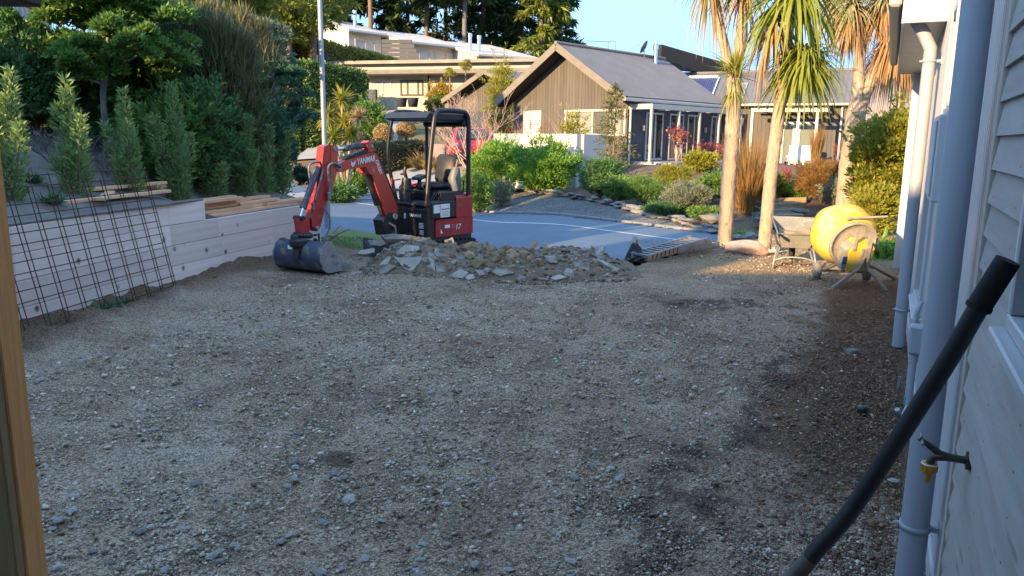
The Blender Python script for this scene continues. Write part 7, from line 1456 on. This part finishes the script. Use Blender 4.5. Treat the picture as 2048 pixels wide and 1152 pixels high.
for i, (px, py, Y, r) in enumerate(((575, 10, 44, 2.3), (625, -5, 47, 2.2), (530, -10, 46, 2.4), (370, 0, 23, 1.5), (450, -5, 25, 1.5))):
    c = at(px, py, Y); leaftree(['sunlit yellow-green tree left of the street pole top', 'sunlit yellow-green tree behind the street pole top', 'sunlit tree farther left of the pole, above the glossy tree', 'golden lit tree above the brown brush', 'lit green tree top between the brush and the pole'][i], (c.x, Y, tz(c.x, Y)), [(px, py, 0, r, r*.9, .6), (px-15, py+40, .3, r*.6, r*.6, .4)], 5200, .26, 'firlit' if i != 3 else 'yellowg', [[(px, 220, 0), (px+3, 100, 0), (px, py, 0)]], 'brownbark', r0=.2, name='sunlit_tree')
# dead twigs on the bank
ba = bpt(100, 8.9); twigtree('tangle of grey dead twigs on the dry bank', ba, .75, 1.0, 'bark', 9, 4, .012, 'dead shrub', 'dead_twigs', .8, None, .05)
ba = bpt(205, 9.6); twigtree('thin dead twigs at the foot of the grey trunk', ba, .8, .8, 'bark', 7, 4, .012, 'dead shrub', 'dead_twigs', .7, None, .05)
# pale fence at the far left
pf = thing('pale_fence', 'sunlit pale board fence at the top left behind the trees', 'fence', at(40, 100, 17))
for k in range(16):
    c = at(-35+k*9, 60, 17+.08*k); q = MB(); q.box(Vector((c.x, c.y, c.z)), (.09, .025, 1.3)); q.build('paling', MT['creamwall'], pf)
q = MB(); q.beam(at(-40, 75, 17.05), at(105, 75, 18.3), .05, .08); q.build('rail', MT['creamwall'], pf)
# weeds at the foot of the board wall
for i, (px, py, n, L, lab) in enumerate(((190, 652, 60, .22, 'dark green weed at the foot of the wall behind the mesh'), (240, 635, 50, .28, 'dock weed with one upright leaf against the wall'), (275, 622, 70, .2, 'spreading weed near the right edge of the mesh'), (108, 668, 40, .16, 'thin weed at the foot of the wall near the post'))):
    g = on_ground(px, py); tussock('weed', lab, (g.x-.10, g.y, g.z+.05), n*3, L, .028 if i else .018, 'weed', 1.2, .7, .6, 'weed', 'weeds at the foot of the board wall')
for i, (px, Y) in enumerate(((98, 7.7), (300, 9.4), (60, 8.2))):
    x = at(px, 330, Y).x; tussock('grass_tuft', ['green grass tuft on the bank behind the mesh', 'dry grass tuft on the bank by the timber offcuts', 'small tuft below the yellow-tipped shrub'][i], (x, Y, TH(x, Y)), 130, .25, .01, ('weed', 'straw', 'weed')[i], 1, .9, .4)
# verge grass
x = rng.random(5000)*2.6-4.2; y = 12.9+rng.random(5000)*2.2; P = np.stack([x, y, terrain(x, y)+.02], 1); k = (.768*(x-.9)+.64*(y-16.6) < -3.9) & (x > -3.6) & (x < -1.9); V, F = bladegeo(P[k], sph(k.sum())*.5+np.array([0, 0, 1]), .09, .008, .3, 2); npmesh('verge_grass', V, F, GREEN['mid'], kind='stuff')
# unseen hedge added left of the frame to shade the wall and excavator
hedge('unseen tall hedge added left of the yard for its shade', [(-8.6, -1.0), (-8.5, 3.9), (-8.45, 4.6), (-8.4, 8.6)], 1.2, TH, [2.85, 2.9, 3.35, 3.5], 'deep', .12, 60)

# conifers on the hill
def conifer(label, base, h, r, n, mat, bare=.12, seed=0, leaf=.55, tr=.28):
    base = Vector(base); r_ = thing('conifer', label, 'conifer', base, group='tall conifers behind the hillside house'); q = MB(); q.tube([base-Vector((0, 0, .5)), base+Vector((.2, 0, h*.5)), base+Vector((0, 0, h))], [tr, tr*.7, .04], 8); q.build('trunk', MT['bark'] if seed % 3 else MT['brownbark'], r_)
    nb = 120; f = bare+(1-bare)*np.sort(rng.random(nb)); a = rng.random(nb)*6.283; L = r*(1-f)**.8*(.6+.6*rng.random(nb))+.3; kk = rng.integers(0, nb, n); t = .15+.85*rng.random(n)**.7
    d = np.stack([np.cos(a), np.sin(a), -.12+.0*a], 1)[kk]; P = np.array(base)+np.stack([np.zeros(n), np.zeros(n), h*f[kk]], 1)+d*(L[kk]*t)[:, None]; P[:, 2] += -.10*L[kk]*t*t+rng.normal(size=n)*.10; P[:, :2] += rng.normal(size=(n, 2))*.22
    D = nrm(d*.8+np.array([0, 0, -.45])+.45*rng.normal(size=(n, 3))); V, F = leafgeo(P, D, leaf*(.6+.8*rng.random(n)), leaf*.28); npmesh('crown', V, F, GREEN[mat], r_)
    q = MB()
    for i in range(0, nb, 5): c_ = base+Vector((0, 0, h*f[i])); q.tube([c_, c_+Vector((math.cos(a[i]), math.sin(a[i]), -.15))*float(L[i])*.8], [.05, .02], 4, caps=False)
    for i in range(10): aa = random.random()*6.28; c_ = base+Vector((0, 0, h*random.uniform(.06, bare+.1))); q.tube([c_, c_+Vector((math.cos(aa), math.sin(aa), -.25))*random.uniform(1.0, 2.4)], [.035, .01], 4, caps=False)
    q.build('branches', MT['bark'], r_)
CL = ['conifer with a reddish trunk left of the hillside house', 'dark conifer behind the street pole', 'conifer with bare lower branches left of the tall flue', 'conifer with a thick pale trunk above the first roof', 'dark conifer right of the pale trunk', 'dark dense conifer above the middle of the long roof', 'conifer with drooping bare limbs above the second roof', 'dark conifer left of the grey straight trunk', 'conifer with a grey straight trunk above the two flues', 'dense dark conifer right of the grey trunk', 'dark conifer behind the end of the long roof', 'shaded conifer left of the sunlit fir', 'sunlit yellow-green fir against the sky', 'dark fir at the right edge of the stand', 'far left conifer above the sunny hedge', 'conifer behind the sunlit deciduous trees']
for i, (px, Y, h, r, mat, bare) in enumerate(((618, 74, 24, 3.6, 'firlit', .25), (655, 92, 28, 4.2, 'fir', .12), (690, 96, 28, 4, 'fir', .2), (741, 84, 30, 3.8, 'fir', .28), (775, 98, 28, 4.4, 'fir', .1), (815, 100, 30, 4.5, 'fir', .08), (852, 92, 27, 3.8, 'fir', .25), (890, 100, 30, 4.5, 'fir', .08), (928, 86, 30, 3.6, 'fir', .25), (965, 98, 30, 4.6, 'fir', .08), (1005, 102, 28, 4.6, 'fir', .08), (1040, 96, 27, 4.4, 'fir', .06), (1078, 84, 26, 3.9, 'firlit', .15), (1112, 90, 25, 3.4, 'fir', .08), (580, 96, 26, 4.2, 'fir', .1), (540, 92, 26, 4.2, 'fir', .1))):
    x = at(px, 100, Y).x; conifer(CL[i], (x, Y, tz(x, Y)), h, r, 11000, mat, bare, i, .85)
# bare hill far away at the right
hx, hy = np.meshgrid(np.linspace(60, 900, 70), np.linspace(380, 1100, 40)); hz = 62*np.exp(-((hx-330)/150)**2)*np.exp(-((hy-620)/180)**2)+30*np.exp(-((hx-600)/200)**2)*np.exp(-((hy-700)/200)**2); hz = hz*(1+.5*fbm(hx*.02, hy*.02, 5))-3
q = MB(); q.grid(hx, hy, hz); q.build('far_hill', pm('bare tussock hill', (.36, .28, .20), (.26, .21, .16), scale=.02, rough=.95), kind='structure')

# stone edging of the garden and loose rocks
ge = thing('stone_edging', 'low edging of flat grey stones between the gravel verge and the garden', 'stone edging', EDGE[4])
L_ = [0]
for a, c in zip(EDGE[:-1], EDGE[1:]): L_.append(L_[-1]+(Vector(c)-Vector(a)).length)
s = 0
while s < L_[-1]:
    x_ = float(np.interp(s, L_, [p.x for p in EDGE])); y_ = float(np.interp(s, L_, [p.y for p in EDGE])); x2 = float(np.interp(s+.3, L_, [p.x for p in EDGE])); y2 = float(np.interp(s+.3, L_, [p.y for p in EDGE])); ang = math.atan2(y2-y_, x2-x_); ln = random.uniform(.20, .42)
    for lay in range(2):
        if lay and random.random() < .45: continue
        o = link('stone', protos[random.randrange(9)], ge); o.location = Vector((x_, y_, tz(x_, y_)+.06+.08*lay))-Vector(ge.location)+Vector((random.gauss(0, .04), random.gauss(0, .04), 0)); o.rotation_euler = (random.gauss(0, .1), random.gauss(0, .1), ang+random.gauss(0, .2)); o.scale = (ln*.55, .12, .075); o.material_slots[0].link = 'OBJECT'; o.material_slots[0].material = MT['slate']
    s += ln*.92
for i, (px, py, Y, s_) in enumerate(((1425, 430, 16.6, .30), (1502, 442, 14.5, .26), (1480, 462, 14.2, .16), (1600, 420, 16.8, .18), (1468, 395, 18.5, .2), (1605, 445, 15.5, .2))):
    p = at(px, py, Y); o = link('rock', protos[i]); o.location = (p.x, Y, tz(p.x, Y)+.06); o.scale = (s_, s_*.7, s_*.7); o.rotation_euler = (0, 0, i*1.1); o.material_slots[0].link = 'OBJECT'; o.material_slots[0].material = MT['slate']; tag(o, ['large pale garden rock left of the first palm trunk', 'pale sunlit rock between the first two palm trunks', 'small rock beside the grass tuft', 'grey rock right of the garden steps', 'rock half hidden behind the first palm trunk', 'low stone at the lower right of the steps'][i], 'rock')
